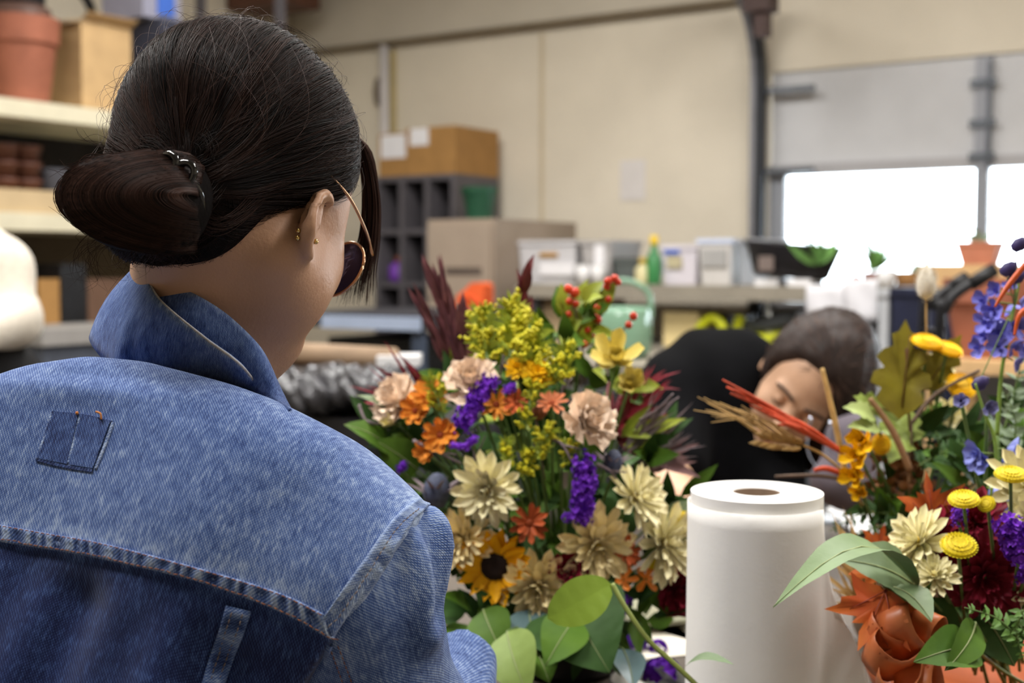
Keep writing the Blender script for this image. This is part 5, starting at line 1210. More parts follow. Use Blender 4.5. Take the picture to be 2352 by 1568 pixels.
# oak leaf spray
t = thing('oak_branch', 'olive oak leaf branch rising beside the yellow chrysanthemums', 'branch', P(2105, 1060, 1.5), group=GB)
MB().tube(cat([P(2100, 1080, 1.52), P(2088, 960, 1.49), P(2082, 800, 1.48)], 6), .0016, 6).build('stem', mat('oak_vein', (98, 62, 36), .6, .2, 50), t, True)
lobed(t, P(2070, 880, 1.48), DR(.10, 1, -.1), DR(-.3, .1, 1), px(118, 1.48), OAK_O, OAKY); lobed(t, P(2150, 850, 1.49), DR(.55, .8, 0), DR(.2, .2, 1), px(80, 1.49), OAK_O, OAKY)
lobed(t, P(2030, 940, 1.49), DR(-.8, .3, .2), DR(-.2, .7, .8), px(70, 1.49), OAK_O, mat('oak_leaf_lime', (142, 160, 70), .5, .2, 30)); lobed(t, P(2070, 985, 1.50), DR(-.3, -.5, .4), DR(-.2, .5, .9), px(90, 1.49), OAK_O, MATS['oak_leaf_lime'])
for c_, tp in ((P(2070, 950, 1.477), P(2090, 770, 1.476)), (P(2120, 900, 1.485), P(2185, 805, 1.484)), (P(2060, 950, 1.484), P(1985, 925, 1.484))): MB().tube([c_, tp], [.0011, .0005], 5).build('vein', MATS['oak_vein'], t, True)
for (x, y, r_, lab, n_) in [(2128, 790, 36, 'yellow cushion chrysanthemum tallest beside the oak leaf tip', (.1, .8, .4)), (2176, 806, 34, 'yellow cushion chrysanthemum just below the tallest one', (.2, .8, .4)), (2206, 888, 34, 'yellow cushion chrysanthemum nearest the blue delphinium', (.1, .5, .8)), (2022, 1020, 24, 'small yellow button flower above the yellow freesia', (.1, .1, 1))]:
    button('B', x, y, r_, lab, n_, d=1.47, group=GB, m=YEL)
for (x, y, r_, lab) in [(1988, 1012, 34, 'upper yellow freesia bloom hanging before the leaning person'), (1972, 1046, 34, 'lower yellow freesia bloom above the red dyed stem'), (1966, 1092, 34, 'yellow freesia bloom level with the top of the paper roll'), (1978, 1130, 26, 'lowest yellow freesia bloom beside the paper roll')]:
    flower('yellow_freesia', lab, 'flower', 'B', x, y, r_, 'alst', [(5, 35, 1.35, .0, 0), (4, 60, 1.1, 0, 0)], YEL, d=1.40, n=(-.5, .1, .7), group=GB)
for (x, y, r_, lab, n_) in [(2150, 858, 40, 'cream chrysanthemum half hidden behind the oak leaves', (0, .5, .7)), (2180, 960, 40, 'cream chrysanthemum low among the thin green stems', (.1, .3, .9))]:
    flower('chrysanthemum', lab, 'flower', 'B', x, y, r_, 'mum', MUM, CREAM, d=1.55, n=n_, group=GB, centre=YC)
# fern fronds
def fern(label, pts, wpx, d, m, group, n=11):
    q = cat([P(x, y, d) if len((x, y)) == 2 else None for x, y in pts], 8); t = thing('fern_frond', label, 'fern', q[0], group=group); MB().tube(q, [.0014, .0005], 5).build('rachis', STEMG, t, True); W = px(wpx, d)
    for k in range(1, n):
        u = k / n; i = int(u * (len(q) - 1)); p = q[i]; ax = (q[min(len(q) - 1, i + 1)] - q[max(0, i - 1)]).normalized(); s_ = ax.cross(FW).normalized(); L_ = W * (1 - u * .8) * (.55 + .45 * min(1, u * 4))
        for sd in (-1, 1): leaf(t, p, p + (ax * .55 + s_ * sd + DR(0, 0, rnd.gauss(0, .3))).normalized() * L_, L_ * .34, DR(rnd.gauss(0, .3), .4, 1), m, .06, .15, 'wavy', 6, 'leaflet')
for a in [('dark fern frond spreading over the white cloth beside the paper roll', [(2060, 1180), (1980, 1180), (1905, 1220)], 60, 1.45, LEAFD), ('dark fern frond hanging just below the first beside the paper roll', [(2080, 1200), (2000, 1215), (1930, 1250)], 44, 1.44, LEAFD), ('sage fern frond rising behind the blue delphinium', [(2300, 1010), (2330, 900), (2350, 800)], 70, 1.42, LEAFS), ('sage fern frond beside the pale lavender blossoms', [(2330, 1040), (2330, 960), (2300, 890)], 60, 1.38, LEAFS), ('deep green fern frond in the dark middle of the autumn bouquet', [(2110, 1070), (2180, 1030), (2260, 1010)], 50, 1.44, LEAFD), ('green fern frond reaching up behind the orange maple leaf', [(2200, 1150), (2170, 1060), (2150, 990)], 60, 1.46, LEAFD)]: fern(*a, GB)
for lab, a, b_, w in [('lime serrated leaf pale at the tips before the grey cloth', (2010, 960, 1.46), (1935, 935, 1.44), 50), ('lime leaf below the pale tipped serrated leaf', (2020, 985, 1.46), (1945, 980, 1.44), 44)]:
    t = thing('serrated_leaf', lab, 'leaf', P(*a), group=GB); leaf(t, P(*a), P(*b_), px(w, 1.45), DR(0, .6, .8), mat('leaf_lime_pale', (172, 188, 112), .5, .15, 30), .1, .2, 'wavy', 14, 'blade'); stem(t, P(*a), BIND['B'], None, .0014)
# dried brown clusters in the middle
t = thing('dried_hydrangea', 'brown dried flower cluster in the shade of the autumn bouquet', 'dried flower', P(2080, 1100, 1.50), group=GB)
for k in range(70):
    c = P(2065 + rnd.gauss(0, 42), 1085 + rnd.gauss(0, 36), 1.50 + rnd.gauss(0, .015)); o = DR(rnd.gauss(0, .6), rnd.gauss(0, .6), 1); leaf(t, c, c + DR(rnd.gauss(0, 1), rnd.gauss(0, 1), .3) * .014, .011, o, BROWND, .15, .2, 'ovate', 4, 'bract')
stem(t, P(2080, 1110, 1.5), BIND['B'], None, .002, STEMB)
t = thing('dried_grass_tuft', 'straw coloured dried grass tuft behind the big green leaf', 'dried grass', P(1990, 1400, 1.36), group=GB)
for k in range(44):
    a = P(1990 + rnd.gauss(0, 14), 1400 + rnd.gauss(0, 20), 1.37); leaf(t, a, P(1950 + rnd.gauss(0, 30), 1270 + rnd.gauss(0, 50), 1.36 + rnd.gauss(0, .02)), .005, DR(rnd.gauss(0, .5), .3, 1), DRIED, .12, .2, 'lance', 5, 'blade')
for (x, y, d_) in [(2060, 1150, 1.52), (2130, 1080, 1.54), (2200, 1040, 1.5), (2260, 1080, 1.46), (2140, 1180, 1.48), (2040, 1230, 1.48), (2300, 980, 1.5), (2240, 1120, 1.44), (2330, 1060, 1.42), (2100, 1010, 1.54)]:
    filler('B', x, y, d_, .05, 9, [LEAFD, LEAFD, LEAFG], .05, 'dark filler leaves of the autumn bouquet', 'dark leafy filler sprig')
# container of the autumn bouquet: hidden low vase, white cloth
vb = P(2090, 1330, 1.63); vb.z = TZ0
MB().lathe(vb, [(0, 0), (.06, 0), (.07, .02), (.075, .10), (.07, .12), (.065, .12), (.06, .03), (0, .02)], 28).build('flower_vase', mat('brown_stoneware', (110, 84, 62), .5, .2, 20), None, True, label='brown stoneware vase under the autumn bouquet behind the paper roll', cat_='vase')
cb = on_z(1930, 1190, TZ0); rows = [[Vector((cb.x - .02 + .17 * i / 14, cb.y - .18 + .22 * j / 14, TZ0 + .004 + .012 * abs(math.sin(i * 1.3 + j * .7) * math.cos(j * .9)))) for i in range(15)] for j in range(15)]
MB().grid(rows).solid(.002).build('white_cloth', mat('white_cotton', (238, 238, 238), .9, .04, 30), None, True, label='crumpled white cloth on the table beside the paper roll', cat_='cloth')
# ---- delphinium
def delph(label, pts, fl, m, d, group, rf=20):
    q = cat([P(x, y, d) for x, y in pts], 8); t = thing('delphinium', label, 'flower', q[-1], group=group); MB().tube(q, [.0011, .0024], 6).build('stem', mat('delph_stem', (120, 146, 60), .5, .15, 40), t, True); stem(t, q[-1], BIND['C'] + Vector((.02, .03, 0)), None, .0024)
    for (x, y, r_) in fl:
        c = P(x, y, d + rnd.uniform(-.02, .02)); R = px(r_, d); nb = min(q, key=lambda p: (p - c).length); out = (c - nb); out = (out.normalized() if out.length > 1e-5 else DR(0, 0, 1)) + DR(0, -.1, .7)
        MB().tube([nb, c - out.normalized() * R * .2], .0008, 5).build('stalk', MATS['delph_stem'], t, True)
        f = bpy.data.objects.new('floret', None); COL.objects.link(f); f.parent = t; f.matrix_basis = t.matrix_basis.inverted() @ frame(c, out); f.empty_display_size = .005
        petals(f, 'delph', [(5, 22, 1.25, .04, 0), (3, 60, .7, .02, .05)], R * 1.15, m)
DF = [(x, y, r_) for x, y, r_ in [(2262, 690, 20), (2290, 668, 18), (2318, 700, 22), (2285, 712, 24), (2310, 735, 24), (2272, 742, 26), (2300, 765, 26), (2330, 750, 22), (2265, 772, 22), (2322, 790, 24), (2292, 796, 22), (2342, 690, 20), (2340, 800, 20), (2250, 800, 20), (2330, 830, 20), (2320, 655, 14)]]
delph('tall blue delphinium spike before the big terracotta pot', [(2346, 610), (2335, 680), (2318, 760), (2300, 860), (2290, 1000)], DF, BLUE, 1.32, GC_)
delph('second delphinium stem with blue florets low above the yellow button', [(2240, 880), (2262, 950), (2285, 1010), (2290, 1090)], [(2246, 1040, 26), (2262, 1060, 24), (2312, 1030, 26), (2322, 1050, 24), (2240, 1060, 18), (2300, 1060, 18)], mat('delph_pale_blue', (164, 174, 236), .5, .2, 40, c2=(116, 122, 214), objvar=.15), 1.25, GC_, 22)
delph('third delphinium part with blue florets behind the yellow buttons', [(2280, 1110), (2275, 1160), (2285, 1220)], [(2262, 1140, 28), (2300, 1150, 30), (2272, 1120, 24), (2255, 1185, 22), (2310, 1120, 22)], MATS['delph_pale_blue'], 1.22, GC_)
for (x, y, r_, lab, n_) in [(2207, 920, 20, 'pale lavender bell with a dark eye, outer one of two', (-.3, .1, .9)), (2268, 935, 22, 'pale lavender bell with a dark eye nearest the fern', (.2, -.1, .9))]:
    flower('lavender_bell', lab, 'flower', 'C', x, y, r_, 'delph', [(6, 30, 1, .05, 0), (5, 60, .7, .05, 0)], LAV, d=1.25, n=n_, group=GC_, centre=(.3, .1, SEED))
for (x, y, lab) in [(2245, 885, 'dark violet drooping bud curled over the lavender bells'), (2214, 730 - 8, 'dark violet bud on the tip of the delphinium before the window'), (2330, 560, 'uppermost dark violet bud against the bright window'), (2225, 790 + 10, 'dark violet bud low on the delphinium tip')][:1] + [(2310, 622, 'dark violet bud near the tip of the tall delphinium'), (2335, 566, 'uppermost dark violet bud against the bright window'), (2330, 640, 'dark violet bud at the edge above the orange stem')]:
    c = P(x, y, 1.27); t = thing('violet_bud', lab, 'bud', c, group=GC_); MB().lathe(c, [(0, -.006), (.005, -.004), (.0075, .003), (.005, .010), (0, .014)], 10, DR(.6, .5, .2)).build('bud', mat('dark_violet', (58, 48, 96), .5, .3, 60), t, True); stem(t, c, P(2330, 700, 1.3), None, .0007)
for lab, q in [('orange glossy stem crossing the tall delphinium', [(2352 + 30, 575), (2320, 650), (2285, 705)]), ('second orange stem at the edge below the first', [(2352 + 40, 690), (2345, 720), (2330, 770)])]:
    q = [P(x, y, 1.2) for x, y in q]; t = thing('orange_twig', lab, 'twig', q[0], group=GC_); MB().tube(cat(q, 8), [.003, .0028, .001], 7).build('twig', mat('orange_gloss', (212, 92, 44), .35, .2, 60), t, True)
# ---- front bouquet blooms
BMUM = [(16, 2, .98, .06, -.03), (15, 18, .86, .05, .0), (13, 36, .68, .04, .03), (9, 58, .48, .03, .05)]
for (x, y, r_, lab, n_) in [(2262, 1325, 92, 'largest dark burgundy chrysanthemum low in the front bouquet', (-.1, -.1, 1)), (2160, 1242, 66, 'dark burgundy chrysanthemum behind the lowest yellow button', (-.4, .3, .8)), (2240, 1200, 70, 'dark burgundy chrysanthemum below the purple and blue flowers', (0, .5, .8))]:
    flower('chrysanthemum', lab, 'flower', 'C', x, y, r_, 'mum', BMUM, BURG, d=1.19 if y > 1300 else 1.21, n=n_, group=GC_)
for (x, y, r_, lab, n_, d_) in [(2108, 1245, 72, 'cream chrysanthemum in side view above the big sage leaf', (-.75, .35, .35), 1.2), (2146, 1322, 46, 'small cream chrysanthemum with burgundy outer petals', (-.3, .6, .5), 1.17), (2362, 1120, 84, 'cream chrysanthemum cut by the edge beside the top button', (.1, .3, .9), 1.2), (2368, 1190, 60, 'cream chrysanthemum cut by the edge above the purple statice', (.1, .2, .9), 1.18), (2372, 1365, 40, 'small cream bloom at the edge beside the largest burgundy one', (.1, 0, 1), 1.18)]:
    flower('chrysanthemum', lab, 'flower', 'C', x, y, r_, 'mum', MUM, CREAM, d=d_, n=n_, group=GC_, centre=YC)
for (x, y, r_, lab, n_) in [(2322, 1094, 36, 'yellow button chrysanthemum standing highest in the front bouquet', (-.05, .85, .35)), (2214, 1150, 34, 'yellow button chrysanthemum beside the orange maple leaf tip', (-.15, .8, .4)), (2267, 1158, 20, 'small tilted yellow button half closed between two larger ones', (-.5, .4, .5)), (2202, 1256, 40, 'yellow button chrysanthemum lying on the burgundy petals', (-.1, .75, .5))]:
    button('C', x, y, r_, lab, n_, d=1.14, group=GC_)
statice('C', [(2305, 1200), (2320, 1230), (2330, 1262)], 34, 'crinkled purple statice head beside the lowest yellow button', d=1.15, group=GC_, nf=150)
statice('C', [(2196, 1172), (2190, 1192)], 18, 'purple statice tip under the second yellow button', d=1.17, group=GC_, nf=50)
statice('C', [(2345, 1300), (2340, 1320)], 24, 'purple statice at the edge below the crinkled head', d=1.17, group=GC_, nf=60)
# maple leaves
for lab, c, td, up, R, m_ in [('orange maple leaf pointing up behind the cream chrysanthemum', P(2140, 1180, 1.24), DR(-.15, 1, 0), DR(.15, .1, 1), px(92, 1.24), MAPLE), ('reddish orange maple leaf hanging over the loose paper sheet', P(2020, 1385, 1.13), DR(-.45, -.9, .1), DR(-.3, .3, 1), px(110, 1.13), MAPLE), ('orange maple leaf mostly hidden under the big sage leaf', P(2010, 1310, 1.2), DR(-.4, .5, 0), DR(-.2, .5, .8), px(64, 1.2), MAPLE), ('dark orange leaf in the gap behind the front bouquet', P(2020, 1255, 1.34), DR(.2, .9, 0), DR(-.2, .4, 1), px(50, 1.34), MAPLE)]:
    t = thing('maple_leaf', lab, 'leaf', c, group=GC_); lobed(t, c, td, up, R, MAPLE_O, m_, 'blade'); stem(t, c - td * R * .3, BIND['C'], None, .0013, mat('red_petiole', (140, 60, 40), .5, .2, 50))
    for k in (-.6, 0, .6):
        s_ = td.cross(up).normalized(); MB().tube([c - td * R * .28 + up * .001, c + (td * math.cos(k * 1.5) + s_ * math.sin(k * 1.5)) * R * .62 + up * R * .07], [.0007, .0003], 4).build('vein', MATS['red_petiole'], t, True)
# big sage leaves
for lab, a, b_, w, up, m_, sh_, sg in [('long pointed sage leaf reaching left across the paper sheet', (2110, 1350, 1.16), (1775, 1395, 1.03), 110, DR(-.1, .95, .35), mat('leaf_grey_green', (112, 132, 92), .5, .12, 25, objvar=.05, bump=.2, bscale=90), 'lance', .22), ('broad upper part of the sage leaf below the cream side-view bloom', (2100, 1345, 1.17), (1930, 1285, 1.15), 140, DR(.1, .7, .7), mat('leaf_grey_green', (112, 132, 92), .5, .12, 25, objvar=.05, bump=.2, bscale=90), 'ovate', .1), ('folded sage leaf with a pointed tip below the small cream bloom', (2030, 1345, 1.15), (2140, 1428, 1.09), 110, DR(.3, .85, .5), mat('leaf_grey_green', (112, 132, 92), .5, .12, 25, objvar=.05, bump=.2, bscale=90), 'ovate', .12),
                             ('deep green leaf hanging behind the orange bow', (2080, 1390, 1.2), (2200, 1520, 1.18), 150, DR(-.1, .3, 1), LEAFD, 'ovate', .06), ('mid green leaf lowest in front of the orange pot', (2240, 1490, 1.13), (2098, 1520, 1.08), 110, DR(-.1, .6, .9), LEAFG, 'ovate', .12), ('small folded green leaf tip before the orange pot', (2240, 1430, 1.13), (2170, 1540, 1.08), 80, DR(.4, .4, .9), LEAFG, 'ovate', .1), ('dark green leaf filling the lower edge of the front bouquet', (2250, 1400, 1.2), (2330, 1530, 1.18), 140, DR(.2, .3, 1), LEAFD, 'ovate', .06)]:
    t = thing('broad_leaf', lab, 'leaf', P(*a), group=GC_); leaf(t, P(*a), P(*b_), px(w, a[2]), up, m_, sg, .22, sh_, 16, 'blade'); stem(t, P(*a), BIND['C'], None, .0017, name='petiole')
    MB().tube([P(*a).lerp(P(*b_), k / 8) + (Vector(up) - (P(*b_) - P(*a)).normalized() * Vector(up).dot((P(*b_) - P(*a)).normalized())).normalized() * (sg * (P(*b_) - P(*a)).length * math.sin(math.pi * k / 8) + .0008) for k in range(9)], [.0010, .0003], 4).build('midrib', mat('midrib_pale', (150, 160, 110), .5, .1, 30), t, True)
for a in [('feathery green fern frond below the largest burgundy bloom', [(2340, 1470), (2290, 1420), (2215, 1395)], 56, 1.12, mat('fern_fresh', (96, 132, 60), .5, .2, 30, objvar=.12)), ('feathery green fern frond hanging at the lower edge', [(2350, 1400), (2335, 1450), (2352, 1520)], 50, 1.12, MATS['fern_fresh'])]: fern(*a, GC_)
for (x, y, d_) in [(2180, 1300, 1.26), (2240, 1260, 1.26), (2300, 1300, 1.26), (2200, 1400, 1.24), (2290, 1440, 1.22), (2330, 1200, 1.26), (2340, 1400, 1.22), (2130, 1400, 1.25)]:
    filler('C', x, y, d_, .04, 9, [LEAFD, LEAFD, LEAFG], .045, 'dark filler leaves of the front bouquet', 'dark leafy filler sprig')
# orange pot and bow
op = P(2290, 1560, 1.27); op.z = TZ0; oh = P(2290, 1538, 1.27).z - TZ0
MB().lathe(op, [(0, 0), (.095, 0), (.10, .01), (.125, oh - .012), (.13, oh), (.124, oh), (.115, oh - .02), (0, oh - .03)], 44).build('orange_pot', mat('orange_pot', (166, 82, 40), .45, .15, 16), None, True, label='orange pot under the front bouquet at the lower edge', cat_='pot')
bow = thing('ribbon_bow', 'orange satin ribbon bow on the front bouquet', 'bow', P(2090, 1530, 1.12), group=None); RIB = mat('orange_satin', (226, 136, 80), .38, .15, 20, c2=(200, 100, 54), spec=.5, objvar=.08)
def loop(c, ax, side, L, w, n=20):
    rows = []; nn = ax.cross(side).normalized()
    for i in range(n + 1):
        a = 2 * math.pi * i / n; p = c + ax * L * .5 * (1 - math.cos(a)) + nn * L * .32 * math.sin(a) * (1 - .3 * math.cos(a)); rows.append([p + side * w * s + nn * .002 * math.sin(s * 6 + i) for s in (-.5, -.2, .2, .5)])
    return MB().grid(rows).solid(.0006).build('ribbon_loop', RIB, bow, True)
k0 = P(2110, 1500, 1.13)
for a, sd, L_, w in [((-.9, .1, .3), (.15, .7, .7), .052, .034), ((-.5, .8, .2), (.7, .4, .5), .050, .030), ((-.75, -.6, .4), (-.2, .6, .8), .050, .036), ((.2, .9, .1), (.6, -.2, .7), .040, .028), ((-.1, -.9, .4), (.8, .1, .6), .050, .034), ((-1, .55, -.1), (.2, .8, .5), .052, .03)]: loop(k0, DR(*a), DR(*sd), L_, w)
MB().sphere(k0, .012, 12, 8, (1.1, .8, .9)).build('knot', RIB, bow, True)
# ================================================================ the person leaning over the far side of the table
BLACK = mat('black_shirt', (7, 7, 9), .95, .25, 18, bump=.3, bscale=30, spec=.1)
D2 = 2.35
p2 = thing('person', 'person in a black shirt bending low over flowers behind the paper roll', 'person', (P(1600, 900, 2.62).x, P(1600, 900, 2.62).y, 0))
SH2, SH2R = P(1600, 900, 2.30), P(1735, 900, 2.36)
def f_shirt(p):
    d = s_cap(p, P(1640, 900, 2.42), P(1600, 1030, 2.78), .125, .15)                     # back, rising away
    d = smin(d, s_cap(p, P(1560, 930, 2.34), P(1725, 890, 2.36), .085, .075), .08)      # shoulder girdle
    d = smin(d, s_cap(p, P(1560, 950, 2.32), P(1548, 1075, 2.16), .072, .055), .05)     # near sleeve
    d = smin(d, s_cap(p, P(1700, 960, 2.36), P(1690, 1120, 2.30), .10, .085), .06)      # chest
    d = smin(d, s_cap(p, P(1740, 930, 2.38), P(1790, 1150, 2.22), .066, .054), .05)     # far sleeve
    d = smin(d, s_cap(p, P(1600, 1010, 2.78), P(1600, 1250, 2.80), .15, .16), .08)
    q = p @ npv(RT); d += .004 * np.sin(q * 60 + p[:, 2] * 25)
    return d
me, _, _ = sdf_mesh('black_shirt', f_shirt, Vector((.15, 1.95, .62)), Vector((.85, 3.1, 1.28)), .011, 3); link('black_shirt', me, BLACK, p2)
H2X = DR(-.42, -.42, .80); H2Z = DR(.55, .75, .40); H2Z = (H2Z - H2X * H2Z.dot(H2X)).normalized(); H2Y = H2X.cross(H2Z); H2C = P(1868, 868, 2.24)
H2AX = np.array([npv(H2X), npv(H2Y), npv(H2Z)])
def H2(x, y, z): return H2C + H2X * x + H2Y * y + H2Z * z
EL2, WR2 = P(1530, 1130, 2.10), P(1620, 1185, 1.95); EL3, WR3 = P(1790, 1200, 2.2), P(1740, 1265, 2.0)
def f_p2(p):
    q = (p - npv(H2C)) @ H2AX.T
    d = s_ell(q, (-.004, 0, 0), (.096, .076, .098)); d = smin(d, s_ell(q, (.04, 0, -.06), (.052, .058, .074)), .03)
    for s in (-1, 1):
        d = smin(d, s_cap(q, (.0, s * .05, -.085), (.07, s * .016, -.126), .019, .016), .025); d = smin(d, s_ell(q, (.066, s * .032, -.055), (.024, .024, .024)), .02)
        d = smax(d, -s_ell(q, (.092, s * .030, -.022), (.016, .020, .014)), .01); d = smin(d, s_ell(q, (.078, s * .030, -.024), (.012, .014, .010)), .004)
        d = smin(d, s_cap(q, (.090, s * .016, -.006), (.080, s * .048, -.006), .007, .006), .01)
        d = smin(d, s_ell(q, (-.008, s * .080, -.035), (.016, .008, .030)), .006)
    d = smin(d, s_cap(q, (.090, 0, -.024), (.114, 0, -.062), .009, .014), .012)
    d = smin(d, s_ell(q, (.094, 0, -.092), (.011, .024, .006)), .006); d = smin(d, s_ell(q, (.092, 0, -.104), (.011, .020, .007)), .006); d = smin(d, s_ell(q, (.078, 0, -.126), (.02, .022, .016)), .02)
    d = smin(d, s_cap(p, H2(-.03, 0, -.07), P(1745, 900, 2.37), .05, .058), .035)
    for a, b, c in ((P(1548, 1075, 2.16), EL2, WR2), (P(1790, 1140, 2.22), EL3, WR3)):
        d = np.minimum(d, smin(s_cap(p, a, b, .042, .042), s_cap(p, b, c, .042, .028), .02))
    return d
me, _, _ = sdf_mesh('body', f_p2, Vector((.18, 1.85, .70)), Vector((.75, 2.5, 1.22)), .006, 2); body2 = link('body', me, mat('skin_fair', (206, 164, 134), .5, .05, 30), p2)
hand(p2, WR2, (WR2 - EL2), DR(0, .9, .2), (WR2 - EL2).cross(DR(0, 1, 0)), .95, MATS['skin_fair']); hand(p2, WR3, (WR3 - EL3), DR(0, .9, .2), (WR3 - EL3).cross(DR(0, 1, 0)), .95, MATS['skin_fair'])
def f_hair2(p):
    q = (p - npv(H2C)) @ H2AX.T; x, y, z = q.T
    d = s_ell(q, (-.016, 0, .012), (.112, .094, .112)); d = smin(d, s_cap(q, (-.06, 0, .05), (-.10, 0, -.06), .06, .05), .03)
    d = smin(d, s_cap(q, (.03, -.085, .02), (.02, -.10, -.11), .030, .034), .02)                # hair falling on the far side of the face
    d = smin(d, s_cap(q, (-.03, -.08, .0), (-.06, -.09, -.13), .04, .03), .03)
    hole = s_cap(q, (.108, .02, -.012), (.10, .015, -.13), .078, .088); d = smax(d, -hole, .02)
    d = smax(d, -(z + .16), .02); d += .003 * np.sin(x * 120 + z * 60) * np.sin(y * 90)
    return d
me, V2h, Q2h = sdf_mesh('hair', f_hair2, H2C - Vector((.22, .22, .24)), H2C + Vector((.22, .22, .22)), .007, 2); hair2 = link('hair', me, mat('brown_hair_mass', (44, 33, 29), .55, .4, 40, bump=.8, bscale=140, stretch=(1, 1, .25), spec=.25), p2)
S4 = Strands(); vi = hr.integers(0, len(V2h), 700)
for i in vi:
    a = Vector(V2h[i]); q = to = (np.array(V2h[i]) - npv(H2C)) @ H2AX.T; o = (a - H2C).normalized(); flow_ = (H2Z * -.6 - H2X * .6); flow_ = (flow_ - o * flow_.dot(o)).normalized()
    S4.add([a + o * .002, a + flow_ * .015 + o * .004, a + flow_ * .03 + o * .002], .0007, hr.uniform(.2, 1))
S4.build('hair_strands', hair_mat('brown_hair_strand', (26, 19, 17), (96, 72, 60)), hair2)
for s in (-1, 1):   # eyes with lowered lids, brows, mouth line
    MB().sphere(H2(.0832, s * .030, -.025), .0098, 12, 8).build('eyelid', MATS['skin_fair'], body2, True)
    MB().tube(cat([H2(.0905, s * .020, -.030), H2(.0935, s * .030, -.0325), H2(.088, s * .040, -.030)], 5), .0013, 6).build('eyelash', mat('lash_dark', (40, 28, 24), .6, .1, 30), body2, True)
    MB().tube(cat([H2(.100, s * .012, -.004), H2(.098, s * .03, .002), H2(.085, s * .05, -.004)], 5), .0028, 6).build('eyebrow', MATS['brown_hair_mass'], body2, True)
MB().tube(cat([H2(.092, -.022, -.098), H2(.106, 0, -.097), H2(.092, .022, -.098)], 5), .0024, 6).build('mouth', mat('lip', (160, 96, 86), .5, .1, 40), body2, True)
for s in (-1, 1):
    w0 = P(1862 + s * 0 + (45 if s > 0 else 0), 962 + (10 if s > 0 else 0), 2.05); MB().tube(cat([w0, w0 + DR(-.1, -1, 0) * .05, w0 + DR(.15, -1, .1) * .085, w0 + DR(.3, -.9, .1) * .095], 6), .0012, 6).build('neck_cord', mat('clear_cord', (150, 156, 170), .2, .05, 30, spec=.7), p2, True); MB().sphere(w0, .004, 8, 6).build('cord_bead', mat('bead_chrome', (220, 225, 235), .1, .05, 30, metal=1), p2, True)
def f_leg2(p):
    d = s_ell(p, Vector((P(1600, 900, 2.8).x, 2.86, .80)), (.18, .15, .14))
    for s in (-1, 1):
        b = Vector((P(1600, 900, 2.8).x + s * .1, 2.88, 0)); d = smin(d, s_cap(p, b + Vector((0, 0, .78)), b + Vector((0, .02, .45)), .09, .065), .04); d = smin(d, s_cap(p, b + Vector((0, .02, .45)), b + Vector((0, 0, .08)), .062, .05), .02); d = smin(d, np.maximum(s_ell(p, b + Vector((0, -.05, .035)), (.05, .13, .04)), .003 - p[:, 2]), .02)
    return d
me, _, _ = sdf_mesh('trousers', f_leg2, Vector((.1, 2.55, -.02)), Vector((.75, 3.15, .98)), .016, 2); link('trousers', me, mat('charcoal_cloth', (34, 34, 40), .85, .2, 30), p2)
def f_gc(p): return smin(s_cap(p, P(1955, 1000, 2.08), P(1960, 1120, 2.06), .036, .045), s_cap(p, P(1950, 990, 2.1), P(1905, 1100, 2.05), .02, .03), .03) + .003 * np.sin(p[:, 0] * 90 + p[:, 2] * 40)
me, Vg, _ = sdf_mesh('grey_bag', f_gc, P(1955, 1050, 2.08) - Vector((.12, .12, .16)), P(1955, 1050, 2.08) + Vector((.12, .12, .14)), .008, 2); link('grey_cloth_bag', me, mat('mauve_grey_cloth', (92, 84, 92), .85, .15, 30), None, label='mauve grey cloth bag standing behind the golden wheat and reeds', cat_='bag')
# ================================================================ the person in a cream sweater at the left edge
D3 = 3.1; c3 = P(-75, 640, D3)
p3 = thing('person', 'person in a cream knit sweater cut off by the frame edge', 'person', (c3.x, c3.y, 0))
def f_sw(p):
    d = s_cap(p, P(-110, 610, D3), P(-110, 760, D3), .14, .15); d = smin(d, s_cap(p, P(10, 622, D3), P(32, 735, D3 - .04), .062, .064), .04); d = smin(d, s_cap(p, P(-110, 590, D3), P(0, 612, D3), .07, .068), .05); d = smin(d, s_cap(p, P(32, 735, D3 - .04), P(-70, 770, D3 - .22), .06, .05), .03)
    d += .004 * np.exp(-((p[:, 2] - P(0, 677, D3).z) / .006) ** 2); return np.maximum(d, P(0, 800, D3).z - p[:, 2])
me, _, _ = sdf_mesh('sweater', f_sw, c3 - Vector((.36, .42, .30)), c3 + Vector((.34, .26, .2)), .010, 2); link('sweater', me, mat('cream_knit', (212, 202, 186), .95, .08, 60, bump=.8, bscale=160, sheen=.3), p3)
def f_p3(p):
    d = s_ell(p, P(-160, 420, D3), (.085, .10, .12)); d = smin(d, s_cap(p, P(-150, 470, D3), P(-120, 580, D3), .05, .055), .03); return smin(d, s_cap(p, P(-70, 770, D3 - .22), P(-110, 770, D3 - .32), .028, .03), .01)
me, _, _ = sdf_mesh('body', f_p3, c3 + Vector((-.3, -.42, -.25)), c3 + Vector((.2, .2, .42)), .012, 2); link('body', me, MATS['skin_fair'], p3)
me, _, _ = sdf_mesh('hair', lambda p: np.maximum(s_ell(p, P(-165, 405, D3 + .02), (.10, .115, .13)), -s_ell(p, P(-160, 440, D3 - .1), (.07, .08, .1))), c3 + Vector((-.35, -.2, .05)), c3 + Vector((.2, .3, .5)), .012, 2); link('hair', me, MATS['brown_hair_mass'], p3)
def f_p3l(p):
    b = Vector((P(-80, 800, D3).x, c3.y, 0)); d = s_ell(p, b + Vector((0, 0, .98)), (.17, .13, .14))
    for s in (-1, 1): d = smin(d, s_cap(p, b + Vector((s * .09, 0, .95)), b + Vector((s * .1, 0, .08)), .09, .05), .03); d = smin(d, np.maximum(s_ell(p, b + Vector((s * .1, -.05, .035)), (.05, .13, .04)), .003 - p[:, 2]), .02)
    return d
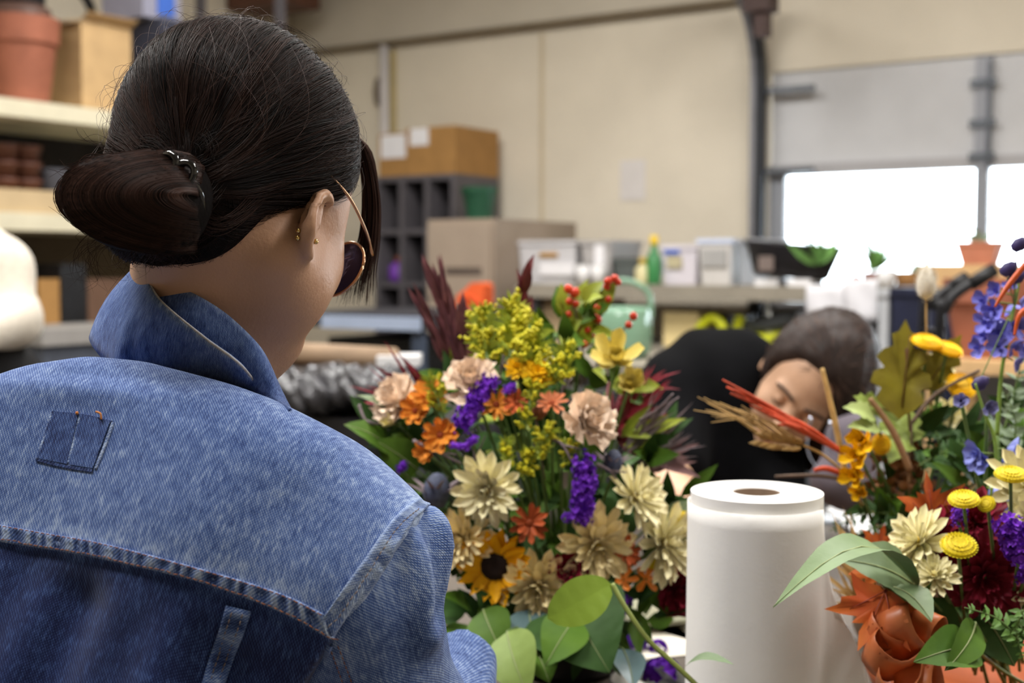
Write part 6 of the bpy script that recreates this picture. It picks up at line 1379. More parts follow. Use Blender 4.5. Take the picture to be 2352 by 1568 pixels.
me, _, _ = sdf_mesh('trousers', f_p3l, Vector((c3.x - .35, c3.y - .3, -.02)), Vector((c3.x + .35, c3.y + .3, 1.14)), .016, 2); link('trousers', me, mat('black_trousers', (18, 17, 18), .85, .2, 30), p3)
# ================================================================ background: rack, cabinets, bench and what stands on them
def on_u(px_, py_, u):
    d = ray(px_, py_); t = (u - UX.dot(CAMP)) / UX.dot(d); p = CAMP + d * t; return NX.dot(p), p.z
CARD = mat('cardboard', (166, 124, 72), .8, .08, 14); CARDL = mat('cardboard_light', (190, 158, 114), .8, .08, 14); TAPE = mat('parcel_tape', (190, 150, 96), .3, .05, 14)
WHITEP = mat('white_plastic', (226, 224, 224), .45, .05, 10); LABELW = mat('white_label', (232, 230, 232), .6, .02, 20); TERRA = mat('terracotta', (152, 92, 70), .75, .12, 14, bump=.2, bscale=90)
GREYC = mat('charcoal_laminate', (92, 88, 92), .6, .1, 8); TAUPE = mat('taupe_metal', (158, 142, 126), .5, .05, 8); BLKP = mat('black_plastic', (26, 26, 28), .5, .2, 20); BENCH = mat('bench_top', (146, 138, 124), .6, .1, 8)
NAVY = mat('navy_plastic', (26, 30, 52), .5, .2, 20); GREYB = mat('grey_box', (150, 152, 158), .6, .06, 10); KRAFT = mat('kraft_paper', (146, 122, 98), .7, .1, 20); WOOD = mat('pine_wood', (206, 168, 120), .6, .15, 6, stretch=(1, 8, 8))
def carton(name, label, u0, u1, n0, n1, z0, z1, m=CARD, cat_='box', lab=None, group=None, flap=False, tape=True):
    t = thing(name, label, cat_, room((u0 + u1) / 2, (n0 + n1) / 2, z0), group=group); e = .004
    MB().rbox(u0, u1, n0, n1, z0, z1 - e).build('carton_body', m, t)
    if flap:
        for s, (a, b) in enumerate(((u0, u0 - .05), (u1, u1 + .05))):
            MB().grid([[room(a, n0, z1), room(a, n1, z1)], [room(b, n0, z1 + .03), room(b, n1, z1 + .03)]]).solid(.004).build('flap', CARDL, t)
        MB().grid([[room(u0, n0, z1), room(u1, n0, z1)], [room(u0, n0 - .06, z1 + .01), room(u1, n0 - .06, z1 - .015)]]).solid(.004).build('flap', CARDL, t)
    else:
        MB().rbox(u0, (u0 + u1) / 2 - .002, n0, n1, z1 - e, z1).build('flap', m, t); MB().rbox((u0 + u1) / 2 + .002, u1, n0, n1, z1 - e, z1).build('flap', m, t)
    if tape: MB().rbox((u0 + u1) / 2 - .025, (u0 + u1) / 2 + .025, n0 - .001, n1, z1, z1 + .001).build('tape', TAPE, t)
    if lab: MB().rbox(lab[0], lab[1], n0 - .003, n0 - .0005, lab[2], lab[3]).build('label', LABELW, t)
    return t
def pot(name, label, base, r, h, m, group=None, rim=.18, seg=32, cat_='pot', square=False, sx=1):
    t = thing(name, label, cat_, base, group=group); s_ = 4 if square else seg; rt = math.pi / 4 - 0.57 if square else 0
    MB().lathe(base, [(0, 0), (r * .70, 0), (r * .92, h * (1 - rim)), (0, h * (1 - rim))], s_ if square else 48, None, sx, 1, rt).build('body', m, t)
    MB().lathe(base, [(r * .93, h * (1 - rim) - .002), (r, h * (1 - rim)), (r * 1.03, h), (r * .9, h), (r * .86, h * (1 - rim) + .004)], s_ if square else 48, None, sx, 1, rt).build('rim', m, t)
    return t
# ---- the tall rack
RU = -4.42; nR0, nR1 = 2.2, 4.75
sh_z = [on_u(0, 222, RU)[1], on_u(0, 486, RU)[1], on_u(0, 775, RU)[1], .5, .08]
rack = thing('storage_rack', 'pale wooden shelf rack with shadow painted as a dark back at the left edge', 'shelf rack', room(RU - .3, (nR0 + nR1) / 2, 0))
SHELFM = mat('shelf_edge_white', (212, 204, 178), .6, .06, 10)
for k, z in enumerate(sh_z):
    MB().rbox(RU - .6, RU, nR0, nR1, z - (.07 if k < 2 else .05), z).build('shelf', SHELFM, rack)
for n_ in (nR0, nR1):
    for u_ in (RU - .59, RU - .03): MB().rbox(u_ - .02, u_ + .02, n_ - .02, n_ + .02, 0, sh_z[0] + .9).build('post', GREYC, rack)
MB().rbox(RU - .62, RU - .6, nR0, nR1, sh_z[1], sh_z[0]).build('back_panel', mat('back_panel_shade', (30, 26, 25), .8, .2, 10), rack)  # near-black panel stands in for shadow and dark goods between the shelves
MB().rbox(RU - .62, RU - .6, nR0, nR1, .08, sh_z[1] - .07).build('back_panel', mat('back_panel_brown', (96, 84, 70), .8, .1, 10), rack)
def rk(px_, py_, u): n_, z_ = on_u(px_, py_, u); return n_, z_
uP = RU - .17
n_, _ = rk(48, 200, uP); pr = .155
tp = pot('terracotta_pot', 'large terracotta pot on the top shelf of the rack', room(uP, n_, sh_z[0]), pr, rk(48, 45, uP)[1] - sh_z[0], TERRA, rim=.30)
zt = rk(48, 45, uP)[1]
t = thing('saucer_stack', 'dark brown plastic pot upside down in the terracotta pot', 'pot', room(uP, n_, zt)); MB().lathe(room(uP, n_, zt - .02), [(.135, 0), (.14, .015), (.13, .03), (.125, .06), (.10, .075), (0, .078)], 32).build('rim_disc', mat('brown_plastic', (84, 62, 54), .5, .15, 20), t, True); MB().lathe(room(uP, n_, zt + .055), [(.10, 0), (.105, .02), (.10, .16), (0, .16)], 28).build('upper_disc', BLKP, t, True)
nh, zh = rk(150, 40, RU - .53); MB().tube([room(RU - .53 , nh + .16 * math.cos(a), zh + .16 * math.sin(a)) for a in [i * 2 * math.pi / 32 for i in range(33)]], .022, 10, False).build('black_hoop', BLKP, None, True, label='black rubber hoop leaning between terracotta pot and carton', cat_='hoop')
n0, _ = rk(168, 200, RU - .12); n1, _ = rk(320, 200, RU - .12)
zb1 = rk(240, 58, RU - .12)[1]
carton('cardboard_carton', 'open kraft carton with raised flap on the top shelf', RU - .46, RU - .10, n0 + .03, n1 - .06, sh_z[0], zb1, CARDL, flap=True)
nj, zj = rk(262, 60, RU - .52); t = thing('glass_jar', 'pale green glass jar peeking out behind the open carton', 'jar', room(RU - .53, nj, sh_z[0])); MB().lathe(room(RU - .53, nj, sh_z[0]), [(0, 0), (.07, 0), (.075, .02), (.075, zj - sh_z[0]), (.05, zj - sh_z[0] + .05), (.045, zj - sh_z[0] + .07), (0, zj - sh_z[0] + .07)], 24).build('glass', mat('pale_green_glass', (170, 186, 172), .15, .05, 10, spec=.6), t, True)
n0, _ = rk(330, 150, RU - .2); n1, zz = rk(425, 30, RU - .2)
carton('dark_tote', 'dark blue-grey storage tote beside the open carton', RU - .5, RU - .08, n0, n1, sh_z[0], rk(360, 40, RU - .1)[1], mat('dark_slate', (58, 60, 74), .6, .1, 10), tape=False)
zt2 = rk(360, 40, RU - .1)[1]; n0b, _ = rk(318, 10, RU - .15); n1b, _ = rk(405, 10, RU - .15)
carton('blue_box', 'white and blue box standing on the dark tote', RU - .4, RU - .12, n0b, n1b, zt2, zt2 + .16, mat('lilac_white_box', (150, 150, 168), .6, .05, 10), tape=False)
MB().rbox(RU - .118, RU - .112, rk(360, 10, RU - .12)[0], rk(398, 10, RU - .12)[0], zt2 + .02, zt2 + .13).build('blue_panel', mat('cobalt_print', (70, 110, 200), .5, .05, 10), bpy.data.objects['blue_box'])
for k, (x, lab) in enumerate(((10, 'stack of brown plastic nursery pots at the frame edge on the dark shelf'), (62, 'stack of brown plastic nursery pots in the middle of the dark shelf'))):
    nn, _ = rk(x, 400, RU - .2); t = thing('nursery_pot_stack', lab, 'pot stack', room(RU - .2, nn, sh_z[1]), group='nursery pots on the dark shelf')
    for j in range(4): MB().lathe(room(RU - .2, nn, sh_z[1] + .07 * j), [(0, 0), (.045, 0), (.058, .06), (.062, .062), (.062, .078), (.052, .078), (0, .07)], 18).build('pot', mat('red_brown_plastic', (92, 58, 46), .5, .15, 20), t, True)
nn, _ = rk(122, 400, RU - .2); MB().lathe(room(RU - .2, nn, sh_z[1]), [(0, 0), (.05, 0), (.06, .18), (.065, .19), (.06, .2), (0, .19)], 20).build('grey_canister', mat('slate_plastic', (84, 84, 92), .5, .1, 20), None, True, label='slate grey canister on the dark shelf beside brown pots', cat_='canister')
n0, _ = rk(-60, 460, RU - .03); n1, zz = rk(136, 440, RU - .03)
carton('flat_carton', 'flat cream carton lying on the second shelf', RU - .3, RU - .02, n0, n1, sh_z[1], zz, mat('cream_card', (196, 172, 134), .7, .06, 10), group=None)
for (x0, x1, y, m_, lab) in [(90, 136, 640, CARD, 'small brown box on the low shelf behind the cream sweater'), (140, 198, 605, BLKP, 'tall black crate on the low shelf of the rack'), (202, 300, 640, mat('red_brown_box', (104, 78, 62), .7, .1, 10), 'reddish brown box on the low shelf next to the black crate')]:
    n0, _ = rk(x0, 700, RU - .05); n1, zz = rk(x1, y, RU - .05); carton('shelf_box', lab, RU - .4, RU - .05, n0, n1, sh_z[2], zz, m_, group='boxes on the low rack shelf', tape=False)
n0, _ = rk(60, 800, RU + .3); n1, _ = rk(300, 800, RU + .3)
zc = rk(130, 752, RU + .3)[1]
t = thing('grey_crate', 'grey plastic crate with lid before the rack beside the collar', 'crate', room(RU + .25, (n0 + n1) / 2, 0)); MB().rbox(RU + .05, RU + .4, n0, n1, 0, zc - .06).build('crate_body', mat('slate_crate', (76, 80, 90), .6, .1, 10), t); MB().rbox(RU + .03, RU + .42, n0 - .02, n1 + .02, zc - .06, zc).build('lid', mat('light_grey_lid', (150, 146, 142), .6, .06, 10), t)
# ---- charcoal cube shelf against the far wall
nC = 5.5; uC0, uC1 = on_n(866, 600, nC)[0], on_n(1040, 600, nC)[0]; zC = on_n(1040, 398, nC)[1]
cube = thing('cube_shelf', 'charcoal cube shelf against the far wall under cartons', 'shelf', room((uC0 + uC1) / 2, nC + .2, 0))
cw = (uC1 - uC0) / 3; rh = zC / 6
for k in range(4): MB().rbox(uC0 + cw * k - .016, uC0 + cw * k + .016, nC, nC + .42, 0, zC).build('upright', GREYC, cube)
for k in range(7): MB().rbox(uC0 - .016, uC1 + .016, nC + .002, nC + .42, max(0, rh * k - .03), max(.03, rh * k)).build('shelf', GREYC, cube)
MB().rbox(uC0, uC1, nC + .40, nC + .42, 0, zC).build('back_panel', mat('cube_back', (52, 50, 54), .7, .1, 8), cube)
up_, zp_ = on_n(915, 660, nC + .1); zr = rh * math.floor(zp_ / rh + .35)
t = thing('purple_toy', 'small purple round bottle inside the cube shelf', 'bottle', room(up_, nC + .1, zr)); MB().lathe(room(up_, nC + .1, zr), [(0, 0), (.05, 0), (.055, .03), (.05, .09), (.02, .11), (0, .115)], 18).build('bottle_body', mat('violet_plastic', (120, 66, 170), .4, .1, 20), t, True); MB().lathe(room(up_, nC + .1, zr + .112), [(.018, 0), (.018, .03), (0, .03)], 12).build('cap', mat('rust_cap', (150, 76, 50), .5, .1, 20), t, True)
uA_, zA_ = on_n(862, 305, nC); uB_ = on_n(929, 305, nC)[0]
lb = (on_n(868, 360, nC)[0], on_n(925, 360, nC)[0], on_n(900, 362, nC)[1], on_n(900, 308, nC)[1])
carton('cardboard_carton', 'brown carton with large white label on the cube shelf', uA_, uB_, nC + .03, nC + .4, zC, on_n(900, 304, nC)[1], CARD, lab=lb, group='cartons on the cube shelf')
uB1 = on_n(1080, 300, nC)[0] - .10; lb2 = (on_n(940, 333, nC)[0], on_n(982, 333, nC)[0], on_n(960, 334, nC)[1], on_n(960, 294, nC)[1])
carton('cardboard_carton', 'longer brown carton with small white label on the cube shelf', uB_ + .006, uB1, nC + .01, nC + .42, zC, on_n(1000, 290, nC)[1], CARD, lab=lb2, group='cartons on the cube shelf')
# ---- taupe filing cabinet
nF = 4.95; uF0, uF1 = on_n(980, 600, nF)[0], on_n(1133, 600, nF)[0]; zF = on_n(1050, 503, nF)[1]
cab = thing('filing_cabinet', 'taupe metal filing cabinet before the cube shelf', 'cabinet', room((uF0 + uF1) / 2, nF + .4, 0))
MB().rbox(uF0, uF1, nF + .01, nF + .78, 0, zF).build('body', TAUPE, cab)
for k in range(4):
    z1 = zF - .03 - k * .355
    if z1 < .2: break
    dr = MB().rbox(uF0 + .012, uF1 - .012, nF - .01, nF + .012, max(.03, z1 - .345), z1).build('drawer', TAUPE, cab)
    MB().rbox(uF0 + .12, uF1 - .06, nF - .014, nF - .009, z1 - .235, z1 - .20).build('handle', mat('handle_slot', (92, 80, 72), .6, .1, 10), dr)
ug, _ = on_n(1102, 480, nF + .35); gp = pot('green_pot', 'dark green plastic pot on the filing cabinet', room(ug, nF + .35, zF + .012), .093, on_n(1102, 430, nF + .35)[1] - zF - .012, mat('dark_green_plastic', (34, 78, 56), .45, .1, 20), rim=.22)
MB().lathe(room(ug - .01, nF + .35, zF), [(0, 0), (.08, 0), (.085, .008), (.07, .012), (0, .012)], 24).build('white_saucer', WHITEP, None, True, label='white saucer under the green pot on the cabinet', cat_='saucer')
# ---- bench along the far wall
nB = 4.95; zB_ = on_n(1700, 657, nB)[1]; uW0 = on_n(1185, 700, nB)[0]; uW1 = uW0 + 4.2
bench = thing('wall_bench', 'grey work bench along the far wall below the window', 'bench', room((uW0 + uW1) / 2, nB + .4, 0))
MB().rbox(uW0, uW1, nB, nB + .92, zB_ - .06, zB_).build('bench_top', BENCH, bench); zL = zB_ - .27; MB().rbox(uW0, uW1, nB + .05, nB + .9, zL - .03, zL).build('lower_shelf', BENCH, bench)
for k in range(4): MB().rbox(uW0 + .03 + k * 1.36, uW0 + .09 + k * 1.36, nB + .03, nB + .09, 0, zB_ - .06).build('leg', STEEL, bench); MB().rbox(uW0 + .03 + k * 1.36, uW0 + .09 + k * 1.36, nB + .8, nB + .86, 0, zB_ - .06).build('leg', STEEL, bench)
def onb(x, dn=.25): return on_n(x, 650, nB + dn)[0]
def bin_(name, label, x0, x1, ytop, dn, dep, m, cat_='bin', extra=None, lidm=None, group=None):
    u0, u1 = onb(x0, dn), onb(x1, dn); z1 = on_n((x0 + x1) / 2, ytop, nB + dn)[1]; t = thing(name, label, cat_, room((u0 + u1) / 2, nB + dn, zB_), group=group); c = [room((u0 + u1) / 2, nB + dn + dep / 2, zB_)]
    e = .012; v = []
    for (z, k) in ((zB_, e), (z1 - .02, 0)): v += [room(u0 + k, nB + dn + k, z), room(u1 - k, nB + dn + k, z), room(u1 - k, nB + dn + dep - k, z), room(u0 + k, nB + dn + dep - k, z)]
    MB().add(v, [(3, 2, 1, 0), (4, 5, 6, 7), (0, 1, 5, 4), (1, 2, 6, 5), (2, 3, 7, 6), (3, 0, 4, 7)]).build('bin_body', m, t)
    MB().rbox(u0 - .008, u1 + .008, nB + dn - .008, nB + dn + dep + .008, z1 - .02, z1).build('lid', lidm or m, t)
    for (a0, a1, b0, b1, mm, nm) in extra or []: MB().rbox(onb(a0, dn), onb(a1, dn), nB + dn - .006, nB + dn + .004, on_n(a0, b1, nB + dn)[1], on_n(a0, b0, nB + dn)[1]).build(nm, mm, t)
    return t
GB_ = 'bins on the wall bench'
OCH = mat('ochre_label', (168, 122, 40), .6, .1, 10); BLUL = mat('blue_label', (58, 98, 190), .6, .05, 10); GREYL = mat('grey_print', (166, 164, 162), .6, .06, 14)
bin_('storage_bin', 'pale grey bin with ochre label beside the filing cabinet', 1192, 1322, 552, .22, .3, mat('bin_silver', (198, 196, 198), .5, .06, 10), extra=[(1240, 1280, 580, 590, OCH, 'label'), (1240, 1320, 605, 632, LABELW, 'label')], group=GB_)
bin_('storage_bin', 'grey bin behind two white cups on the bench', 1336, 1404, 552, .22, .3, mat('bin_grey', (170, 166, 164), .5, .06, 10), extra=[(1366, 1388, 560, 625, LABELW, 'label')], group=GB_)
bin_('storage_bin', 'low dark green bin in the middle of the bench', 1410, 1464, 592, .22, .28, mat('bin_dark', (92, 98, 96), .5, .1, 10), group=GB_)
bin_('storage_bin', 'white bin with a blue label beside the green bottle', 1518, 1600, 562, .22, .28, mat('bin_white', (214, 208, 216), .5, .04, 10), extra=[(1526, 1560, 565, 584, BLUL, 'label'), (1532, 1566, 588, 615, mat('tan_print', (182, 172, 140), .6, .08, 12), 'label')], group=GB_)
bin_('storage_bin', 'off-white bin with a pale blue lid nearest the window', 1604, 1680, 548, .22, .28, mat('bin_offwhite', (206, 202, 198), .5, .05, 10), extra=[(1612, 1668, 572, 612, GREYL, 'label')], lidm=mat('pale_blue_lid', (206, 216, 240), .4, .04, 10), group=GB_)
bin_('white_bag_box', 'bright white plastic tub lit by the window beside the black trough', 1694, 1752, 548, .22, .28, mat('glow_white_tub', (252, 252, 254), .6, .01, 10, trans=.75, ior=1.1), 'tub', group=None)
for x, lab in ((1340, 'white paper cup on the bench, nearer the ochre labelled bin'), (1374, 'white paper cup on the bench, nearer the red berries')):
    u_ = onb(x, .16); t = thing('paper_cup', lab, 'cup', room(u_, nB + .16, zB_), group='white cups on the bench'); MB().lathe(room(u_, nB + .16, zB_), [(0, 0), (.028, 0), (.038, .085), (.035, .085), (0, .01)], 18).build('cup', WHITEP, t, True); MB().lathe(room(u_, nB + .16, zB_ + .083), [(.036, 0), (.04, .003), (.04, .006), (.034, .006)], 18).build('rim', WHITEP, t, True)
for (x, y0, r_, m_, cm, lab, h2) in [(1477, 592, .035, mat('cream_bottle', (206, 196, 150), .4, .08, 20), mat('mustard_cap', (196, 164, 40), .5, .05, 20), 'short cream bottle with mustard cap on the bench', .6), (1502, 540, .032, mat('green_bottle', (58, 130, 74), .3, .1, 20, spec=.6), mat('yellow_cap', (232, 196, 50), .5, .05, 20), 'tall green bottle with yellow cap on the bench', .55)]:
    u_ = onb(x, .2); z1 = on_n(x, y0, nB + .2)[1]; h = z1 - zB_; t = thing('spray_bottle', lab, 'bottle', room(u_, nB + .2, zB_), group='bottles on the bench'); MB().lathe(room(u_, nB + .2, zB_), [(0, 0), (r_, 0), (r_ * 1.05, .01), (r_ * 1.05, h * h2), (r_ * .5, h * (h2 + .15)), (r_ * .4, h * .82), (0, h * .82)], 18).build('bottle', m_, t, True); MB().lathe(room(u_, nB + .2, zB_ + h * .8), [(r_ * .55, 0), (r_ * .6, .01), (r_ * .6, h * .19), (0, h * .2)], 14).build('cap', cm, t, True)
# the black trough with a seedling, tilted on two blocks
u_ = onb(1815, .2); tz = zB_ + .035; tr_ = thing('black_trough', 'black oval planter trough on the bench before the window', 'planter', room(u_, nB + .2, tz)); ta = (Vector((0, 0, 1)) + UX * .10).normalized()
yaw_ = ROOM_YAW
mb = MB().lathe((0, 0, 0), [(0, 0), (.15, 0), (.165, .01), (.205, .125), (.222, .135), (.222, .145), (.20, .14), (.18, .05), (0, .045)], 40, None, 1, .55); mb.v = [room(u_, nB + .2, tz) + (Matrix.Rotation(yaw_, 3, 'Z') @ (Matrix.Rotation(.09, 3, 'Y') @ v)) for v in mb.v]; mb.build('trough', mat('trough_black', (36, 34, 38), .5, .15, 20), tr_, True)
MB().rbox(onb(1738, .06), onb(1772, .06), nB + .075, nB + .081, on_n(1750, 622, nB + .06)[1], on_n(1750, 588, nB + .06)[1]).build('label', mat('dim_label', (120, 106, 100), .6, .06, 20), tr_)
for k, x in enumerate((1775, 1850)): MB().rbox(onb(x, .2) - .05, onb(x, .2) + .05, nB + .12, nB + .28, zB_, zB_ + .03).build('wood_block', LABELW, None, label=['white block under the near end of the black trough', 'white block under the far end of the black trough'][k], cat_='block', group='white blocks under the trough')
def plant(name, label, base, n, L0, w, m, up=1.0, group=None, shape='ovate', parent=None):
    t = parent or thing(name, label, 'plant', base, group=group)
    for k in range(n):
        o = Vector((rnd.gauss(0, .7), rnd.gauss(0, .7), up + abs(rnd.gauss(0, .4)))).normalized(); leaf(t, base + o * .01, base + o * L0 * rnd.uniform(.6, 1.1), w, (o.orthogonal() + Vector((0, -.5, .5))), m, .1, .2, shape, 6)
    return t
SUC = mat('succulent_green', (112, 158, 84), .5, .15, 20, objvar=.15); PALEG = mat('pale_succulent', (168, 190, 166), .5, .12, 20, objvar=.1)
plant('seedling', 'leafy green seedling growing in the black trough', P(1880, 612, 5.2) + Vector((0, 0, .0)), 16, .16, .034, SUC, 1.0)
zs = zB_
for (x, r_, h, m_, lab, plab, n_, L0, w, pm) in [(2003, .045, .06, TERRA, 'small terracotta pot on the bench before the window', 'thick-leaved green succulent in the small terracotta pot', 18, .17, .034, SUC), (2250, .09, .09, mat('terracotta_pale', (196, 130, 104), .75, .1, 14), 'square pinkish pot on the bench beside the window post', 'grey-green plant in the square pinkish pot', 14, .08, .03, PALEG)]:
    u_ = onb(x, .3); b_ = room(u_, nB + .3, zs + (.09 if x > 2200 else 0)); pot('terracotta_pot', lab, b_, r_ * (1.3 if x > 2200 else 1), h, m_, square=x > 2200, group='pots on the bench'); plant('succulent', plab, b_ + Vector((0, 0, h * .9)), n_, L0, w, pm, .6, group='plants on the bench')
    if x > 2200: carton('shelf_box', 'flat wooden riser under the square pinkish pot', u_ - .2, u_ + .2, nB + .15, nB + .45, zs, zs + .09, WOOD, group='risers on the bench', tape=False)
u0, u1 = onb(2058, .2), onb(2135, .2); t = thing('wooden_tray', 'shallow brown wooden tray of pale succulents', 'tray', room((u0 + u1) / 2, nB + .3, zB_)); TR = mat('tray_wood', (150, 108, 62), .6, .15, 14)
for a in ((u0, u1, nB + .2, nB + .215), (u0, u1, nB + .385, nB + .4), (u0, u0 + .015, nB + .215, nB + .385), (u1 - .015, u1, nB + .215, nB + .385)): MB().rbox(*a, zB_, zB_ + .06).build('tray_side', TR, t)
MB().rbox(u0, u1, nB + .2, nB + .4, zB_, zB_ + .02).build('tray_base', TR, t)
for k in range(4): plant('succulent', ['pale succulent rosette nearest the small pot in the tray', 'second pale succulent rosette in the tray', 'third pale succulent rosette in the tray', 'pale succulent rosette at the far end of the tray'][k], room(u0 + .05 + k * (u1 - u0 - .1) / 3, nB + .3, zB_ + .03), 12, .075, .022, PALEG, .7, group='pale succulents in the tray')
MB().lathe(room(onb(2036, .18), nB + .18, zB_), [(0, 0), (.035, 0), (.04, .07), (.036, .07), (0, .01)], 18).build('white_mug', WHITEP, None, True, label='small white pot standing between succulent and wooden tray', cat_='pot')
MB().lathe(room(onb(1966, .2), nB + .2, zB_), [(0, 0), (.02, 0), (.024, .03), (.02, .045), (0, .048)], 14).build('red_cap', mat('dusty_red', (150, 70, 70), .5, .1, 20), None, True, label='tiny dusty red pot beside the succulent on the bench', cat_='pot')
# papers hanging from the bench edge
for (x0, x1, y0, y1, dn, lab) in [(1852, 1945, 655, 762, -.03, 'white paper sheet hanging from the bench edge, larger one'), (1940, 2016, 640, 735, -.045, 'white paper sheet hanging beside the larger one below the succulent')]:
    u0, u1 = on_n(x0, 700, nB + dn)[0], on_n(x1, 700, nB + dn)[0]; z1, z0 = on_n(x0, y0, nB + dn)[1], on_n(x0, y1, nB + dn)[1]
    MB().grid([[room(u0 + (u1 - u0) * i / 6, nB + dn + .006 * math.sin(i * 1.2 + j), z0 + (z1 - z0) * j / 6) for i in range(7)] for j in range(7)]).solid(.003).build('hanging_paper', mat('grey_white_paper', (224, 222, 226), .7, .03, 14), None, True, label=lab, cat_='paper', group='papers hanging on the bench')
# lower shelf things
def low(x, dn=.1): return on_n(x, 740, nB + dn)[0]
for (x0, x1, y0, m_, lab) in [(1226, 1292, 672, mat('card_pale', (204, 178, 140), .8, .08, 14), 'pale carton on the lower bench shelf behind the goldenrod'), (1300, 1365, 668, mat('card_cream', (214, 200, 172), .8, .08, 14), 'cream carton on the lower bench shelf behind the berries'), (1524, 1604, 716, mat('card_butter', (224, 202, 146), .8, .08, 14), 'butter yellow carton on the lower shelf beside the black shirt'), (1960, 2036, 745, GREYB, 'light grey carton on the lower shelf behind the bent head')]:
    carton('shelf_box', lab, low(x0), low(x1), nB + .1, nB + .4, zL, on_n(x0, y0, nB + .1)[1] if y0 < 745 else zL + .12, m_, group='boxes under the bench', tape=False)
LIME = mat('lime_plastic', (196, 200, 30), .45, .1, 20)
t = thing('power_tool', 'lime and grey power tool lying on the lower bench shelf', 'tool', room(low(1770), nB + .12, zL)); c = room(low(1775), nB + .12, zL + .07)
MB().tube([c - UX * .13 + Vector((0, 0, .02)), c + UX * .10 + Vector((0, 0, .065))], [.030, .034], 10).build('motor_body', mat('tool_grey', (72, 74, 74), .5, .1, 20), t, True); MB().tube(cat([c - UX * .15 + Vector((0, 0, .07)), c - UX * .16, c - UX * .06 - Vector((0, 0, .03)), c + UX * .10 - Vector((0, 0, .0))], 6), [.022, .026, .03, .024], 10).build('handle', LIME, t, True); MB().lathe(c + UX * .1 + Vector((0, 0, .065)), [(.034, 0), (.05, .02), (.05, .05), (0, .06)], 16, UX).build('guard', mat('guard_chrome', (180, 186, 196), .3, .05, 20, metal=.6), t, True)
c = room(low(1640), nB + .08, zL); MB().tube(cat([c - UX * .07, c - UX * .06 + Vector((0, 0, .08)), c + Vector((0, 0, .13)), c + UX * .05 + Vector((0, 0, .09)), c + UX * .06], 6), .02, 10).build('lime_handle', LIME, None, True, label='lime green curved handle on the lower shelf above the black shirt', cat_='handle')
MB().rbox(low(1575), low(1635), nB + .3, nB + .6, zL, zL + .13).build('dark_case', BLKP, None, label='dark tool case on the lower shelf behind the lime handle', cat_='case')
# wall: conduit, switch, notice
uc_, _ = on_n(893, 200, NW); t = thing('wall_conduit', 'white vertical conduit pipe on the far wall above cartons', 'pipe', room(uc_, NW - .04, zC)); t['kind'] = 'structure'
MB().tube([room(uc_, NW - .04, .2), room(uc_, NW - .04, on_n(893, 100, NW)[1])], .03, 10).build('pipe', mat('white_pipe', (216, 210, 208), .4, .04, 20), t, True); MB().rbox(uc_ + .035, uc_ + .06, NW - .03, NW - .005, .2, zLedge - .05).build('strip', mat('ochre_shadow_strip', (190, 172, 120), .6, .06, 20), t)  # the ochre strip is the conduit's yellowish shadow, painted as a solid piece
ul_, zl_ = on_n(876, 212, NW); MB().lathe(room(ul_, NW - .03, zl_ - .09), [(0, 0), (.02, .02), (.03, .09), (.02, .16), (0, .18)], 12).build('wall_hook', mat('dark_bronze', (110, 96, 80), .5, .1, 20), None, True, label='dark bronze lever fixture on the far wall beside the conduit', cat_='fixture')
u0, u1 = on_n(1426, 410, NW)[0], on_n(1483, 410, NW)[0]; MB().rbox(u0, u1, NW - .006, NW - .001, on_n(1450, 460, NW)[1], on_n(1450, 368, NW)[1]).build('wall_notice', mat('notice_paper', (222, 216, 212), .7, .03, 20), None, label='white paper notice taped to the cream wall', cat_='paper')
# ---- nearer things: side table with the green jug, left bench, bags
def slab_table(name, label, c0, c1, z, th, m, legs=True, lm=STEEL, cat_='table'):
    t = thing(name, label, cat_, room((c0[0] + c1[0]) / 2, (c0[1] + c1[1]) / 2, 0)); MB().rbox(c0[0], c1[0], c0[1], c1[1], z - th, z).build('tabletop', m, t)
    for a in (c0[0] + .04, c1[0] - .04):
        for b in (c0[1] + .04, c1[1] - .04): MB().rbox(a - .02, a + .02, b - .02, b + .02, 0, z - th).build('leg', lm, t)
    return t
def UN(p): return UX.dot(p), NX.dot(p)
jz = .95; jp = on_z(1430, 822, jz); ju, jn = UN(jp)
slab_table('side_trolley', 'grey trolley under the green glass jug', (ju - .3, jn - .25), (ju + .3, jn + .3), jz, .03, BENCH)
jd = (jp - CAMP).dot(FW); jr = px(68, jd); jh = px(178, jd); t = thing('glass_jug', 'sage green glass jug with arched handle behind the berries', 'jug', (jp.x, jp.y, jz)); JG = mat('sage_glass', (140, 178, 150), .12, .06, 10, spec=.7, trans=.25)
MB().lathe((jp.x, jp.y, jz), [(0, 0), (jr * .8, 0), (jr * .98, jh * .12), (jr, jh * .45), (jr * .92, jh * .62), (jr * .86, jh * .66), (jr * .8, jh * .62), (0, jh * .6)], 36).build('bowl', JG, t, True)
MB().tube(cat([Vector((jp.x - jr * .92, jp.y, jz + jh * .55)), Vector((jp.x - jr * .85, jp.y, jz + jh * .85)), Vector((jp.x, jp.y, jz + jh * 1.0)), Vector((jp.x + jr * .85, jp.y, jz + jh * .85)), Vector((jp.x + jr * .95, jp.y, jz + jh * .5))], 8), jr * .10, 10).build('handle', JG, t, True)
MB().tube(cat([Vector((jp.x - jr * .9, jp.y, jz + jh * .3)), Vector((jp.x - jr * 1.5, jp.y, jz + jh * .42)), Vector((jp.x - jr * 1.9, jp.y, jz + jh * .62))], 6), [jr * .3, jr * .16, jr * .12], 10).build('spout', JG, t, True)
lz = on_n(850, 722, 3.6)[1]; a0, a1 = on_n(640, 722, 3.6)[0], on_n(968, 722, 3.6)[0]
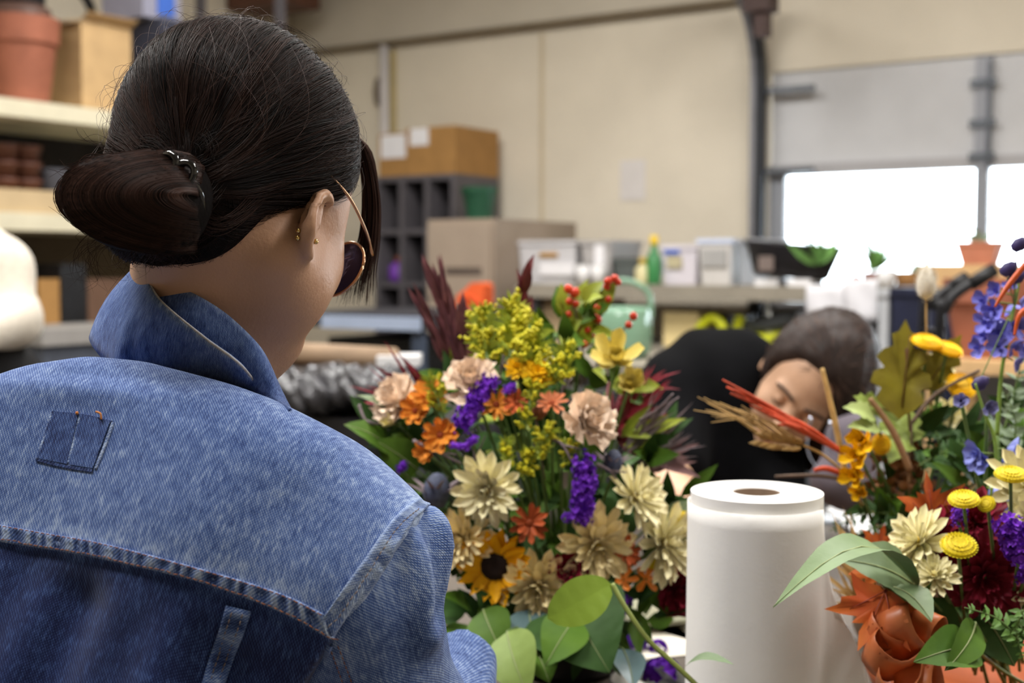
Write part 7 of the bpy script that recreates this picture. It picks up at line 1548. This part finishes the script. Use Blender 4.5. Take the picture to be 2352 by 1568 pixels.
slab_table('side_bench', 'black bench with a bluish white top edge behind the glasses', (a0, 3.6), (a1 + .0, 4.4), lz, px(34, 4.3), mat('dark_bench_top', (44, 44, 50), .6, .1, 10), lm=mat('slate_post', (70, 80, 98), .5, .1, 10), cat_='bench')
MB().rbox(on_n(735, 722, 3.58)[0], a1, 3.585, 3.6, lz - px(36, 4.3), lz - px(4, 4.3)).build('edge_trim', mat('blue_white_edge', (176, 190, 216), .4, .06, 10), bpy.data.objects['side_bench'])
carton('black_storage_case', 'black storage case standing under the bluish bench', a0 + .12, a1 - .1, 3.75, 4.2, .0, lz - .10, BLKP, group=None, tape=False)
uo0, uo1 = on_n(1056, 700, 4.6)[0], on_n(1119, 700, 4.6)[0]; zo1, zo0 = on_n(1090, 648, 4.6)[1], on_n(1090, 727, 4.6)[1]
slab_table('small_stand', 'low stand before the filing cabinet under the orange bag', (uo0 - .1, 4.5), (uo1 + .1, 4.85), zo0, .03, GREYC, cat_='stand')
t = thing('orange_bag', 'bright orange folded bag standing before the filing cabinet', 'bag', room((uo0 + uo1) / 2, 4.6, zo0)); OB = mat('orange_bag_cloth', (236, 100, 50), .6, .08, 16); q = [(0, 0), (1, 0), (1, .92), (.85, 1), (.55, .98), (.35, .8), (.05, .62)]
mb = MB(); n_ = len(q); mb.add([room(uo0 + (uo1 - uo0) * x, 4.57, zo0 + (zo1 - zo0) * y) for x, y in q] + [room(uo0 + (uo1 - uo0) * x, 4.65, zo0 + (zo1 - zo0) * y) for x, y in q], [tuple(range(n_)), tuple(range(n_, 2 * n_))[::-1]] + [(i, i + n_, (i + 1) % n_ + n_, (i + 1) % n_) for i in range(n_)]); mb.build('bag_body', OB, t); MB().tube(cat([room(uo0 + .03, 4.565, zo0 + .05), room((uo0 + uo1) / 2, 4.56, zo0 + .09), room(uo1 - .03, 4.565, zo0 + .06)], 6), .004, 6).build('bag_seam', OB, t, True)
# kraft roll and plastic bags on a dark table at mid distance
bz = .90; slab_table('dark_table', 'dark table carrying crumpled plastic bags beside the collar', (UN(on_z(780, 930, bz))[0] - .55, UN(on_z(780, 930, bz))[1] - .22), (UN(on_z(780, 930, bz))[0] + .42, UN(on_z(780, 930, bz))[1] + .75), bz, .06, mat('dark_tabletop', (34, 32, 34), .5, .15, 12))
t = thing('kraft_roll', 'tan kraft paper roll lying on the dark table beneath the chin', 'paper roll', P(760, 830, 3.2)); ra, rb = P(560, 806, 3.25), P(905, 826, 3.05); MB().tube([ra, rb], .03, 20).build('roll', KRAFT, t, True); MB().tube([ra - (rb - ra).normalized() * .012, rb + (rb - ra).normalized() * .012], .014, 12).build('core', CARD, t, True)
for k, x in enumerate((640, 800)):
    pp = P(x, 850, 3.2 - .001 * x * .2); carton('shelf_box', ['dark carton under the kraft roll beneath the chin', 'dark carton under the outer end of the kraft roll'][k], *sorted((UN(pp)[0] - .09, UN(pp)[0] + .09)), UN(pp)[1] - .06, UN(pp)[1] + .1, bz, P(x, 836, 3.2).z - .004, mat('dark_brown_carton', (70, 56, 48), .8, .1, 12), group='cartons under the kraft roll', tape=False)
BAG = mat('silver_black_plastic', (58, 57, 60), .3, .5, 9, bump=1.0, bscale=26, spec=.7)
for k, (x, y, d_, rx, lab) in enumerate([(690, 900, 2.95, .10, 'crumpled dark plastic bag nearest the denim collar'), (770, 890, 2.98, .10, 'crumpled dark plastic bag in the middle of the heap'), (850, 895, 2.95, .10, 'crumpled dark plastic bag nearest the bouquet'), (920, 905, 2.98, .08, 'crumpled dark plastic bag half hidden by wine red grass')]):
    c = P(x, y, d_); ph = k * 2.1
    def f_bag(p, c=c, rx=rx, ph=ph):
        q = p - npv(c); d = s_ell(p, c, (rx * 1.15, rx, .055)); d += .010 * np.sin(q[:, 0] * 70 + ph) * np.sin(q[:, 1] * 60 + q[:, 2] * 50) + .006 * np.sin(q[:, 0] * 150 + q[:, 2] * 120 + ph); return np.maximum(d, bz + .001 - p[:, 2])
    me, _, _ = sdf_mesh('plastic_bag', f_bag, c - Vector((.16, .16, .12)), c + Vector((.16, .16, .10)), .010, 1); link('plastic_bag', me, BAG, None, label=lab, cat_='bag', group='crumpled plastic bags')
wp = on_z(920, 880, bz + .06); t = thing('white_tray', 'white tray behind the wine red grass plume', 'tray', P(920, 826, 3.05)); c = P(918, 826, 3.05); MB().box(c, RT * .05, Vector((0, .06, 0)), Vector((0, 0, .012))).build('tray_body', WHITEP, t); MB().box(c - Vector((0, 0, (c.z - bz + .012) / 2)), RT * .03, Vector((0, .03, 0)), Vector((0, 0, (c.z - bz - .012) / 2))).build('tray_foot', WHITEP, t)
# right: wooden bench with the big terracotta pot, hand truck, navy bins
wz = .965; wq = on_z(2290, 822, wz); wu, wn = UN(wq)
slab_table('potting_bench', 'pine potting bench under the big terracotta pot', (wu - .22, wn - .16), (wu + .7, wn + .5), wz, .04, WOOD, lm=WOOD, cat_='bench')
bd = (wq - CAMP).dot(FW); pr_ = px(105, bd); pot('terracotta_pot', 'big terracotta pot standing behind the blue delphinium', wq + FW * .06 + Vector((0, 0, wz - (wq + FW * .06).z)), pr_ * 1.0, px(182, bd), TERRA, rim=.30)
t = thing('hand_truck', 'black tubular hand truck with bent handles beside the terracotta pot', 'hand truck', P(2130, 900, 3.2)); HT = mat('black_tube', (22, 22, 26), .4, .15, 20)
for pts in ([(2100, 1000, 3.1), (2120, 770, 3.1), (2140, 705, 3.1), (2168, 672, 3.1), (2222, 636, 3.1)], [(2150, 1000, 3.0), (2158, 790, 3.0), (2172, 712, 3.0), (2200, 672, 3.0), (2285, 618, 3.0)]):
    q = [P(*a) for a in pts]; q[0].z = .02; MB().tube(cat(q, 8), .0125, 10).build('handle_tube', HT, t, True); g0 = q[-1]; MB().tube([q[-2].lerp(g0, .35), g0], .017, 10).build('grip', BLKP, t, True)
for y in (760, 880): MB().tube([P(2120, y, 3.1), P(2158, y, 3.0)], .009, 8).build('crossbar', HT, t, True)
f0 = P(2125, 1000, 3.05); f0.z = .012; MB().box(f0, (.12, 0, 0), (0, .1, 0), (0, 0, .01)).build('toe_plate', HT, t)
for k, (x0, x1, y0, m_, lab) in enumerate([(2018, 2046, 662, mat('light_bin', (176, 178, 182), .5, .06, 10), 'narrow light grey bin under the bench beside the papers'), (2048, 2118, 660, NAVY, 'navy plastic bin under the bench behind the bunny tail grass'), (2120, 2200, 668, NAVY, 'navy plastic bin behind the hand truck')]):
    u0, u1 = on_n(x0, 740, 4.7)[0], on_n(x1, 740, 4.7)[0]; zt_ = on_n(x0, y0, 4.7)[1]; t = thing('floor_bin', lab, 'bin', room((u0 + u1) / 2, 4.8, 0), group='tall bins before the bench'); MB().rbox(u0, u1 - .01, 4.7, 4.9, 0, zt_ - .03).build('bin_body', m_, t); MB().rbox(u0 - .004, u1 - .006, 4.69, 4.91, zt_ - .03, zt_).build('rim', m_, t)
